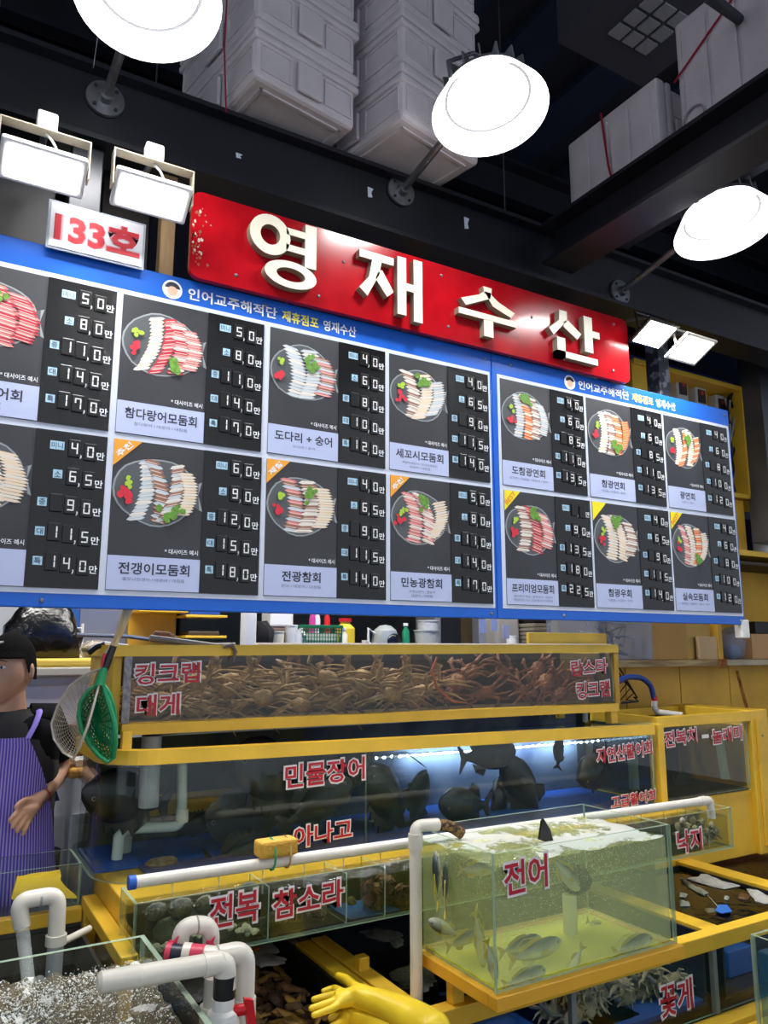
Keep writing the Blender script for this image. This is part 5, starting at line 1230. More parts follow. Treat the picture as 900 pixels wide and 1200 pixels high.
sprof = [(0, .10), (.03, .34), (.10, .66), (.22, .92), (.36, 1), (.52, .90), (.66, .64), (.78, .36), (.86, .18), (.90, .16)]
SF = fish_proto('gizzard_shad', 'x', 'fish', .155, .045, .022, silver, fin_y, sprof)
MB().tube([(-.005, 0, .030), (-.03, 0, .034), (-.06, 0, .020)], [.001, .0012, .0005], 5).build('dorsal_thread', fin_y, SF)
for px, py, Y, an, sc_, yw, lb in ((512, 1030, 1.80, 100, .95, 40, 'shad swimming upright nearest the left edge of the tank'), (522, 1042, 1.86, 70, .9, 50, 'second upright shad near the left edge of the tank'),
    (562, 1100, 1.80, -70, 1.1, 30, 'silver shad diving steeply behind the left front edge'), (576, 1125, 1.70, -75, .7, 0, 'dark shad diving at the front corner of the tank'),
    (521, 1088, 1.92, 150, .8, 0, 'spiny-finned fish near the left floor of the tank'), (545, 1100, 1.90, 10, .85, 0, 'pale rounded shad resting on the left of the tank floor'),
    (628, 1114, 1.76, 8, 1.15, -5, 'largest silver shad facing right above the tank floor'), (610, 1108, 1.82, 5, 1.0, 0, 'shad half hidden behind the largest silver shad'),
    (615, 1146, 1.68, 5, .95, 0, 'bright shad at the bottom front of the tank'), (672, 1132, 1.70, 230, .80, 0, 'slim dark shad slanting down in front of the standpipe'),
    (742, 1108, 1.69, 5, 1.05, 0, 'dark-backed shad facing right near the right front corner'), (738, 1112, 1.74, 2, .85, 0, 'silver-bellied shad just below the dark-backed one'),
    (560, 1018, 1.88, -5, .9, 0, 'speckled fish just under the surface behind the lettering'), (663, 1024, 1.80, -40, 1.1, 10, 'shad curving down from the surface right of the lettering'),
    (700, 1086, 1.90, -30, .7, 0, 'small yellowish shad at the back of the tank floor')):
    put(SF, px, py, Y, an, sc_, lb, yw, group='silver fish in the yellow-green tank')
tag(MB().ext([at(632, 984, Y=1.80), at(650, 990, Y=1.80), at(645, 972, Y=1.80), at(637, 959, Y=1.80), at(635, 962, Y=1.80)], (0, .006, 0)).build('black_fin', mat('fin_jet', (8, 8, 10), .3)), 'black pointed fish fin sticking out of the froth', 'fish')
tag(MB().tube([at(757, 1105, Y=1.66) + Vector((0, .012, 0)), at(757, 1105, Y=1.66) + Vector((0.02, .012, 0))], .001, 4).build('bubble_row', white_pl), 'tiny bubble row at the right front of the shad tank', 'bubbles') if False else None
# upright pipe with elbow feeding the shad tank
t = thing('upright_pipe', 'upright white pipe with elbow at the left of the yellow-green tank', 'pipe', (1.262, 1.975, .604))
xx = at(487, 1000, Y=1.96).x; zt_ = at(487, 968, Y=1.96).z
MB().tube(bendpath([(xx, 1.96, .56), (xx, 1.96, zt_), (xx + .075, 1.955, zt_ - .003)], .022, 5), .0175, 18).build('pipe', pvc, t)
MB().tube([(xx, 1.96, zt_ - .062), (xx, 1.96, zt_ - .02)], .021, 18).build('elbow_collar', pvc, t)
MB().tube([(xx, 1.96, .545), (xx, 1.96, .562)], .027, 18).build('foot_collar', pvc, t)
MB().tube(bendpath([(xx + .07, 1.955, zt_ - .003), (xx + .115, 1.95, zt_ - .01), (xx + .150, 1.94, zt_ - .035)], .03), [.0165] * 3 + [.0165] * 5, 14).build('nozzle', mat('nozzle_scale', (150, 116, 66), .8, rgb2=(56, 40, 26), vscale=70, thr=(.42, .55), bump=1, bscale=160), t)

# ------------------------------------------------------------------ big front-left tank
FX0, FX1, FY0, FY1, FZ1 = -.55, .522, .95, 2.035, .865
t = glass_tank('fish_tank', 'large open glass tank full of splashing water at the bottom left', FX0, FX1, FY0, FY1, .30, FZ1, .012)
WL0 = .815
tag(MB().box(FX0 + .02, FX1 - .02, FY0 + .02, FY1 - .02, .315, .40).build('tank_bed', mat('bed_brown', (104, 88, 62), .8, rgb2=(62, 54, 40), vscale=10)), 'brown layer of shellfish on the bed of the splashing tank', 'shellfish', kind='stuff')
tag(MB().box(FX0 - .01, FX1 + .01, FY0 - .01, FY1 + .01, .25, .298).build('tank_plinth', yellow), 'yellow base under the splashing tank', 'base')
tag(MB().box(FX0 + .05, FX1 - .05, FY0 + .05, FY1 - .05, -.1, .25).build('tank_stand', blue_pl), 'blue stand under the splashing tank', 'stand')
fr = MB(); nx, ny = 110, 110; vs = []
for j in range(ny + 1):
    for i in range(nx + 1):
        u, v = i / nx, j / ny; x = FX0 + .014 + u * (FX1 - FX0 - .028); y = FY0 + .014 + v * (FY1 - FY0 - .028)
        d = math.hypot(x - .31, y - 1.60); d2 = math.hypot(x - .27, y - 1.92)
        a = .020 * math.exp(-d * d / .02) + .013 * math.exp(-d2 * d2 / .03) + .004
        vs.append((x, y, WL0 + a * (math.sin(x * 61 + 3 * math.sin(y * 33)) * math.cos(y * 57 + 2 * math.sin(x * 41))) + rng.uniform(-.3, .3) * a))
fr.add(vs, [(j * (nx + 1) + i, j * (nx + 1) + i + 1, (j + 1) * (nx + 1) + i + 1, (j + 1) * (nx + 1) + i) for j in range(ny) for i in range(nx)], 0, smooth=True)
tag(fr.build('splashing_surface', clear('splash_surface', (.80, .78, .68), 1.33, .04, murk=.34, murk_rgb=(150, 140, 116), bump=1, bscale=60, foam=.58, foam_scale=22)), 'churned water surface of the splashing tank', 'water', kind='stuff')
bm_ = MB(); rg = random.Random(9)
for k in range(9000):
    w_ = rg.random()
    if w_ < .25: x, y = rg.gauss(.30, .07), rg.gauss(1.58, .10)
    elif w_ < .60: x, y = rg.gauss(.30, .16), rg.gauss(1.90, .07)
    else: x, y = rg.uniform(-.1, .50), rg.uniform(1.4, 2.0)
    if not (FX0 + .02 < x < FX1 - .016 and FY0 < y < FY1 - .016): continue
    s_ = rg.uniform(.0006, .0018) * (1 if rg.random() < .85 else 2.2); z = WL0 + abs(rg.gauss(0, .006))
    bm_.add([(x + a * s_, y + b * s_, z + c_ * s_) for a, b, c_ in oc8], of8, smooth=True)
tag(bm_.build('splash_drops', mat('drop_white', (225, 230, 228), .15)), 'white drops and bubbles thrown up in the splashing tank', 'bubbles', kind='stuff')
tag(MB().ell(at(168, 1183, Z=.815), (.028, .019, .006), 14, 6, nz=.15).build('foam_clot', foam_w), 'round clot of white foam in the splashing tank', 'froth')
tag(MB().ell(at(152, 1131, Z=.80), (.016, .012, .010), 12, 8, nz=.1).build('yellow_shell', mat('shell_yellow', (220, 180, 50), .5)), 'small yellow shell near the corner of the splashing tank', 'shell')
# wave line on the right wall
# ------------------------------------------------------------------ PVC valve assembly in front
t = thing('valve_pipes', 'white pipe assembly with red-handled ball valve and long spout', 'pipe', (.6, 1.62, -.1))
VY = 1.60
p = lambda px, py, Y=VY: at(px, py, Y=Y)
e0, e1 = p(118, 1151), p(250, 1129)
MB().tube([e0 + Vector((-.006, 0, 0)), e0, e0.lerp(e1, .33), e0.lerp(e1, .335), e1, e1 + Vector((.02, 0, .002))], [.012, .0185, .0205, .0195, .0195, .020], 20).build('spout', pvc, t)
hd = e1 + Vector((.025, 0, 0))
MB().tube(bendpath([e1 + Vector((-.02, 0, 0)), hd, Vector((hd.x + .001, VY, hd.z - .05))], .022), .022, 18).build('spout_elbow', pvc, t)
MB().tube([Vector((hd.x, VY, hd.z - .026)), Vector((hd.x, VY, hd.z - .066))], .0225, 16).build('black_tape', black_pl, t)
vx = hd.x - .002
MB().lathe([(.0, .0), (.022, 0), (.022, -.02), (.030, -.026), (.034, -.045), (.034, -.075), (.027, -.10), (.022, -.105), (.022, -.2), (.0205, -.2), (.0205, -.93)], 20, M=Matrix.Translation((vx, VY, hd.z - .066))).build('ball_valve', white_pl, t)
hz = hd.z - .082
m = MB().tube([Vector((vx + .02, VY - .01, hz - .01)), Vector((vx + .042, VY - .02, hz - .006))], .011, 12)
m.ext([(vx + .034, VY - .03, hz + .016), (vx + .052, VY - .03, hz + .010), (vx + .062, VY - .03, hz - .050), (vx + .046, VY - .03, hz - .058)], (0, .012, 0)); m.build('valve_handle', red_pl, t)
# second riser curving behind
r0, r1 = p(268, 1120, 1.66), p(287, 1135, 1.66)
MB().tube(bendpath([p(255, 1121, 1.66), Vector((r1.x, 1.66, p(255, 1121, 1.66).z)), Vector((r1.x, 1.66, -.1))], .045, 8), .0215, 18).build('outer_riser', pvc, t)
MB().tube([Vector((r1.x, 1.66, r1.z - .055)), Vector((r1.x, 1.66, r1.z - .105))], .025, 18).build('riser_collar', pvc, t)
# inverted U
uy = 1.76; u0, u1 = p(212, 1085, uy), p(248, 1083, uy)
MB().tube(bendpath([Vector((u0.x, uy, u0.z - .065)), Vector((u0.x, uy, u0.z)), Vector((u1.x, uy, u1.z)), Vector((u1.x, uy, u1.z - .09))], .03, 7), .0185, 18).build('inverted_bend', pvc, t)
MB().tube([(u0 + u1) / 2 + Vector((-.002, 0, 0)), (u0 + u1) / 2 + Vector((.002, 0, 0))], .0192, 18).build('joint_ring', mat('joint_dim', (150, 148, 138), .5), t)
# cross pipe with taped joints
c0, c1 = p(196, 1117, 1.72), p(262, 1122, 1.66)
def seg(u0_, u1_, r_, m_, nm): MB().tube([c0.lerp(c1, u0_), c0.lerp(c1, u1_)], r_, 16).build(nm, m_, t)
seg(-.02, .08, .0205, pink_t, 'pink_tape'); seg(.08, .28, .0185, mat('tape_navy', (28, 30, 50), .4), 'dark_tape'); seg(.28, .42, .0225, pvc, 'coupling'); seg(.42, .66, .0215, pink_t, 'pink_tape'); seg(.66, 1.05, .0205, pvc, 'cross_pipe')
for (qx, qy) in ((205, 1105), (248, 1105)):
    a = p(qx, qy, 1.73); MB().ext([a + Vector((-.012, 0, -.012)), a + Vector((.012, 0, -.014)), a + Vector((.004, 0, 0)), a + Vector((.008, 0, .012)), a + Vector((-.004, 0, .004)), a + Vector((-.012, 0, .008))], (0, .004, 0)).build('tape_end', pink_t, t)
MB().tube([Vector((u1.x + .005, 1.74, u1.z - .10)), Vector((u1.x - .01, 1.74, .45)), Vector((u1.x - .01, 1.74, -.1))], [.022, .024, .024], 18).build('inner_riser', pvc, t)
MB().tube([Vector((u1.x + .002, 1.74, u1.z - .155)), Vector((u1.x + .002, 1.74, u1.z - .20))], .0275, 18).build('riser_collar', pvc, t)

# ------------------------------------------------------------------ far-left small tank and bend
t = glass_tank('small_tank', 'small glass tank with a yellow glove over its rim at the left', -.35, .480, 2.66, 2.86, .755, .895, .007)
tag(MB().bbox(-.40, .484, 2.625, 2.66, .735, .775, .003).build('yellow_rail', yellow), 'yellow rail along the front of the small left tank', 'rail')
basin('pool_basin', 'dark basin with brown shellfish under the small left tank', -.5, .482, 2.10, 2.64, .40, .72, mat('pool_murk', (60, 58, 50), .5, var=.5, vscale=6))
tag(MB().bbox(-.5, .482, 2.645, 2.90, -.1, .750, .003).build('plinth_box', mat('plinth_grey', (90, 92, 86), .6, var=.4, vscale=5)), 'grey plinth carrying the small left tank', 'plinth')
tag(MB().poly([(-.49, 2.11, .62), (.47, 2.11, .62), (.47, 2.63, .62), (-.49, 2.63, .62)]).build('pool_water', clear('pool_left', (.7, .7, .62), 1.33, .04, bump=.8, bscale=14, foam=.60, foam_scale=7, stretch=(.5, 3, 1))), 'foam-streaked water of the left pool', 'water', kind='stuff')
tag(MB().box(.12, .40, 2.2, 2.4, .60, .612).build('blue_sheet', blue_pl), 'blue sheet under the water of the left pool', 'sheet')
tag(MB().ell((.12, 2.52, .60), (.30, .07, .03), 20, 8, nz=.15).build('shellfish_heap', rough[1]), 'dark brown shellfish heap in the left pool', 'shellfish', kind='stuff')
t = thing('bent_pipe', 'white inverted U pipe pouring water at the left edge', 'pipe', tuple(at(48, 1060, Y=2.28)))
BY = 2.28; a, b, c_, d = at(26, 1086, Y=BY), at(21, 1056, Y=BY), at(68, 1048, Y=BY), at(66, 1096, Y=BY)
MB().tube(bendpath([a, b, c_, d], .03, 7), .021, 18).build('pipe', pvc, t)
MB().tube([at(46, 1053, Y=BY), at(49, 1052.5, Y=BY)], .022, 16).build('joint_ring', pvc_g, t)
MB().tube([d + Vector((0, 0, .002)), d + Vector((0, 0, -.022))], .026, 18).build('collar', pvc, t)
MB().tube([d + Vector((0, 0, -.02)), Vector((d.x, BY, .61))], .020, 14).build('lower_leg', pvc_g, t)
MB().tube([d + Vector((.02, .0, -.018)), at(105, 1088, Y=2.34)], .009, 12).build('thin_branch', pvc, t)
ws_ = MB().tube([a, Vector((a.x + .003, BY - .04, a.z - .03)), Vector((a.x + .008, BY - .16, a.z - .10)), Vector((a.x + .01, BY - .28, .82))], [.017, .016, .015, .012], 12)
tag(ws_.build('water_stream', clear('stream', (.88, .9, .9), 1.33, .02, murk=.22, murk_rgb=(225, 230, 230), bump=1.5, bscale=60)), 'stream of water falling from the left bent pipe', 'water', kind='stuff')

# glove draped over the small tank rim, glove pair at the front
def skin_mesh(name, verts, edges, radii, m_, parent=None, sub=2, flat=None, M=None, root=0):
    me = bpy.data.meshes.new(name); me.from_pydata([Vector(v) for v in verts], edges, [])
    o = bpy.data.objects.new(name, me); COL.objects.link(o)
    md = o.modifiers.new('skin', 'SKIN'); md.use_smooth_shade = True
    for i, r_ in enumerate(radii): me.skin_vertices[0].data[i].radius = r_ if isinstance(r_, tuple) else (r_, r_)
    for i in range(len(verts)): me.skin_vertices[0].data[i].use_root = (i == root)
    s_ = o.modifiers.new('sub', 'SUBSURF'); s_.levels = sub; s_.render_levels = sub
    dg = bpy.context.evaluated_depsgraph_get(); dg.update()
    out = bpy.data.meshes.new_from_object(o.evaluated_get(dg)); bpy.data.objects.remove(o)
    vs = [v.co.copy() for v in out.vertices]; fs = [tuple(q_.vertices) for q_ in out.polygons]; bpy.data.meshes.remove(out)
    if M is not None: vs = [M @ v for v in vs]
    return vs, fs
def rubber_glove(px_pts, Z, seed, sc_=1.0):
    """px_pts: cuff end, cuff, palm base, knuckle centre + finger tips, thumb tip; lies flat at height Z"""
    return None
def glove_from(pix, chains, Z0, hz):
    """pix: dict name -> (px, py, dz); chains: lists of (name, radius)"""
    verts, edges, radii, idx = [], [], [], {}
    for ch in chains:
        prev = None
        for nm, r_ in ch:
            if nm not in idx:
                a, b, dz = pix[nm]; idx[nm] = len(verts); verts.append(at(a, b, Z=Z0 + dz)); radii.append(r_)
            if prev is not None: edges.append((prev, idx[nm]))
            prev = idx[nm]
    return skin_mesh('glove', verts, edges, radii, None)
t = thing('rubber_gloves', 'pair of yellow rubber gloves lying on the yellow beam at the bottom', 'gloves', tuple(at(440, 1170, Z=.61)))
WL[t.name] = Vector(at(440, 1170, Z=.61))
pix = dict(cuff=(520, 1222, .02), cuff2=(480, 1192, .03), wrist=(448, 1176, .035), palm=(420, 1167, .035), kn=(405, 1170, .03),
           i1=(392, 1158, .03), i2=(376, 1163, .022), m1=(390, 1166, .03), m2=(364, 1172, .02), r1=(390, 1174, .028), r2=(361, 1183, .018), l1=(392, 1181, .025), l2=(364, 1191, .012),
           t1=(416, 1157, .035), t2=(405, 1147, .035), t3=(394, 1143, .03))
vs, fs = glove_from(pix, [[('kn', .022), ('palm', .028), ('wrist', .034), ('cuff2', .046), ('cuff', .060)], [('kn', .02), ('i1', .0105), ('i2', .008)], [('kn', .02), ('m1', .0105), ('m2', .008)], [('kn', .02), ('r1', .0105), ('r2', .008)], [('kn', .02), ('l1', .010), ('l2', .0075)], [('palm', .02), ('t1', .0145), ('t2', .0125), ('t3', .010)]], .63, 0)
m = MB(); m.add(vs, fs, 0, smooth=True); m.build('glove', rubber_y, t)
pix = dict(cuff=(500, 1235, 0), cuff2=(468, 1212, 0), wrist=(440, 1196, .005), palm=(420, 1190, .005), kn=(408, 1190, .0), i1=(398, 1184, 0), i2=(388, 1184, 0), m1=(395, 1192, 0), m2=(384, 1194, 0), r1=(398, 1199, 0), r2=(386, 1204, 0), t1=(430, 1182, .02), t2=(428, 1170, .045))
vs, fs = glove_from(pix, [[('kn', .022), ('palm', .028), ('wrist', .032), ('cuff2', .046), ('cuff', .055)], [('kn', .02), ('i1', .011), ('i2', .009)], [('kn', .02), ('m1', .011), ('m2', .009)], [('kn', .02), ('r1', .011), ('r2', .009)], [('palm', .02), ('t1', .014), ('t2', .010)]], .615, 0)
m = MB(); m.add(vs, fs, 0, smooth=True); m.build('glove', rubber_y, t)
t = thing('draped_glove', 'yellow rubber glove draped over the rim of the small left tank', 'gloves', tuple(at(50, 1040, Y=2.66)))
WL[t.name] = Vector(at(50, 1040, Y=2.66)); m = MB(); g = lambda px, py, Y: at(px, py, Y=Y)
rows = [[g(22, 1028, 2.70), g(34, 1024, 2.71), g(48, 1022, 2.71), g(60, 1021, 2.71), g(70, 1019, 2.70)],
        [g(20, 1027, 2.65), g(34, 1025, 2.645), g(48, 1024, 2.645), g(60, 1022, 2.65), g(71, 1022, 2.65)],
        [g(16, 1040, 2.635), g(33, 1035, 2.63), g(48, 1034, 2.63), g(62, 1033, 2.635), g(70, 1030, 2.64)],
        [g(13, 1051, 2.63), g(26, 1048, 2.625), g(48, 1046, 2.62), g(66, 1043, 2.625), g(78, 1040, 2.63)],
        [g(20, 1052, 2.63), g(30, 1050, 2.625), g(52, 1049, 2.62), g(72, 1050, 2.62), g(90, 1050, 2.62)]]
n_ = 5; vs = [q_ for r_ in rows for q_ in r_] + [q_ + Vector((0, -.012, -.004)) for r_ in rows for q_ in r_]
fs = [(i * n_ + j, i * n_ + j + 1, (i + 1) * n_ + j + 1, (i + 1) * n_ + j) for i in range(4) for j in range(4)]; fs2 = [tuple(k + 25 for k in f)[::-1] for f in fs]
bd = [0, 1, 2, 3, 4, 9, 14, 19, 24, 23, 22, 21, 20, 15, 10, 5]; sd = [(bd[i], bd[(i + 1) % 16], bd[(i + 1) % 16] + 25, bd[i] + 25) for i in range(16)]
m.add(vs, fs + fs2 + sd, 0, smooth=True); m.build('glove', rubber_y, t)

# ------------------------------------------------------------------ hand nets hanging at the tank corner
def wire_bowl(name, parent, rim, deep, m_, nu, nv, r_, skew=Vector((0, 0, 0))):
    """net bag: rim is a closed loop of points; deep the pull of the bag; wires as thin tubes"""
    c = sum(rim, Vector()) / len(rim); n = len(rim); m = MB()
    def P3(u, v):   # u around (0..n), v 0 rim .. 1 bottom
        i = int(u) % n; a = rim[i].lerp(rim[(i + 1) % n], u - int(u)); k = math.cos(v * math.pi / 2)
        return c + (a - c) * k + (deep + skew * v) * math.sin(v * math.pi / 2)
    for i in range(nu):
        u = i * n / nu; m.tube([P3(u, v / 8) for v in range(9)], r_, 4, caps=False)
    for j in range(1, nv):
        v = j / nv; m.tube([P3(q_ * n / 32 % n, v) for q_ in range(33)], r_, 4, caps=False)
    return m.build(name, m_, parent)
NY = 2.44
t = thing('hand_net', 'pale wire hand net with pink and black grip hanging in front of the apron man', 'hand net', tuple(at(118, 790, Y=NY)))
WL[t.name] = Vector(at(118, 790, Y=NY))
rim = [at(a, b, Y=NY + d) for a, b, d in ((120, 783, 0), (100, 790, .02), (82, 803, .04), (67, 828, .05), (60, 848, .06), (63, 866, .05), (74, 882, .03), (86, 889, 0), (93, 876, -.03), (103, 850, -.04), (111, 822, -.03), (117, 798, -.01))]
m = MB().tube(rim + [rim[0]], .0032, 6, caps=False); m.build('hoop', mat('wire_pale', (196, 186, 176), .4, .3), t)
wire_bowl('netting', t, rim, Vector((.03, .10, -.03)), mat('net_beige', (190, 178, 160), .6), 36, 16, .0011)
MB().tube([at(118, 790, Y=NY), at(121, 775, Y=NY), at(124, 766, Y=NY)], [.004, .006, .007], 8).build('grip', mat('grip_pink', (214, 50, 90), .4), t)
MB().tube([at(117, 784, Y=NY + .01), at(108, 812, Y=NY + .01)], .006, 8).build('wooden_stick', wood, t)
MB().tube([at(124, 767, Y=NY), at(133, 752, Y=NY + .02)], .005, 8).build('shaft', mat('shaft_grey', (150, 150, 150), .4), t)
t = thing('green_scoop', 'green plastic scoop net with black grip and bamboo handle', 'hand net', tuple(at(125, 760, Y=NY)))
WL[t.name] = Vector(at(125, 760, Y=NY)); gp = mat('plastic_green', (16, 132, 82), .35)
G = NY - .01
rim = [at(a, b, Y=G + d) for a, b, d in ((121, 802, 0), (128, 812, -.01), (133, 828, -.01), (136, 850, 0), (136, 872, 0), (133, 888, 0), (126, 893, 0), (116, 886, .01), (105, 873, .02), (96, 857, .03), (92, 840, .03), (94, 823, .03), (103, 810, .02), (113, 803, .01))]
MB().tube(rim + [rim[0]], .0062, 8, caps=False).build('hoop', gp, t)
MB().tube([rim[0], at(134, 846, Y=G - .03), at(135, 868, Y=G - .03), rim[5]], .0075, 8).build('front_rib', gp, t)
wire_bowl('netting', t, rim, Vector((.01, .09, -.01)), gp, 26, 11, .0026)
MB().tube([at(117, 803, Y=G), at(120, 790, Y=G), at(123, 783, Y=G)], [.016, .012, .011], 12).build('collar', gp, t)
MB().tube([at(123, 785, Y=G), at(133, 757, Y=G)], [.0105, .0105], 12).build('grip', black_pl, t)
MB().tube([at(133, 758, Y=G), at(139, 744, Y=G + .01), at(151, 712, Y=G + .03)], [.009, .011, .016], 12).build('bamboo_handle', mat('bamboo', (214, 190, 142), .5, rgb2=(188, 160, 110), vscale=20, stretch=(4, 4, .5)), t)

# ------------------------------------------------------------------ the man in the striped apron
PY = 3.02
WLm = at(12, 840, Y=PY)
px0 = WLm.x
t = thing('person', 'man in a black t-shirt, dark vest and purple striped apron behind the left tanks', 'person', (px0, PY, -.1))
def J(px, py, Y=PY): return at(px, py, Y=Y)
neck = J(12, 832); hx, hy = J(10, 787).x, PY - .02; hz_ = J(10, 784).z
S_r = J(52, 846, PY + .01); E_r = J(73, 900, PY + .03); W_r = J(46, 936, PY - .13); H_r = J(36, 947, PY - .17)
S_l = Vector((2 * px0 - S_r.x, PY + .01, S_r.z)); E_l = S_l + Vector((-.09, .02, -.24)); W_l = E_l + Vector((.03, -.14, -.16)); H_l = W_l + Vector((.03, -.07, -.05))
pel = Vector((px0, PY, .86)); chest = Vector((px0, PY, 1.22))
verts = [pel, Vector((px0, PY, 1.02)), chest, neck + Vector((0, .01, -.03)), neck + Vector((-.004, -.0, .03)), Vector((hx, hy, hz_ - .03))]
edges = [(0, 1), (1, 2), (2, 3), (3, 4), (4, 5)]; radii = [(.15, .11), (.13, .10), (.15, .11), .062, .055, .06]
def add_v(p, r_, a):
    verts.append(Vector(p)); radii.append(r_); edges.append((a, len(verts) - 1)); return len(verts) - 1
for S, E, W, H, sd in ((S_r, E_r, W_r, H_r, 1), (S_l, E_l, W_l, H_l, -1)):
    a = add_v(S, .055, 2); a = add_v(S.lerp(E, .5), .046, a); a = add_v(E, .038, a); a = add_v(E.lerp(W, .35), .038, a); a = add_v(W, (.026, .024), a)
    d = (H - W).normalized(); side = d.cross(Vector((0, 1, 0))).normalized() * 1.0
    b = add_v(W + d * .03, (.030, .020), a); palm = add_v(W + d * .07, (.036, .016), b)
    for k in range(4):
        o_ = side * (.0135 * (k - 1.5)); L = (.072, .080, .074, .058)[k if sd > 0 else 3 - k]
        f0 = add_v(W + d * .088 + o_ * 1.2, .0092, palm); f1 = add_v(W + d * (.088 + L * .5) + o_ * 1.5 + Vector((0, -.006, -.006)), .0085, f0); add_v(W + d * (.088 + L * .85) + o_ * 1.6 + Vector((0, .006, -.016)), .0072, f1)
    th0 = add_v(W + d * .045 + side * (-.032) * sd + Vector((0, -.01, 0)), .012, b); th1 = add_v(W + d * .075 + side * (-.046) * sd + Vector((0, -.014, -.006)), .0105, th0); add_v(W + d * .100 + side * (-.048) * sd + Vector((0, -.012, -.012)), .009, th1)
for sx in (-1, 1):
    a = add_v(pel + Vector((sx * .09, 0, -.05)), .085, 0); a = add_v(Vector((px0 + sx * .10, PY, .44)), .058, a); a = add_v(Vector((px0 + sx * .10, PY + .02, .02)), .040, a); add_v(Vector((px0 + sx * .11, PY - .13, -.06)), .035, a)
bvs, bfs = skin_mesh('body', verts, edges, radii, None, sub=2)
# head: face turned to the picture's left
HM = Matrix.Translation((hx, hy, hz_)) @ Matrix.Rotation(R(-38), 4, 'Z')     # local -Y is the face
hv, hf = [], []; n_, k_ = 40, 30
for i in range(k_ + 1):
    th = math.pi * i / k_
    for j in range(n_):
        a = 2 * math.pi * j / n_; x = math.sin(th) * math.cos(a); y = math.sin(th) * math.sin(a); z = math.cos(th)
        X, Y_, Z_ = x * .076, y * .095, z * .118
        if z < -.1: X *= 1 - .30 * ((-z - .1) / .9) ** 1.3; Y_ = Y_ * (1 - .18 * (-z - .1) / .9) - .012 * (-z)
        if y < 0:                                   # face relief
            g = lambda cx, cz, sx, sz: math.exp(-((x - cx) / sx) ** 2 - ((z - cz) / sz) ** 2)
            Y_ -= .022 * g(0, -.20, .13, .17) + .010 * g(0, .02, .09, .22)          # nose
            Y_ += .010 * (g(.36, .06, .17, .10) + g(-.36, .06, .17, .10))           # eye hollows
            Y_ -= .006 * (g(.36, .22, .28, .08) + g(-.36, .22, .28, .08))           # brows
            Y_ -= .007 * g(0, -.50, .26, .06) - .004 * g(0, -.56, .24, .025) + .006 * g(0, -.63, .22, .06)
            Y_ -= .010 * g(0, -.86, .22, .14)                                        # chin
        hv.append(HM @ Vector((X, Y_, Z_)))
hf = [(i * n_ + j, (i + 1) * n_ + j, (i + 1) * n_ + (j + 1) % n_, i * n_ + (j + 1) % n_) for i in range(k_) for j in range(n_)]
me = bpy.data.meshes.new('body'); m = MB(); m.add(bvs, bfs); m.add(hv, hf)
for s_ in (-1, 1):
    m.ell(HM @ Vector((s_ * .078, .008, -.008)), (.010, .017, .030), 12, 8)
o = bpy.data.objects.new('body', m.mesh('body', mat('skin', (206, 160, 132), .5, spec=.35, var=.08, vscale=14))); COL.objects.link(o)
rmd = o.modifiers.new('r', 'REMESH'); rmd.mode = 'VOXEL'; rmd.voxel_size = .005; rmd.use_smooth_shade = True
sm = o.modifiers.new('s', 'SMOOTH'); sm.iterations = 3; sm.factor = .4
dg = bpy.context.evaluated_depsgraph_get(); dg.update(); out = bpy.data.meshes.new_from_object(o.evaluated_get(dg)); bpy.data.objects.remove(o)
m = MB(); m.add([v_.co.copy() for v_ in out.vertices], [tuple(q_.vertices) for q_ in out.polygons], 0, smooth=True)
m.build('body', mat('skin', (1, 1, 1)), t)
for s_ in (-1, 1):
    m = MB().ell(HM @ Vector((s_ * .028, -.0795, .008)), (.0125, .008, .006), 12, 8, 0); m.ell(HM @ Vector((s_ * .028 , -.0872, .008)), (.0048, .002, .0048), 10, 6, 1); m.build('eye', [white_pl, black_g], t)
    MB().tube([HM @ Vector((s_ * .014, -.0985, .027)), HM @ Vector((s_ * .030, -.0965, .032)), HM @ Vector((s_ * .048, -.086, .026))], [.002, .0032, .0014], 6, flat=.6).build('eyebrow', mat('hair', (16, 14, 14), .95, spec=.1, bump=.4, bscale=200), t)
MB().tube([HM @ Vector((-.024, -.098, -.058)), HM @ Vector((0, -.106, -.057)), HM @ Vector((.024, -.098, -.058))], [.002, .0052, .002], 8, flat=.7).build('lips', mat('lips', (170, 92, 88), .5), t)
# hair cap
m = MB(); hvs = []
for i in range(13):
    th = (math.pi * .50) * i / 12
    for j in range(36):
        a = 2 * math.pi * j / 36; x = math.sin(th) * math.cos(a); y = math.sin(th) * math.sin(a); z = math.cos(th)
        dz = 0
        if i > 8 and y > -.2: dz = -.010 * (i - 8) * (1 if abs(x) < .8 or y > .1 else .4)
        if i > 9 and y < -.3: z += .085 * (i - 9)
        hvs.append(HM @ Vector((x * .082, y * .101 + .003, z * .124 + dz + .004)))
m.add(hvs, [(i * 36 + j, (i + 1) * 36 + j, (i + 1) * 36 + (j + 1) % 36, i * 36 + (j + 1) % 36) for i in range(12) for j in range(36)], 0, smooth=True)
m.build('hair', mat('hair', (16, 14, 14), .95, spec=.1, bump=.4, bscale=200), t)
# cap visor peeping in at the left
MB().ext([HM @ Vector((-.05, -.10, .085)), HM @ Vector((.04, -.105, .09)), HM @ Vector((.03, -.16, .075)), HM @ Vector((-.04, -.16, .07))], (0, 0, .006)).build('cap_visor', mat('cap_grey', (170, 166, 156), .7), t)
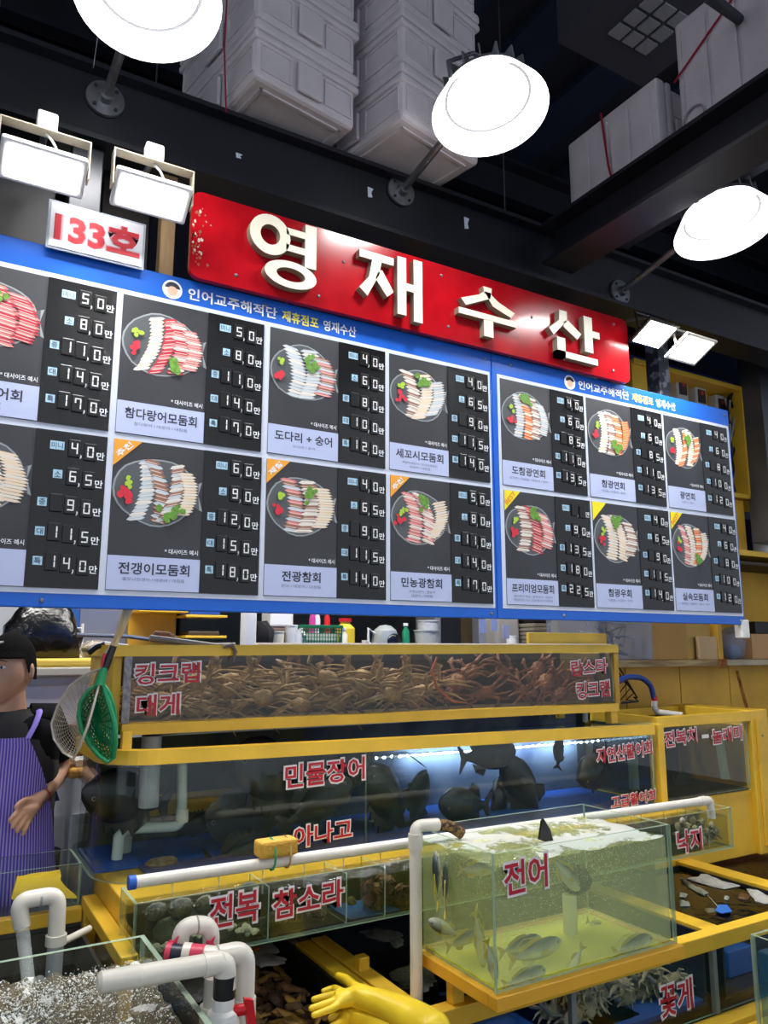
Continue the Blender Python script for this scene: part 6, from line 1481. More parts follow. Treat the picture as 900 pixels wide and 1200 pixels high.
# clothes as elliptical sections
def sections(name, secs, m_, a0=0, a1=360, n=40, th=0.0, rot=-18, kind_=None):
    vs = []; full = a1 - a0 >= 360; c = n if full else n + 1
    for (cx, cy, z, rx, ry) in secs:
        for j in range(c):
            a = R(a0 + (a1 - a0) * j / n); p = Vector((rx * math.cos(a), ry * math.sin(a), 0)); p.rotate(Euler((0, 0, R(rot)))); vs.append(Vector((cx, cy, z)) + p)
    k = len(secs)
    fs = [(i * c + j, i * c + (j + 1) % c, (i + 1) * c + (j + 1) % c, (i + 1) * c + j) for i in range(k - 1) for j in range(c if full else c - 1)]
    return MB().add(vs, fs, 0, smooth=True).build(name, m_, t)
vest = mat('vest_charcoal', (62, 60, 60), .95, spec=.15, bump=.7, bscale=24); tee = mat('tee_black', (15, 16, 20), .95, spec=.15, bump=.6, bscale=26)
sz = S_r.z
sections('tshirt', [(px0, PY, .82, .165, .125), (px0, PY, 1.0, .155, .115), (px0, PY, 1.15, .165, .12), (px0, PY + .005, sz - .04, .175, .112), (px0, PY + .01, sz + .01, .145, .09), (px0, PY + .012, sz + .032, .085, .068), (px0, PY + .012, sz + .042, .062, .056)], tee)
for S, E in ((S_r, E_r), (S_l, E_l)):
    d = E - S; MB().tube([S + Vector((-.05 if S is S_r else .05, 0, .012)), S + Vector((0, 0, .010)), S + d * .3, S + d * .62, S + d * .80], [.055, .070, .070, .066, .062], 20, caps=False).build('sleeve', tee, t)
sections('vest', [(px0, PY, .84, .172, .132), (px0, PY, 1.0, .163, .124), (px0, PY, 1.14, .170, .128), (px0, PY + .005, sz - .05, .160, .124), (px0, PY + .008, sz + .005, .118, .100), (px0, PY + .014, sz + .036, .085, .074), (px0, PY + .020, sz + .050, .070, .062)], vest)
# apron with raised stripes printed by a wave pattern
am = bpy.data.materials.new('apron_stripes'); am.use_nodes = True; nt = am.node_tree; N = nt.nodes; L = nt.links; b = N['Principled BSDF']; b.inputs['Roughness'].default_value = .75
at_ = N.new('ShaderNodeAttribute'); at_.attribute_name = 'stripe'; fr_ = N.new('ShaderNodeMath'); fr_.operation = 'FRACT'; L.new(at_.outputs['Fac'], fr_.inputs[0])
cr_ = N.new('ShaderNodeValToRGB'); cr_.color_ramp.elements[0].color = lin((92, 70, 190)); cr_.color_ramp.elements[0].position = .50; cr_.color_ramp.elements[1].color = lin((176, 160, 226)); cr_.color_ramp.elements[1].position = .60
L.new(fr_.outputs[0], cr_.inputs[0]); L.new(cr_.outputs[0], b.inputs['Base Color'])
def apron(name, secs, a0f, a1f, n, rot, per):
    vs = []; st = []; c = n + 1
    for si, (cx, cy, z, rx, ry) in enumerate(secs):
        a0, a1 = a0f(si), a1f(si)
        for j in range(c):
            ad = a0 + (a1 - a0) * j / n; a = R(ad); fold = 1 + .012 * math.sin(ad * .35) * max(0, (1.0 - z))
            p = Vector((rx * fold * math.cos(a), ry * fold * math.sin(a), 0)); p.rotate(Euler((0, 0, R(rot)))); vs.append(Vector((cx, cy, z)) + p); st.append(ad / per)
    k = len(secs); fs = [(i * c + j, i * c + j + 1, (i + 1) * c + j + 1, (i + 1) * c + j) for i in range(k - 1) for j in range(n)]
    o = MB().add(vs, fs, 0, smooth=True).build(name, am, t)
    at2 = o.data.attributes.new('stripe', 'FLOAT', 'POINT')
    at2.data.foreach_set('value', [s_ + 50 for s_ in st]); return o
AS = [(px0 - .005, PY - .004, .30, .25, .20), (px0 - .005, PY - .004, .60, .225, .180), (px0 - .005, PY - .004, .84, .195, .155), (px0 - .005, PY - .004, 1.0, .180, .142), (px0 - .005, PY - .004, 1.08, .178, .139), (px0 - .005, PY - .004, 1.16, .180, .140), (px0 - .004, PY - .002, 1.23, .178, .138), (px0 - .004, PY, sz - .035, .170, .136)]
apron('apron', AS, lambda i: [-175, -175, -172, -168, -160, -145, -132, -128][i], lambda i: [-5, -5, -8, -14, -24, -38, -50, -54][i], 96, -22, 3.1)
for s_ in (1, -1):
    p0 = Vector((px0 + s_ * .075 - .03, PY - .138, sz - .040)); MB().tube([p0, p0 + Vector((s_ * .022, .022, .040)), p0 + Vector((s_ * .040, .075, .078)), p0 + Vector((s_ * .042, .13, .088)), p0 + Vector((s_ * .03, .22, .04)), p0 + Vector((s_ * -.01, .27, -.10))], .011, 8, flat=.45).build('apron_strap', mat('strap_purple', (140, 120, 214), .7), t)
MB().tube([J(56, 914, PY - .06), J(62, 926, PY - .02), J(66, 938, PY)], .012, 8, flat=.3).build('apron_tie', mat('tie_purple', (88, 70, 170), .7), t)
for sx in (-1, 1):
    MB().tube([Vector((px0 + sx * .09, PY, .86)), Vector((px0 + sx * .10, PY, .45)), Vector((px0 + sx * .10, PY + .02, .0))], [.105, .085, .072], 20).build('trouser_leg', mat('trousers_dark', (30, 32, 40), .8), t)
    MB().tube([Vector((px0 + sx * .105, PY + .05, -.06)), Vector((px0 + sx * .105, PY - .06, -.055)), Vector((px0 + sx * .11, PY - .17, -.07))], [.042, .046, .034], 14).build('boot', black_pl, t)
MB().tube(arc((0, 0, 0), .0285, 0, 360, 18, 'XY'), .0022, 6, M=Matrix.Translation(W_r + (E_r - W_r).normalized() * .02) @ (E_r - W_r).to_track_quat('Z', 'Y').to_matrix().to_4x4(), caps=False).build('bracelet', mat('bracelet_red', (160, 60, 50), .6), t)

# ------------------------------------------------------------------ kitchen behind: counters, wall, clutter
wallm = mat('kitchen_panel', (176, 172, 168), .45, var=.2, vscale=3)
tag(MB().box(-.6, .84, 4.25, 4.29, -.1, 2.4).build('partition', mat('panel_white', (206, 208, 212), .5, var=.08)), 'white partition panel behind the man', 'partition')
tag(MB().box(at(93.5, 730, Y=3.93).x, at(178, 730, Y=3.93).x, 3.93, 3.96, -.1, 2.4).build('steel_sheet', steel), 'grey stainless steel panel behind the hand net handles', 'panel')
tag(MB().box(1.25, 4.4, 4.4, 4.44, -.1, 2.6).build('kitchen_wall', mat('kitchen_wall', (150, 132, 90), .7, rgb2=(90, 80, 60), vscale=2.5)), 'dim ochre kitchen wall behind the upper tank', 'wall')
# long back worktop
wt = thing('worktop', 'long work counter behind the upper tank holding kitchen clutter', 'counter', (1.9, 3.6, -.1))
MB().bbox(.95, 3.05, 3.30, 3.95, 1.50, 1.53, .004).build('top', steel, wt)
MB().bbox(.98, 3.02, 3.34, 3.93, -.1, 1.50, .004).build('cabinet', mat('cabinet_grey', (120, 120, 118), .5), wt)
# white chest counter at left with printed diagonal lines
t = thing('white_counter', 'white chest counter with blue diagonal print behind the man and nets', 'counter', (.55, 3.6, -.1))
MB().bbox(.30, .83, 3.42, 3.9, -.1, 1.44, .006).build('body', mat('counter_white', (210, 212, 220), .4), t)
MB().bbox(.28, .85, 3.39, 3.93, 1.44, 1.475, .006).build('top_rim', mat('rim_steel', (190, 186, 170), .4), t)
MB().bbox(.28, .85, 3.40, 3.92, 1.475, 1.51, .01).build('yellow_board', mat('cutting_yellow', (236, 200, 84), .5), t)
MB().box(.30, .83, 3.412, 3.42, 1.405, 1.432).build('label_band', mat('band_grey', (170, 172, 176), .5), t)
MB().bbox(.30, .83, 3.40, 3.42, .86, .90, .003).build('kick_band', mat('band_dark', (150, 152, 160), .4), t)
pr_b = mat('print_blue', (60, 64, 160), .6)
for (a, b, c_, d, w_) in ((56, 960, 84, 1020, .004), (83, 930, 95, 952, .006), (72, 985, 84, 1012, .004)):
    p0, p1 = at(a, b, Y=3.41), at(c_, d, Y=3.41); MB().ext([p0, p0 + Vector((w_, 0, 0)), p1 + Vector((w_, 0, 0)), p1], (0, -.0008, 0)).build('printed_line', pr_b, t)
for (a, b, c_, d) in ((72, 935, 100, 990), (55, 975, 64, 1010)):
    p0, p1 = at(a, b, Y=3.41), at(c_, d, Y=3.41); MB().ext([p0, p0 + Vector((.002, 0, 0)), p1 + Vector((.002, 0, 0)), p1], (0, -.0008, 0)).build('printed_line', mat('print_grey', (150, 152, 170), .6), t)
t = thing('side_cabinet', 'white cabinet with ochre wooden top left of the rounded tank corner', 'cabinet', (.55, 3.0, -.1))
MB().bbox(.492, .75, 3.0, 3.36, -.1, 1.10, .004).build('body', mat('counter_white', (1, 1, 1)), t)
MB().bbox(.475, .75, 2.97, 3.36, 1.10, 1.135, .01).build('top', mat('top_ochre', (214, 160, 70), .5, var=.2), t)
t = thing('white_dish', 'small white rectangular dish on the ochre cabinet top', 'dish', (.56, 3.05, 1.135))
MB().bbox(.50, .60, 3.0, 3.1, 1.136, 1.155, .004).build('base', white_pl, t); MB().bbox(.495, .605, 2.995, 3.105, 1.155, 1.160, .002).build('rim', white_pl, t)
tag(MB().bbox(.50, .57, 3.14, 3.20, 1.136, 1.27, .003).build('wooden_stand', wood), 'little brown wooden stand on the ochre cabinet top', 'stand')
# on the chest: bagged food, basket, black bag, blue cloth
film = clear('cling_film', (.9, .9, .9), 1.45, .1, murk=.2, murk_rgb=(220, 214, 206), bump=1, bscale=30)
for k, (x, lb) in enumerate(((.40, 'pinkish wrapped food parcel on the yellow board beside the man'), (.52, 'brown wrapped food parcel in the middle of the yellow board'), (.64, 'pale wrapped food parcel at the right of the yellow board'))):
    t = thing('food_parcel', lb, 'food', (x, 3.6, 1.51), 'wrapped food parcels on the yellow board')
    MB().ell((x, 3.58, 1.545), (.05, .05, .035), 12, 8, nz=.1).build('filling', mat('food_%d' % k, [(190, 130, 100), (178, 96, 60), (206, 186, 160)][k], .6), t)
    MB().ell((x, 3.58, 1.545), (.066, .062, .043), 14, 8, nz=.08).build('wrap', film, t)
bx = at(50, 735, Y=3.5)
m = MB(); rg = random.Random(2); rows_ = []
for i in range(9):
    v_ = i / 8; z = bx.z + .085 - v_ * .23; wd = .09 + .07 * math.sin(v_ * 2.3); dp_ = .02 + .05 * math.sin(v_ * math.pi * .9)
    rows_.append([Vector((bx.x + wd * math.cos(a) * rg.uniform(.93, 1.07), 3.5 + dp_ * math.sin(a), z + rg.uniform(-.008, .008))) for a in [j * math.pi / 9 for j in range(18)]])
m.add([p for r_ in rows_ for p in r_] + [Vector((bx.x, 3.5, bx.z - .155))], [(i * 18 + j, i * 18 + (j + 1) % 18, (i + 1) * 18 + (j + 1) % 18, (i + 1) * 18 + j) for i in range(8) for j in range(18)] + [(144 + j, 144 + (j + 1) % 18, 162) for j in range(18)], 0, smooth=True)
tag(m.build('black_bag', mat('bag_black', (10, 10, 12), .25, bump=1, bscale=16)), 'bunch of black plastic bags hanging beside the man', 'bag')
tag(MB().tube([Vector((bx.x, 3.5, bx.z + .07)), Vector((bx.x, 3.6, 2.0))], .004, 6).build('cotton_rope', black_pl), 'cord from which the black bags hang', 'cord')
p0 = at(52, 766, Y=3.56)
tag(MB().bbox(p0.x - .06, p0.x + .07, 3.54, 3.60, p0.z - .04, p0.z + .025, .015).build('blue_cloth', mat('cloth_blue', (40, 60, 170), .7, bump=1, bscale=20)), 'blue cloth bundle under the black bags', 'cloth')
p0 = at(72, 778, Y=3.75); tag(MB().bbox(p0.x - .09, p0.x + .07, 3.7, 3.8, 1.512, 1.60, .004).build('black_box', black_pl), 'flat black box behind the wrapped food', 'box')
p0 = at(88, 770, Y=3.7); t = thing('wire_rack', 'white wire rack behind the yellow board', 'rack', tuple(p0))
for k in range(3):
    z = 1.55 + k * .045; MB().tube([(p0.x - .05, 3.68, z), (p0.x + .02, 3.68, z)], .004, 6).build('bar', white_pl, t)
MB().tube([(p0.x + .02, 3.68, 1.512), (p0.x + .02, 3.68, 1.66)], .006, 6).build('upright', white_pl, t)
tag(MB().box(at(77, 730, Y=3.93).x, at(93, 730, Y=3.93).x, 3.93, 3.96, 1.512, 1.9).build('blue_board', mat('board_deep_blue', (36, 84, 150), .5)), 'small blue board behind the black bags', 'board')
tag(MB().tube([at(90, 744, Y=3.2), at(150, 746, Y=3.2), at(235, 757, Y=3.2)], .008, 8).build('towel_bar', steel), 'thin steel bar behind the net handles', 'bar')
t = thing('hooked_tool', 'dark handled tool with a pale knob lying left of the crab tank', 'tool', tuple(at(110, 762, Y=2.75)))
WL[t.name] = Vector(at(110, 762, Y=2.75))
MB().tube([at(103, 765, Y=2.75), at(112, 758, Y=2.75), at(122, 754, Y=2.75)], [.012, .012, .009], 10).build('dark_grip', black_pl, t)
MB().ell(at(99, 761, Y=2.75), (.010, .010, .010), 8, 6).build('pale_knob', mat('knob_olive', (150, 142, 90), .5), t)
MB().tube([at(122, 754, Y=2.75), at(150, 758, Y=2.75)], .008, 8).build('white_rod', white_pl, t)
# things on the back worktop (between the menu board and the upper tank)
CY = 3.42; TZ = 1.531
def on_top(px): return at(px, 757, Y=CY).x
tagb = lambda mb, nm, m_, lb, cat, grp=None: tag(mb.build(nm, m_), lb, cat, grp)
t = thing('yellow_shelf_box', 'yellow box shelf on the worktop below the left menu board', 'shelf', (on_top(206), 3.8, TZ))
x0, x1 = on_top(178), on_top(240)
MB().bbox(x0, x1, 3.7, 3.9, 1.72, 1.735, .003).build('shelf_board', yellow, t); MB().bbox(x0, x1, 3.9, 3.915, TZ, 1.9, .003).build('back_board', yellow_d, t)
MB().bbox(x0 + .03, x0 + .14, 3.695, 3.70, 1.74, 1.82, .002).build('white_card', white_p, t)
x0, x1 = on_top(238), on_top(277)
t = thing('yellow_rack', 'yellow two-tier rack with dark trays behind the white bottle', 'shelf', ((x0 + x1) / 2, 3.8, TZ))
for z in (1.60, 1.70): MB().bbox(x0, x1 + .05, 3.7, 3.9, z, z + .012, .002).build('shelf_board', yellow, t)
for k, (z, c_, nm) in enumerate(((1.612, (20, 20, 24), 'dark'), (1.712, (30, 80, 180), 'blue'), (1.735, (26, 26, 30), 'black'), (TZ, (24, 22, 20), 'sooty'))):
    tagb(MB().bbox(x0 + .02, x1 + .02, 3.72, 3.88, z + .001, z + .022, .006), 'tray', mat('tray_' + nm, c_, .4), nm + ' tray on the yellow two-tier rack', 'tray')
def bottle(px, r_, h, m_, label, neck=.35, cap=None, cy=CY, nm='bottle', cat='bottle', z0=None, X=None):
    x = on_top(px) if X is None else X; z0 = TZ if z0 is None else z0
    t = thing(nm, label, cat, (x, cy, z0)); M = Matrix.Translation((x, cy, z0))
    MB().lathe([(0, 0), (r_, 0), (r_ * 1.0, h * .70), (r_ * neck, h * .84), (r_ * neck, h * .92), (0, h * .92)], 18, M=M).build('body', m_, t)
    if cap is not None: MB().lathe([(0, h * .90), (r_ * neck * 1.3, h * .90), (r_ * neck * 1.3, h), (0, h)], 14, M=M).build('cap', cap, t)
    return t
def tub(px, r_, h, m_, label, lid=None, cy=CY, cat='container', nm='tub', taper=.85):
    x = on_top(px); t = thing(nm, label, cat, (x, cy, TZ)); M = Matrix.Translation((x, cy, TZ))
    MB().lathe([(0, 0), (r_ * taper, 0), (r_, h), (r_ * .93, h), (r_ * .78, .01), (0, .01)], 22, M=M).build('bowl', m_, t)
    MB().lathe([(r_, h - .006), (r_ * 1.06, h - .006), (r_ * 1.06, h), (r_, h)], 22, M=M).build('rim', lid or m_, t)
    return t
bottle(285, .036, .30, mat('bottle_milky', (222, 222, 220), .35), 'tall milky bottle standing at the left of the worktop', .8, white_pl, 3.36)
t = thing('cloth_bundle', 'black cloth bundle with a pale tag right of the milky bottle', 'cloth', (on_top(306), CY, TZ))
MB().ell((on_top(306), CY, TZ + .07), (.055, .06, .075), 14, 8, nz=.15).build('cloth', mat('cloth_black', (16, 15, 18), .8), t)
MB().ell((on_top(303), CY - .05, TZ + .02), (.025, .02, .02), 10, 6, nz=.1).build('pale_tag', mat('tag_pink', (214, 180, 170), .6), t)
tub(324, .036, .10, mat('tub_cream', (232, 224, 196), .5), 'cream plastic tub beside the black cloth bundle')
tub(341, .030, .13, mat('cup_white', (236, 234, 228), .5), 'stack of white cups left of the green basket', nm='cup_stack', cat='cups')
t = thing('bag_tangle', 'crumpled white plastic bag between the cups and the green basket', 'bag', (on_top(350), CY, TZ))
MB().ell((on_top(350), CY, TZ + .05), (.035, .03, .06), 12, 8, nz=.2).build('bag', white_pl, t)
# green basket
t = thing('green_basket', 'green plastic lattice basket on the worktop below the menu board', 'basket', (on_top(373), CY, TZ)); gb = mat('basket_green', (14, 108, 66), .4)
x0, x1 = on_top(351), on_top(396); y0, y1 = CY - .04, CY + .12; zb, zt2 = TZ + .003, TZ + .125
MB().box(x0, x1, y0, y1, zb, zb + .004).build('base', gb, t)
m = MB()
for (a, b) in ((x0, x1),):
    for k in range(15):
        x = x0 + (x1 - x0) * k / 14; m.box(x - .0016, x + .0016, y0, y0 + .003, zb, zt2); m.box(x - .0016, x + .0016, y1 - .003, y1, zb, zt2)
    for k in range(8):
        z = zb + (zt2 - zb) * k / 7; m.box(x0, x1, y0, y0 + .003, z - .0016, z + .0016); m.box(x0, x1, y1 - .003, y1, z - .0016, z + .0016)
        m.box(x0, x0 + .003, y0, y1, z - .0016, z + .0016); m.box(x1 - .003, x1, y0, y1, z - .0016, z + .0016)
tag(m.build('lattice', gb, t), kind='stuff')
m = MB(); m.bbox(x0 - .006, x1 + .006, y0 - .006, y0 + .004, zt2 - .008, zt2 + .006, .002); m.bbox(x0 - .006, x1 + .006, y1 - .004, y1 + .006, zt2 - .008, zt2 + .006, .002); m.bbox(x0 - .006, x0 + .004, y0, y1, zt2 - .008, zt2 + .006, .002); m.bbox(x1 - .004, x1 + .006, y0, y1, zt2 - .008, zt2 + .006, .002); m.build('rim', gb, t)
MB().box(x0 + .01, x1 - .01, y0 + .03, y1 - .02, zb + .005, zb + .09).build('contents', mat('basket_contents', (190, 196, 186), .7), t)
tagb(MB().bbox(x0 - .03, x0 + .10, 3.72, 3.85, 1.66, 1.80, .01), 'roll_box', white_pl, 'white box behind the green basket', 'box')
tagb(MB().bbox(x0 - .03, x0 + .25, 3.70, 3.9, TZ, 1.655, .01), 'crate', mat('crate_dull', (90, 70, 60), .6), 'dull brown crate supporting the white box', 'crate')
for k, (px, c_, nm) in enumerate(((386, (196, 60, 140), 'pink'), (392, (220, 220, 224), 'white'), (404, (206, 30, 36), 'red'))):
    bottle(px, .016, .24, mat('tube_' + nm, c_, .4), nm + ' slim bottle standing behind the green basket', .5, red_pl if k == 2 else white_pl, 3.62)
bottle(413, .050, .17, mat('jug_yellow', (226, 196, 50), .45), 'squat yellow bottle right of the green basket', .5, red_pl, 3.50)
tub(428, .018, .06, mat('cup_paper', (230, 222, 210), .5), 'small white paper cup right of the yellow bottle', nm='cup', cat='cup')
bottle(400, .022, .12, mat('bottle_cream', (222, 214, 190), .45), 'small cream bottle between basket and yellow bottle', .5, white_pl, 3.40)
t = thing('kettle', 'pale kettle with dark belly right of the paper cup', 'kettle', (on_top(456), 3.46, TZ)); M = Matrix.Translation((on_top(456), 3.46, TZ))
MB().lathe([(0, 0), (.06, 0), (.072, .05), (.060, .11), (.03, .135), (0, .14)], 22, M=M).build('body', mat('kettle_grey', (170, 176, 172), .35, .2), t)
MB().ell((on_top(459), 3.40, TZ + .05), (.045, .02, .045), 14, 8).build('dark_belly', black_g, t)
MB().tube([M @ Vector((-.055, 0, .09)), M @ Vector((-.10, 0, .12)), M @ Vector((-.10, 0, .05)), M @ Vector((-.065, 0, .03))], .007, 8).build('handle', white_pl, t)
bottle(478, .02, .15, mat('bottle_green', (30, 130, 90), .3), 'small green bottle beside the pale kettle', .5, white_pl, 3.44)
for k, (px, r_, h, c_, lb) in enumerate(((500, .066, .115, (196, 198, 190), 'large grey pot left of the steel post on the worktop'), (514, .06, .17, (206, 208, 206), 'tall white pail behind the grey pot'), (551, .026, .03, (170, 170, 172), 'small steel bowl in front of the dark box'))):
    tub(px, r_, h, mat('pot_%d' % k, c_, .4, .2), lb, cy=CY + .1 * (k == 1), nm='pot', cat='pot')
tagb(MB().bbox(on_top(534), on_top(564), 3.6, 3.85, TZ, 1.80, .01), 'dark_box', mat('box_dark', (20, 20, 24), .5), 'tall dark box at the middle of the worktop', 'box')
tagb(MB().bbox(on_top(526), on_top(534), 3.55, 3.75, TZ, 1.82, .01), 'steel_canister', steel, 'narrow steel canister left of the dark box', 'canister')
tagb(MB().bbox(on_top(564), on_top(572), 3.44, 3.5, TZ, 1.9, .003), 'thin_rod_frame', steel, 'thin steel frame post behind the hanging slips', 'post')
for k, (px, dz, lb) in enumerate(((566, .0, 'leftmost paper slip hanging under the menu board'), (579, .01, 'middle paper slip hanging under the menu board'), (593, -.025, 'rightmost and lowest paper slip hanging under the menu board'))):
    a = at(px, 734, Y=2.75); tagb(MB().box(a.x - .018, a.x + .018, 2.75, 2.7515, a.z - .03 + dz, a.z + .03 + dz), 'paper_slip', white_p, lb, 'paper')
tagb(MB().tube([at(555, 716, Y=2.752), at(610, 722, Y=2.752)], .002, 5), 'slip_wire', galv, 'wire from which the paper slips hang', 'wire')
tub(600, .034, .09, mat('pot_white', (232, 232, 226), .5), 'white bowl stack right of the hanging slips', nm='bowl_stack', cat='bowls')
tagb(MB().bbox(on_top(606), on_top(634), 3.6, 3.8, TZ, 1.84, .02), 'flour_sack', mat('sack_grey', (178, 172, 164), .7, bump=.6, bscale=14), 'pale grey sack standing on the worktop', 'sack')
for k in range(7):
    tagb(MB().bbox(on_top(640) - .004 * k, on_top(676) + .003 * (k % 3), 3.5, 3.72, TZ + .024 * k, TZ + .024 * k + .022, .004), 'folded_box', mat('paper_tan', (150, 140, 120), .8, var=.3), ('lowest', 'second lowest', 'third lowest', 'middle', 'third highest', 'second highest', 'topmost')[k] + ' flat item of the paper pile at the right of the worktop', 'paper', 'paper pile on the worktop')
tagb(MB().bbox(on_top(640), on_top(678), 3.52, 3.7, TZ + .169, TZ + .26, .02), 'dark_hat', mat('hat_dark', (30, 28, 28), .8), 'dark cloth heap on top of the paper pile', 'cloth')
tagb(MB().bbox(on_top(681), on_top(700), 3.3, 3.36, TZ, 2.1, .004), 'yellow_post', yellow_d, 'yellow wooden post at the right end of the worktop', 'post')
# ------------------------------------------------------------------ right side: yellow wall, shelves, cabinet
yw = thing('yellow_partition', 'yellow boarded wall behind the right tank with a rusty seam', 'partition', (4.0, 3.1, -.1))
xs = [3.02, 3.35, 3.80, 4.25, 4.7, 5.15, 5.6]
for a, b in zip(xs[:-1], xs[1:]):
    MB().bbox(a + .003, b - .003, 3.06, 3.09, .5, 1.455, .003).build('board', yellow_d, yw)
rs = mat('rust_streak', (110, 40, 20), .8, rgb2=(180, 120, 40), vscale=30)
a, b = at(862, 786, Y=3.058), at(873, 830, Y=3.058)
MB().ext([a, a + Vector((.025, 0, 0)), b + Vector((.035, 0, 0)), b + Vector((.005, 0, 0))], (0, -.001, 0)).build('rust_streak', rs, yw)
MB().box(3.02, 5.6, 3.09, 3.10, -.1, 1.455).build('backing', yellow_d, yw)
tag(MB().bbox(2.86, 3.02, 3.05, 3.6, .9, 1.44, .003).build('dark_cubby', mat('cubby_dark', (24, 20, 16), .8)), 'dark cubby with cables beside the crab tank', 'cabinet')
for k in range(4):
    tag(MB().tube([at(705 + 6 * k, 778, Y=3.0), at(735 + 4 * k, 800 + 6 * k, Y=2.98), at(716 + 9 * k, 826 - 3 * k, Y=3.0), at(748, 822, Y=3.0)], .004, 6).build('black_cable', black_pl), 'one of the black cables looped beside the blue hose', 'cable', 'cables beside the blue hose')
sh = thing('lower_shelf', 'weathered wooden shelf over the right tank holding cardboard', 'shelf', (3.9, 3.0, 1.45))
MB().bbox(2.88, 3.98, 2.90, 3.45, 1.452, 1.485, .003).build('board', mat('shelf_wood', (188, 166, 116), .7, rgb2=(130, 100, 60), vscale=6, stretch=(1, 6, 6)), sh)
MB().bbox(3.985, 5.6, 2.90, 3.45, 1.452, 1.485, .003).build('board', mat('shelf_wood2', (190, 178, 150), .7, var=.3, vscale=5), sh)
MB().bbox(3.94, 4.0, 2.885, 2.90, 1.44, 1.49, .002).build('rust_plate', rs, sh)
cardb = mat('cardboard', (196, 154, 88), .8, var=.15, vscale=3)
cbx = lambda a, b, y0, y1, z0, z1, m_, lb, nm='cardboard_box', cat='box': tagb(MB().bbox(a, b, y0, y1, z0, z1, .004), nm, m_, lb, cat)
q_ = lambda px, y=2.95: at(px, 770, Y=y).x
cbx(q_(770), q_(812), 2.98, 3.4, 1.486, 1.80, cardb, 'tan cardboard box on the lower right shelf')
cbx(q_(813), q_(853), 3.0, 3.4, 1.486, 1.80, mat('cardboard2', (206, 170, 96), .8, var=.15), 'yellowish cardboard box beside the tan one')
cbx(q_(822), q_(850), 2.96, 2.985, 1.486, 1.62, mat('cardboard3', (204, 174, 132), .8), 'small pale carton leaning in front of the yellowish box', 'carton')
cbx(q_(888), q_(930), 2.98, 3.3, 1.486, 1.64, mat('cardboard4', (190, 150, 106), .8), 'brown cardboard box at the right edge of the shelf')
t = thing('clear_box', 'large clear plastic box of tangled things left of the cardboard', 'box', (q_(735), 3.1, 1.486))
MB().bbox(q_(702), q_(767), 2.95, 3.35, 1.487, 1.80, .01).build('shell', poly, t)
for k in range(9):
    MB().tube([Vector((q_(710) + rng.uniform(0, .3), 3.0 + rng.uniform(0, .2), 1.50 + rng.uniform(0, .22))) for _ in range(4)], .007, 6).build('tangled_item', [mat('junk_a', (120, 100, 70), .6), mat('junk_b', (60, 56, 50), .6), mat('junk_c', (170, 160, 140), .6)][k % 3], t)
MB().box(q_(706), q_(762), 3.28, 3.33, 1.49, 1.78).build('inner_card', mat('card_dull', (150, 130, 92), .8), t)
t = thing('plastic_bag', 'crumpled translucent bluish bag between the cardboard boxes', 'bag', (q_(872), 3.02, 1.486))
MB().ell((q_(871), 3.02, 1.575), (.085, .07, .10), 18, 12, nz=.10).build('bag', poly, t)
MB().ell((q_(873), 3.03, 1.53), (.05, .045, .045), 14, 8, nz=.1).build('contents', mat('bag_contents', (120, 140, 180), .6), t)
t = thing('upper_shelf', 'yellow shelf with a spray bottle at the right edge', 'shelf', (4.6, 3.1, 2.1))
MB().bbox(3.95, 5.4, 2.93, 3.25, 2.115, 2.15, .003).build('board', yellow, t)
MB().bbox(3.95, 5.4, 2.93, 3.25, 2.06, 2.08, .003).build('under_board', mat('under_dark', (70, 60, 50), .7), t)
MB().bbox(3.95, 5.4, 3.24, 3.27, 1.49, 2.115, .003).build('back_board', yellow_d, t)
MB().bbox(4.02, 4.06, 2.95, 3.24, 1.486, 2.06, .003).build('support', yellow_d, t)
mset = lambda px, py, Y: at(px, py, Y=Y)
x = mset(872, 612, 3.0).x
bottle(0, .045, .19, mat('cup_paper2', (206, 190, 160), .6), 'beige paper cup roll on the upper yellow shelf', .95, None, 3.05, 'paper_roll', 'roll', 2.151, x)
x = mset(893, 612, 3.0).x
t = bottle(0, .05, .20, white_pl, 'white spray bottle with trigger at the right edge', .35, white_pl, 3.02, 'spray_bottle', 'bottle', 2.151, x)
MB().ext([(x - .05, 3.0, 2.36), (x + .04, 3.0, 2.375), (x + .04, 3.0, 2.345), (x - .01, 3.0, 2.335), (x - .03, 3.0, 2.30), (x - .04, 3.0, 2.302), (x - .035, 3.0, 2.34), (x - .05, 3.0, 2.345)], (0, .03, 0)).build('trigger', white_pl, t)
for k, (px, lb) in enumerate(((868, 'black tin in the lower right shelf opening'), (885, 'dark brush on the lower right shelf'))):
    cbx(mset(px, 720, 3.1).x, mset(px + 16, 720, 3.1).x, 3.12, 3.2, 1.655 if k else 1.66, 1.72, black_pl, lb, 'tin' if k == 0 else 'brush', 'tin') if False else None
cbx(mset(884, 720, 3.05).x, mset(905, 720, 3.05).x, 3.05, 3.15, 1.642, 1.72, black_pl, 'black object on the brown box at the right edge', 'black_case', 'case')
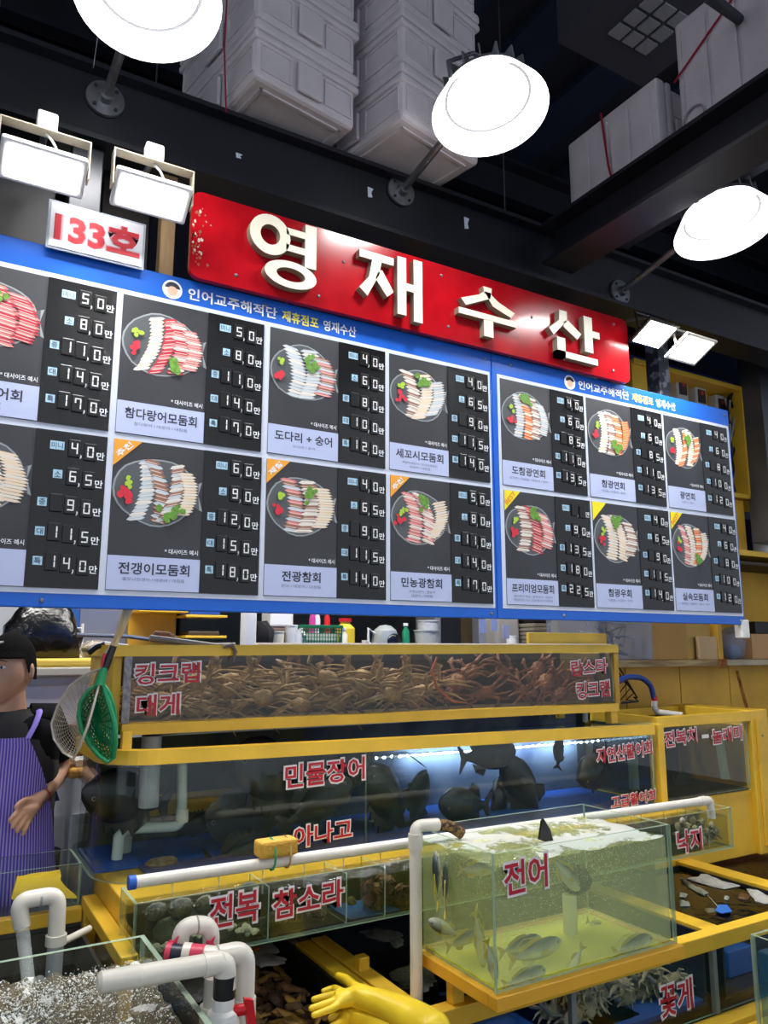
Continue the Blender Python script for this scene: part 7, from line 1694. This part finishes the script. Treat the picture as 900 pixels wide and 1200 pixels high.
# electric cabinet: yellow open box with meters and cables
ec = thing('meter_cabinet', 'open yellow cabinet with grey meters right of the menu board', 'cabinet', (4.0, 2.95, 2.5))
ex0, ex1, ey0, ey1, ez0, ez1 = 3.42, 4.44, 2.93, 3.25, 2.48, 3.20
ez1 = 3.225; ey1 = 3.12
MB().bbox(ex0, ex1, ey1 - .02, ey1, ez0, ez1, .003).build('back_board', yellow, ec)
MB().bbox(ex0, ex1, ey0, ey1 - .02, ez1 - .03, ez1, .003).build('top_board', yellow, ec)
MB().bbox(ex1 - .03, ex1, ey0, ey1 - .02, ez0, ez1 - .03, .003).build('side_board', yellow, ec)
MB().bbox(ex0, ex0 + .12, ey0 + .02, ey1 - .02, ez0, ez1 - .03, .003).build('side_board', yellow, ec)
MB().bbox(ex0, ex1, ey0, ey1 - .02, ez0, ez0 + .025, .003).build('bottom_board', yellow, ec)
tag(MB().bbox(ex0 + .02, ex1 - .04, ey0 + .04, ey1, 2.155, 2.475, .003).build('cabinet_stand', yellow_d), 'yellow board under the meter cabinet', 'board')
for k, (px, lb) in enumerate(((800, 'grey electricity meter nearest the steel post'), (822, 'grey electricity meter in the middle of the cabinet'), (846, 'grey electricity meter beside the black cables'))):
    a = mset(px, 464 + (px - 822) * .45, 3.03); x = a.x; z = a.z - .03
    t = thing('electric_meter', lb, 'meter', (x, 3.06, z))
    MB().bbox(x - .055, x + .055, 3.03, 3.10, z - .12, z + .10, .012).build('case', mat('meter_grey', (186, 188, 186), .5), t)
    MB().bbox(x - .035, x + .035, 3.024, 3.03, z - .02, z + .07, .002).build('dark_window', mat('meter_window', (60, 50, 56), .3), t)
    MB().box(x - .012, x + .012, 3.022, 3.024, z + .035, z + .06).build('red_display', mat('display_red', (190, 60, 60), .4), t)
cabm = mat('cable_black', (12, 12, 14), .4)
for k in range(9):
    r2 = random.Random(k + 40); pts = [mset(855 + r2.uniform(-6, 8), 465 + 22 * j + r2.uniform(-5, 5), 2.97 + r2.uniform(0, .06)) for j in range(6)]
    tag(MB().tube(bendpath(pts, .05, 3), .007, 6).build('power_cable', cabm if k % 3 else mat('cable_grey', (150, 150, 150), .4)), 'one of the bundled power cables hanging at the right of the cabinet', 'cable', 'power cables in the meter cabinet')
cbx(mset(873, 520, 3.3).x, mset(910, 520, 3.3).x, 3.30, 3.6, 2.66, 2.80, mat('orange_bin', (226, 130, 30), .5), 'orange bin beside the yellow cabinet', 'bin', 'bin')
cbx(mset(873, 520, 3.3).x, mset(910, 520, 3.3).x, 3.30, 3.6, 2.50, 2.655, yellow, 'yellow box under the orange bin', 'yellow_box')
tag(MB().bbox(4.52, 5.6, 3.28, 3.62, 2.44, 2.495, .003).build('high_ledge', navy_m), 'navy ledge behind the cabinet', 'ledge')
a = mset(890, 400, 2.8); tag(MB().bbox(a.x - .03, a.x + .18, 2.8, 2.95, 2.2, 3.6, .004).build('steel_column', mat('column_grey', (96, 98, 104), .4, .3, var=.4, vscale=3)), 'grey steel column at the right edge above the spray bottle', 'column')
for k, (a_, b_, c_, d_) in enumerate(((868, 480, 900, 450), (868, 500, 900, 470), (870, 460, 900, 520))):
    tag(MB().tube([mset(a_, b_, 3.9), mset(c_, d_, 3.9)], .025, 6).build('dim_brace', mat('brace_dim', (66, 70, 82), .6)), ['lower', 'middle', 'crossing'][k] + ' dim grey brace behind the cabinet', 'brace')
tag(MB().box(4.5, 6.8, 4.6, 4.64, -.1, 4.2).build('navy_screen', mat('navy_blue', (20, 40, 92), .7)), 'navy blue screen wall far behind on the right', 'screen')

# kitchen ceiling fittings behind the menu board
for (x, y, z, L_, e_) in ((1.9, 3.0, 2.75, 1.6, 13), (.35, 3.15, 2.70, .8, 8), (3.75, 2.70, 2.35, .0, 0)):
    if not L_: continue
    t = thing('tube_lamp', 'white tube lamp over the kitchen worktop hidden behind the menu board' if x > 1 else 'white tube lamp over the white chest counter hidden behind the menu board', 'lamp', (x, y, z))
    MB().bbox(x - L_ / 2, x + L_ / 2, y - .05, y + .05, z, z + .05, .01).build('housing', lamp_w, t)
    MB().box(x - L_ / 2 + .02, x + L_ / 2 - .02, y - .03, y + .03, z - .006, z).build('tube', lamp_e, t)
    for sx in (-1, 1): MB().tube([(x + sx * L_ * .4, y, z + .05), (x + sx * L_ * .4, y, 5.3)], .004, 6).build('hanger', galv, t)
    area('tube_light', (x, y, z - .012), L_, e_, (0, 0, 0), (1, .98, .94), 'RECTANGLE', .06)
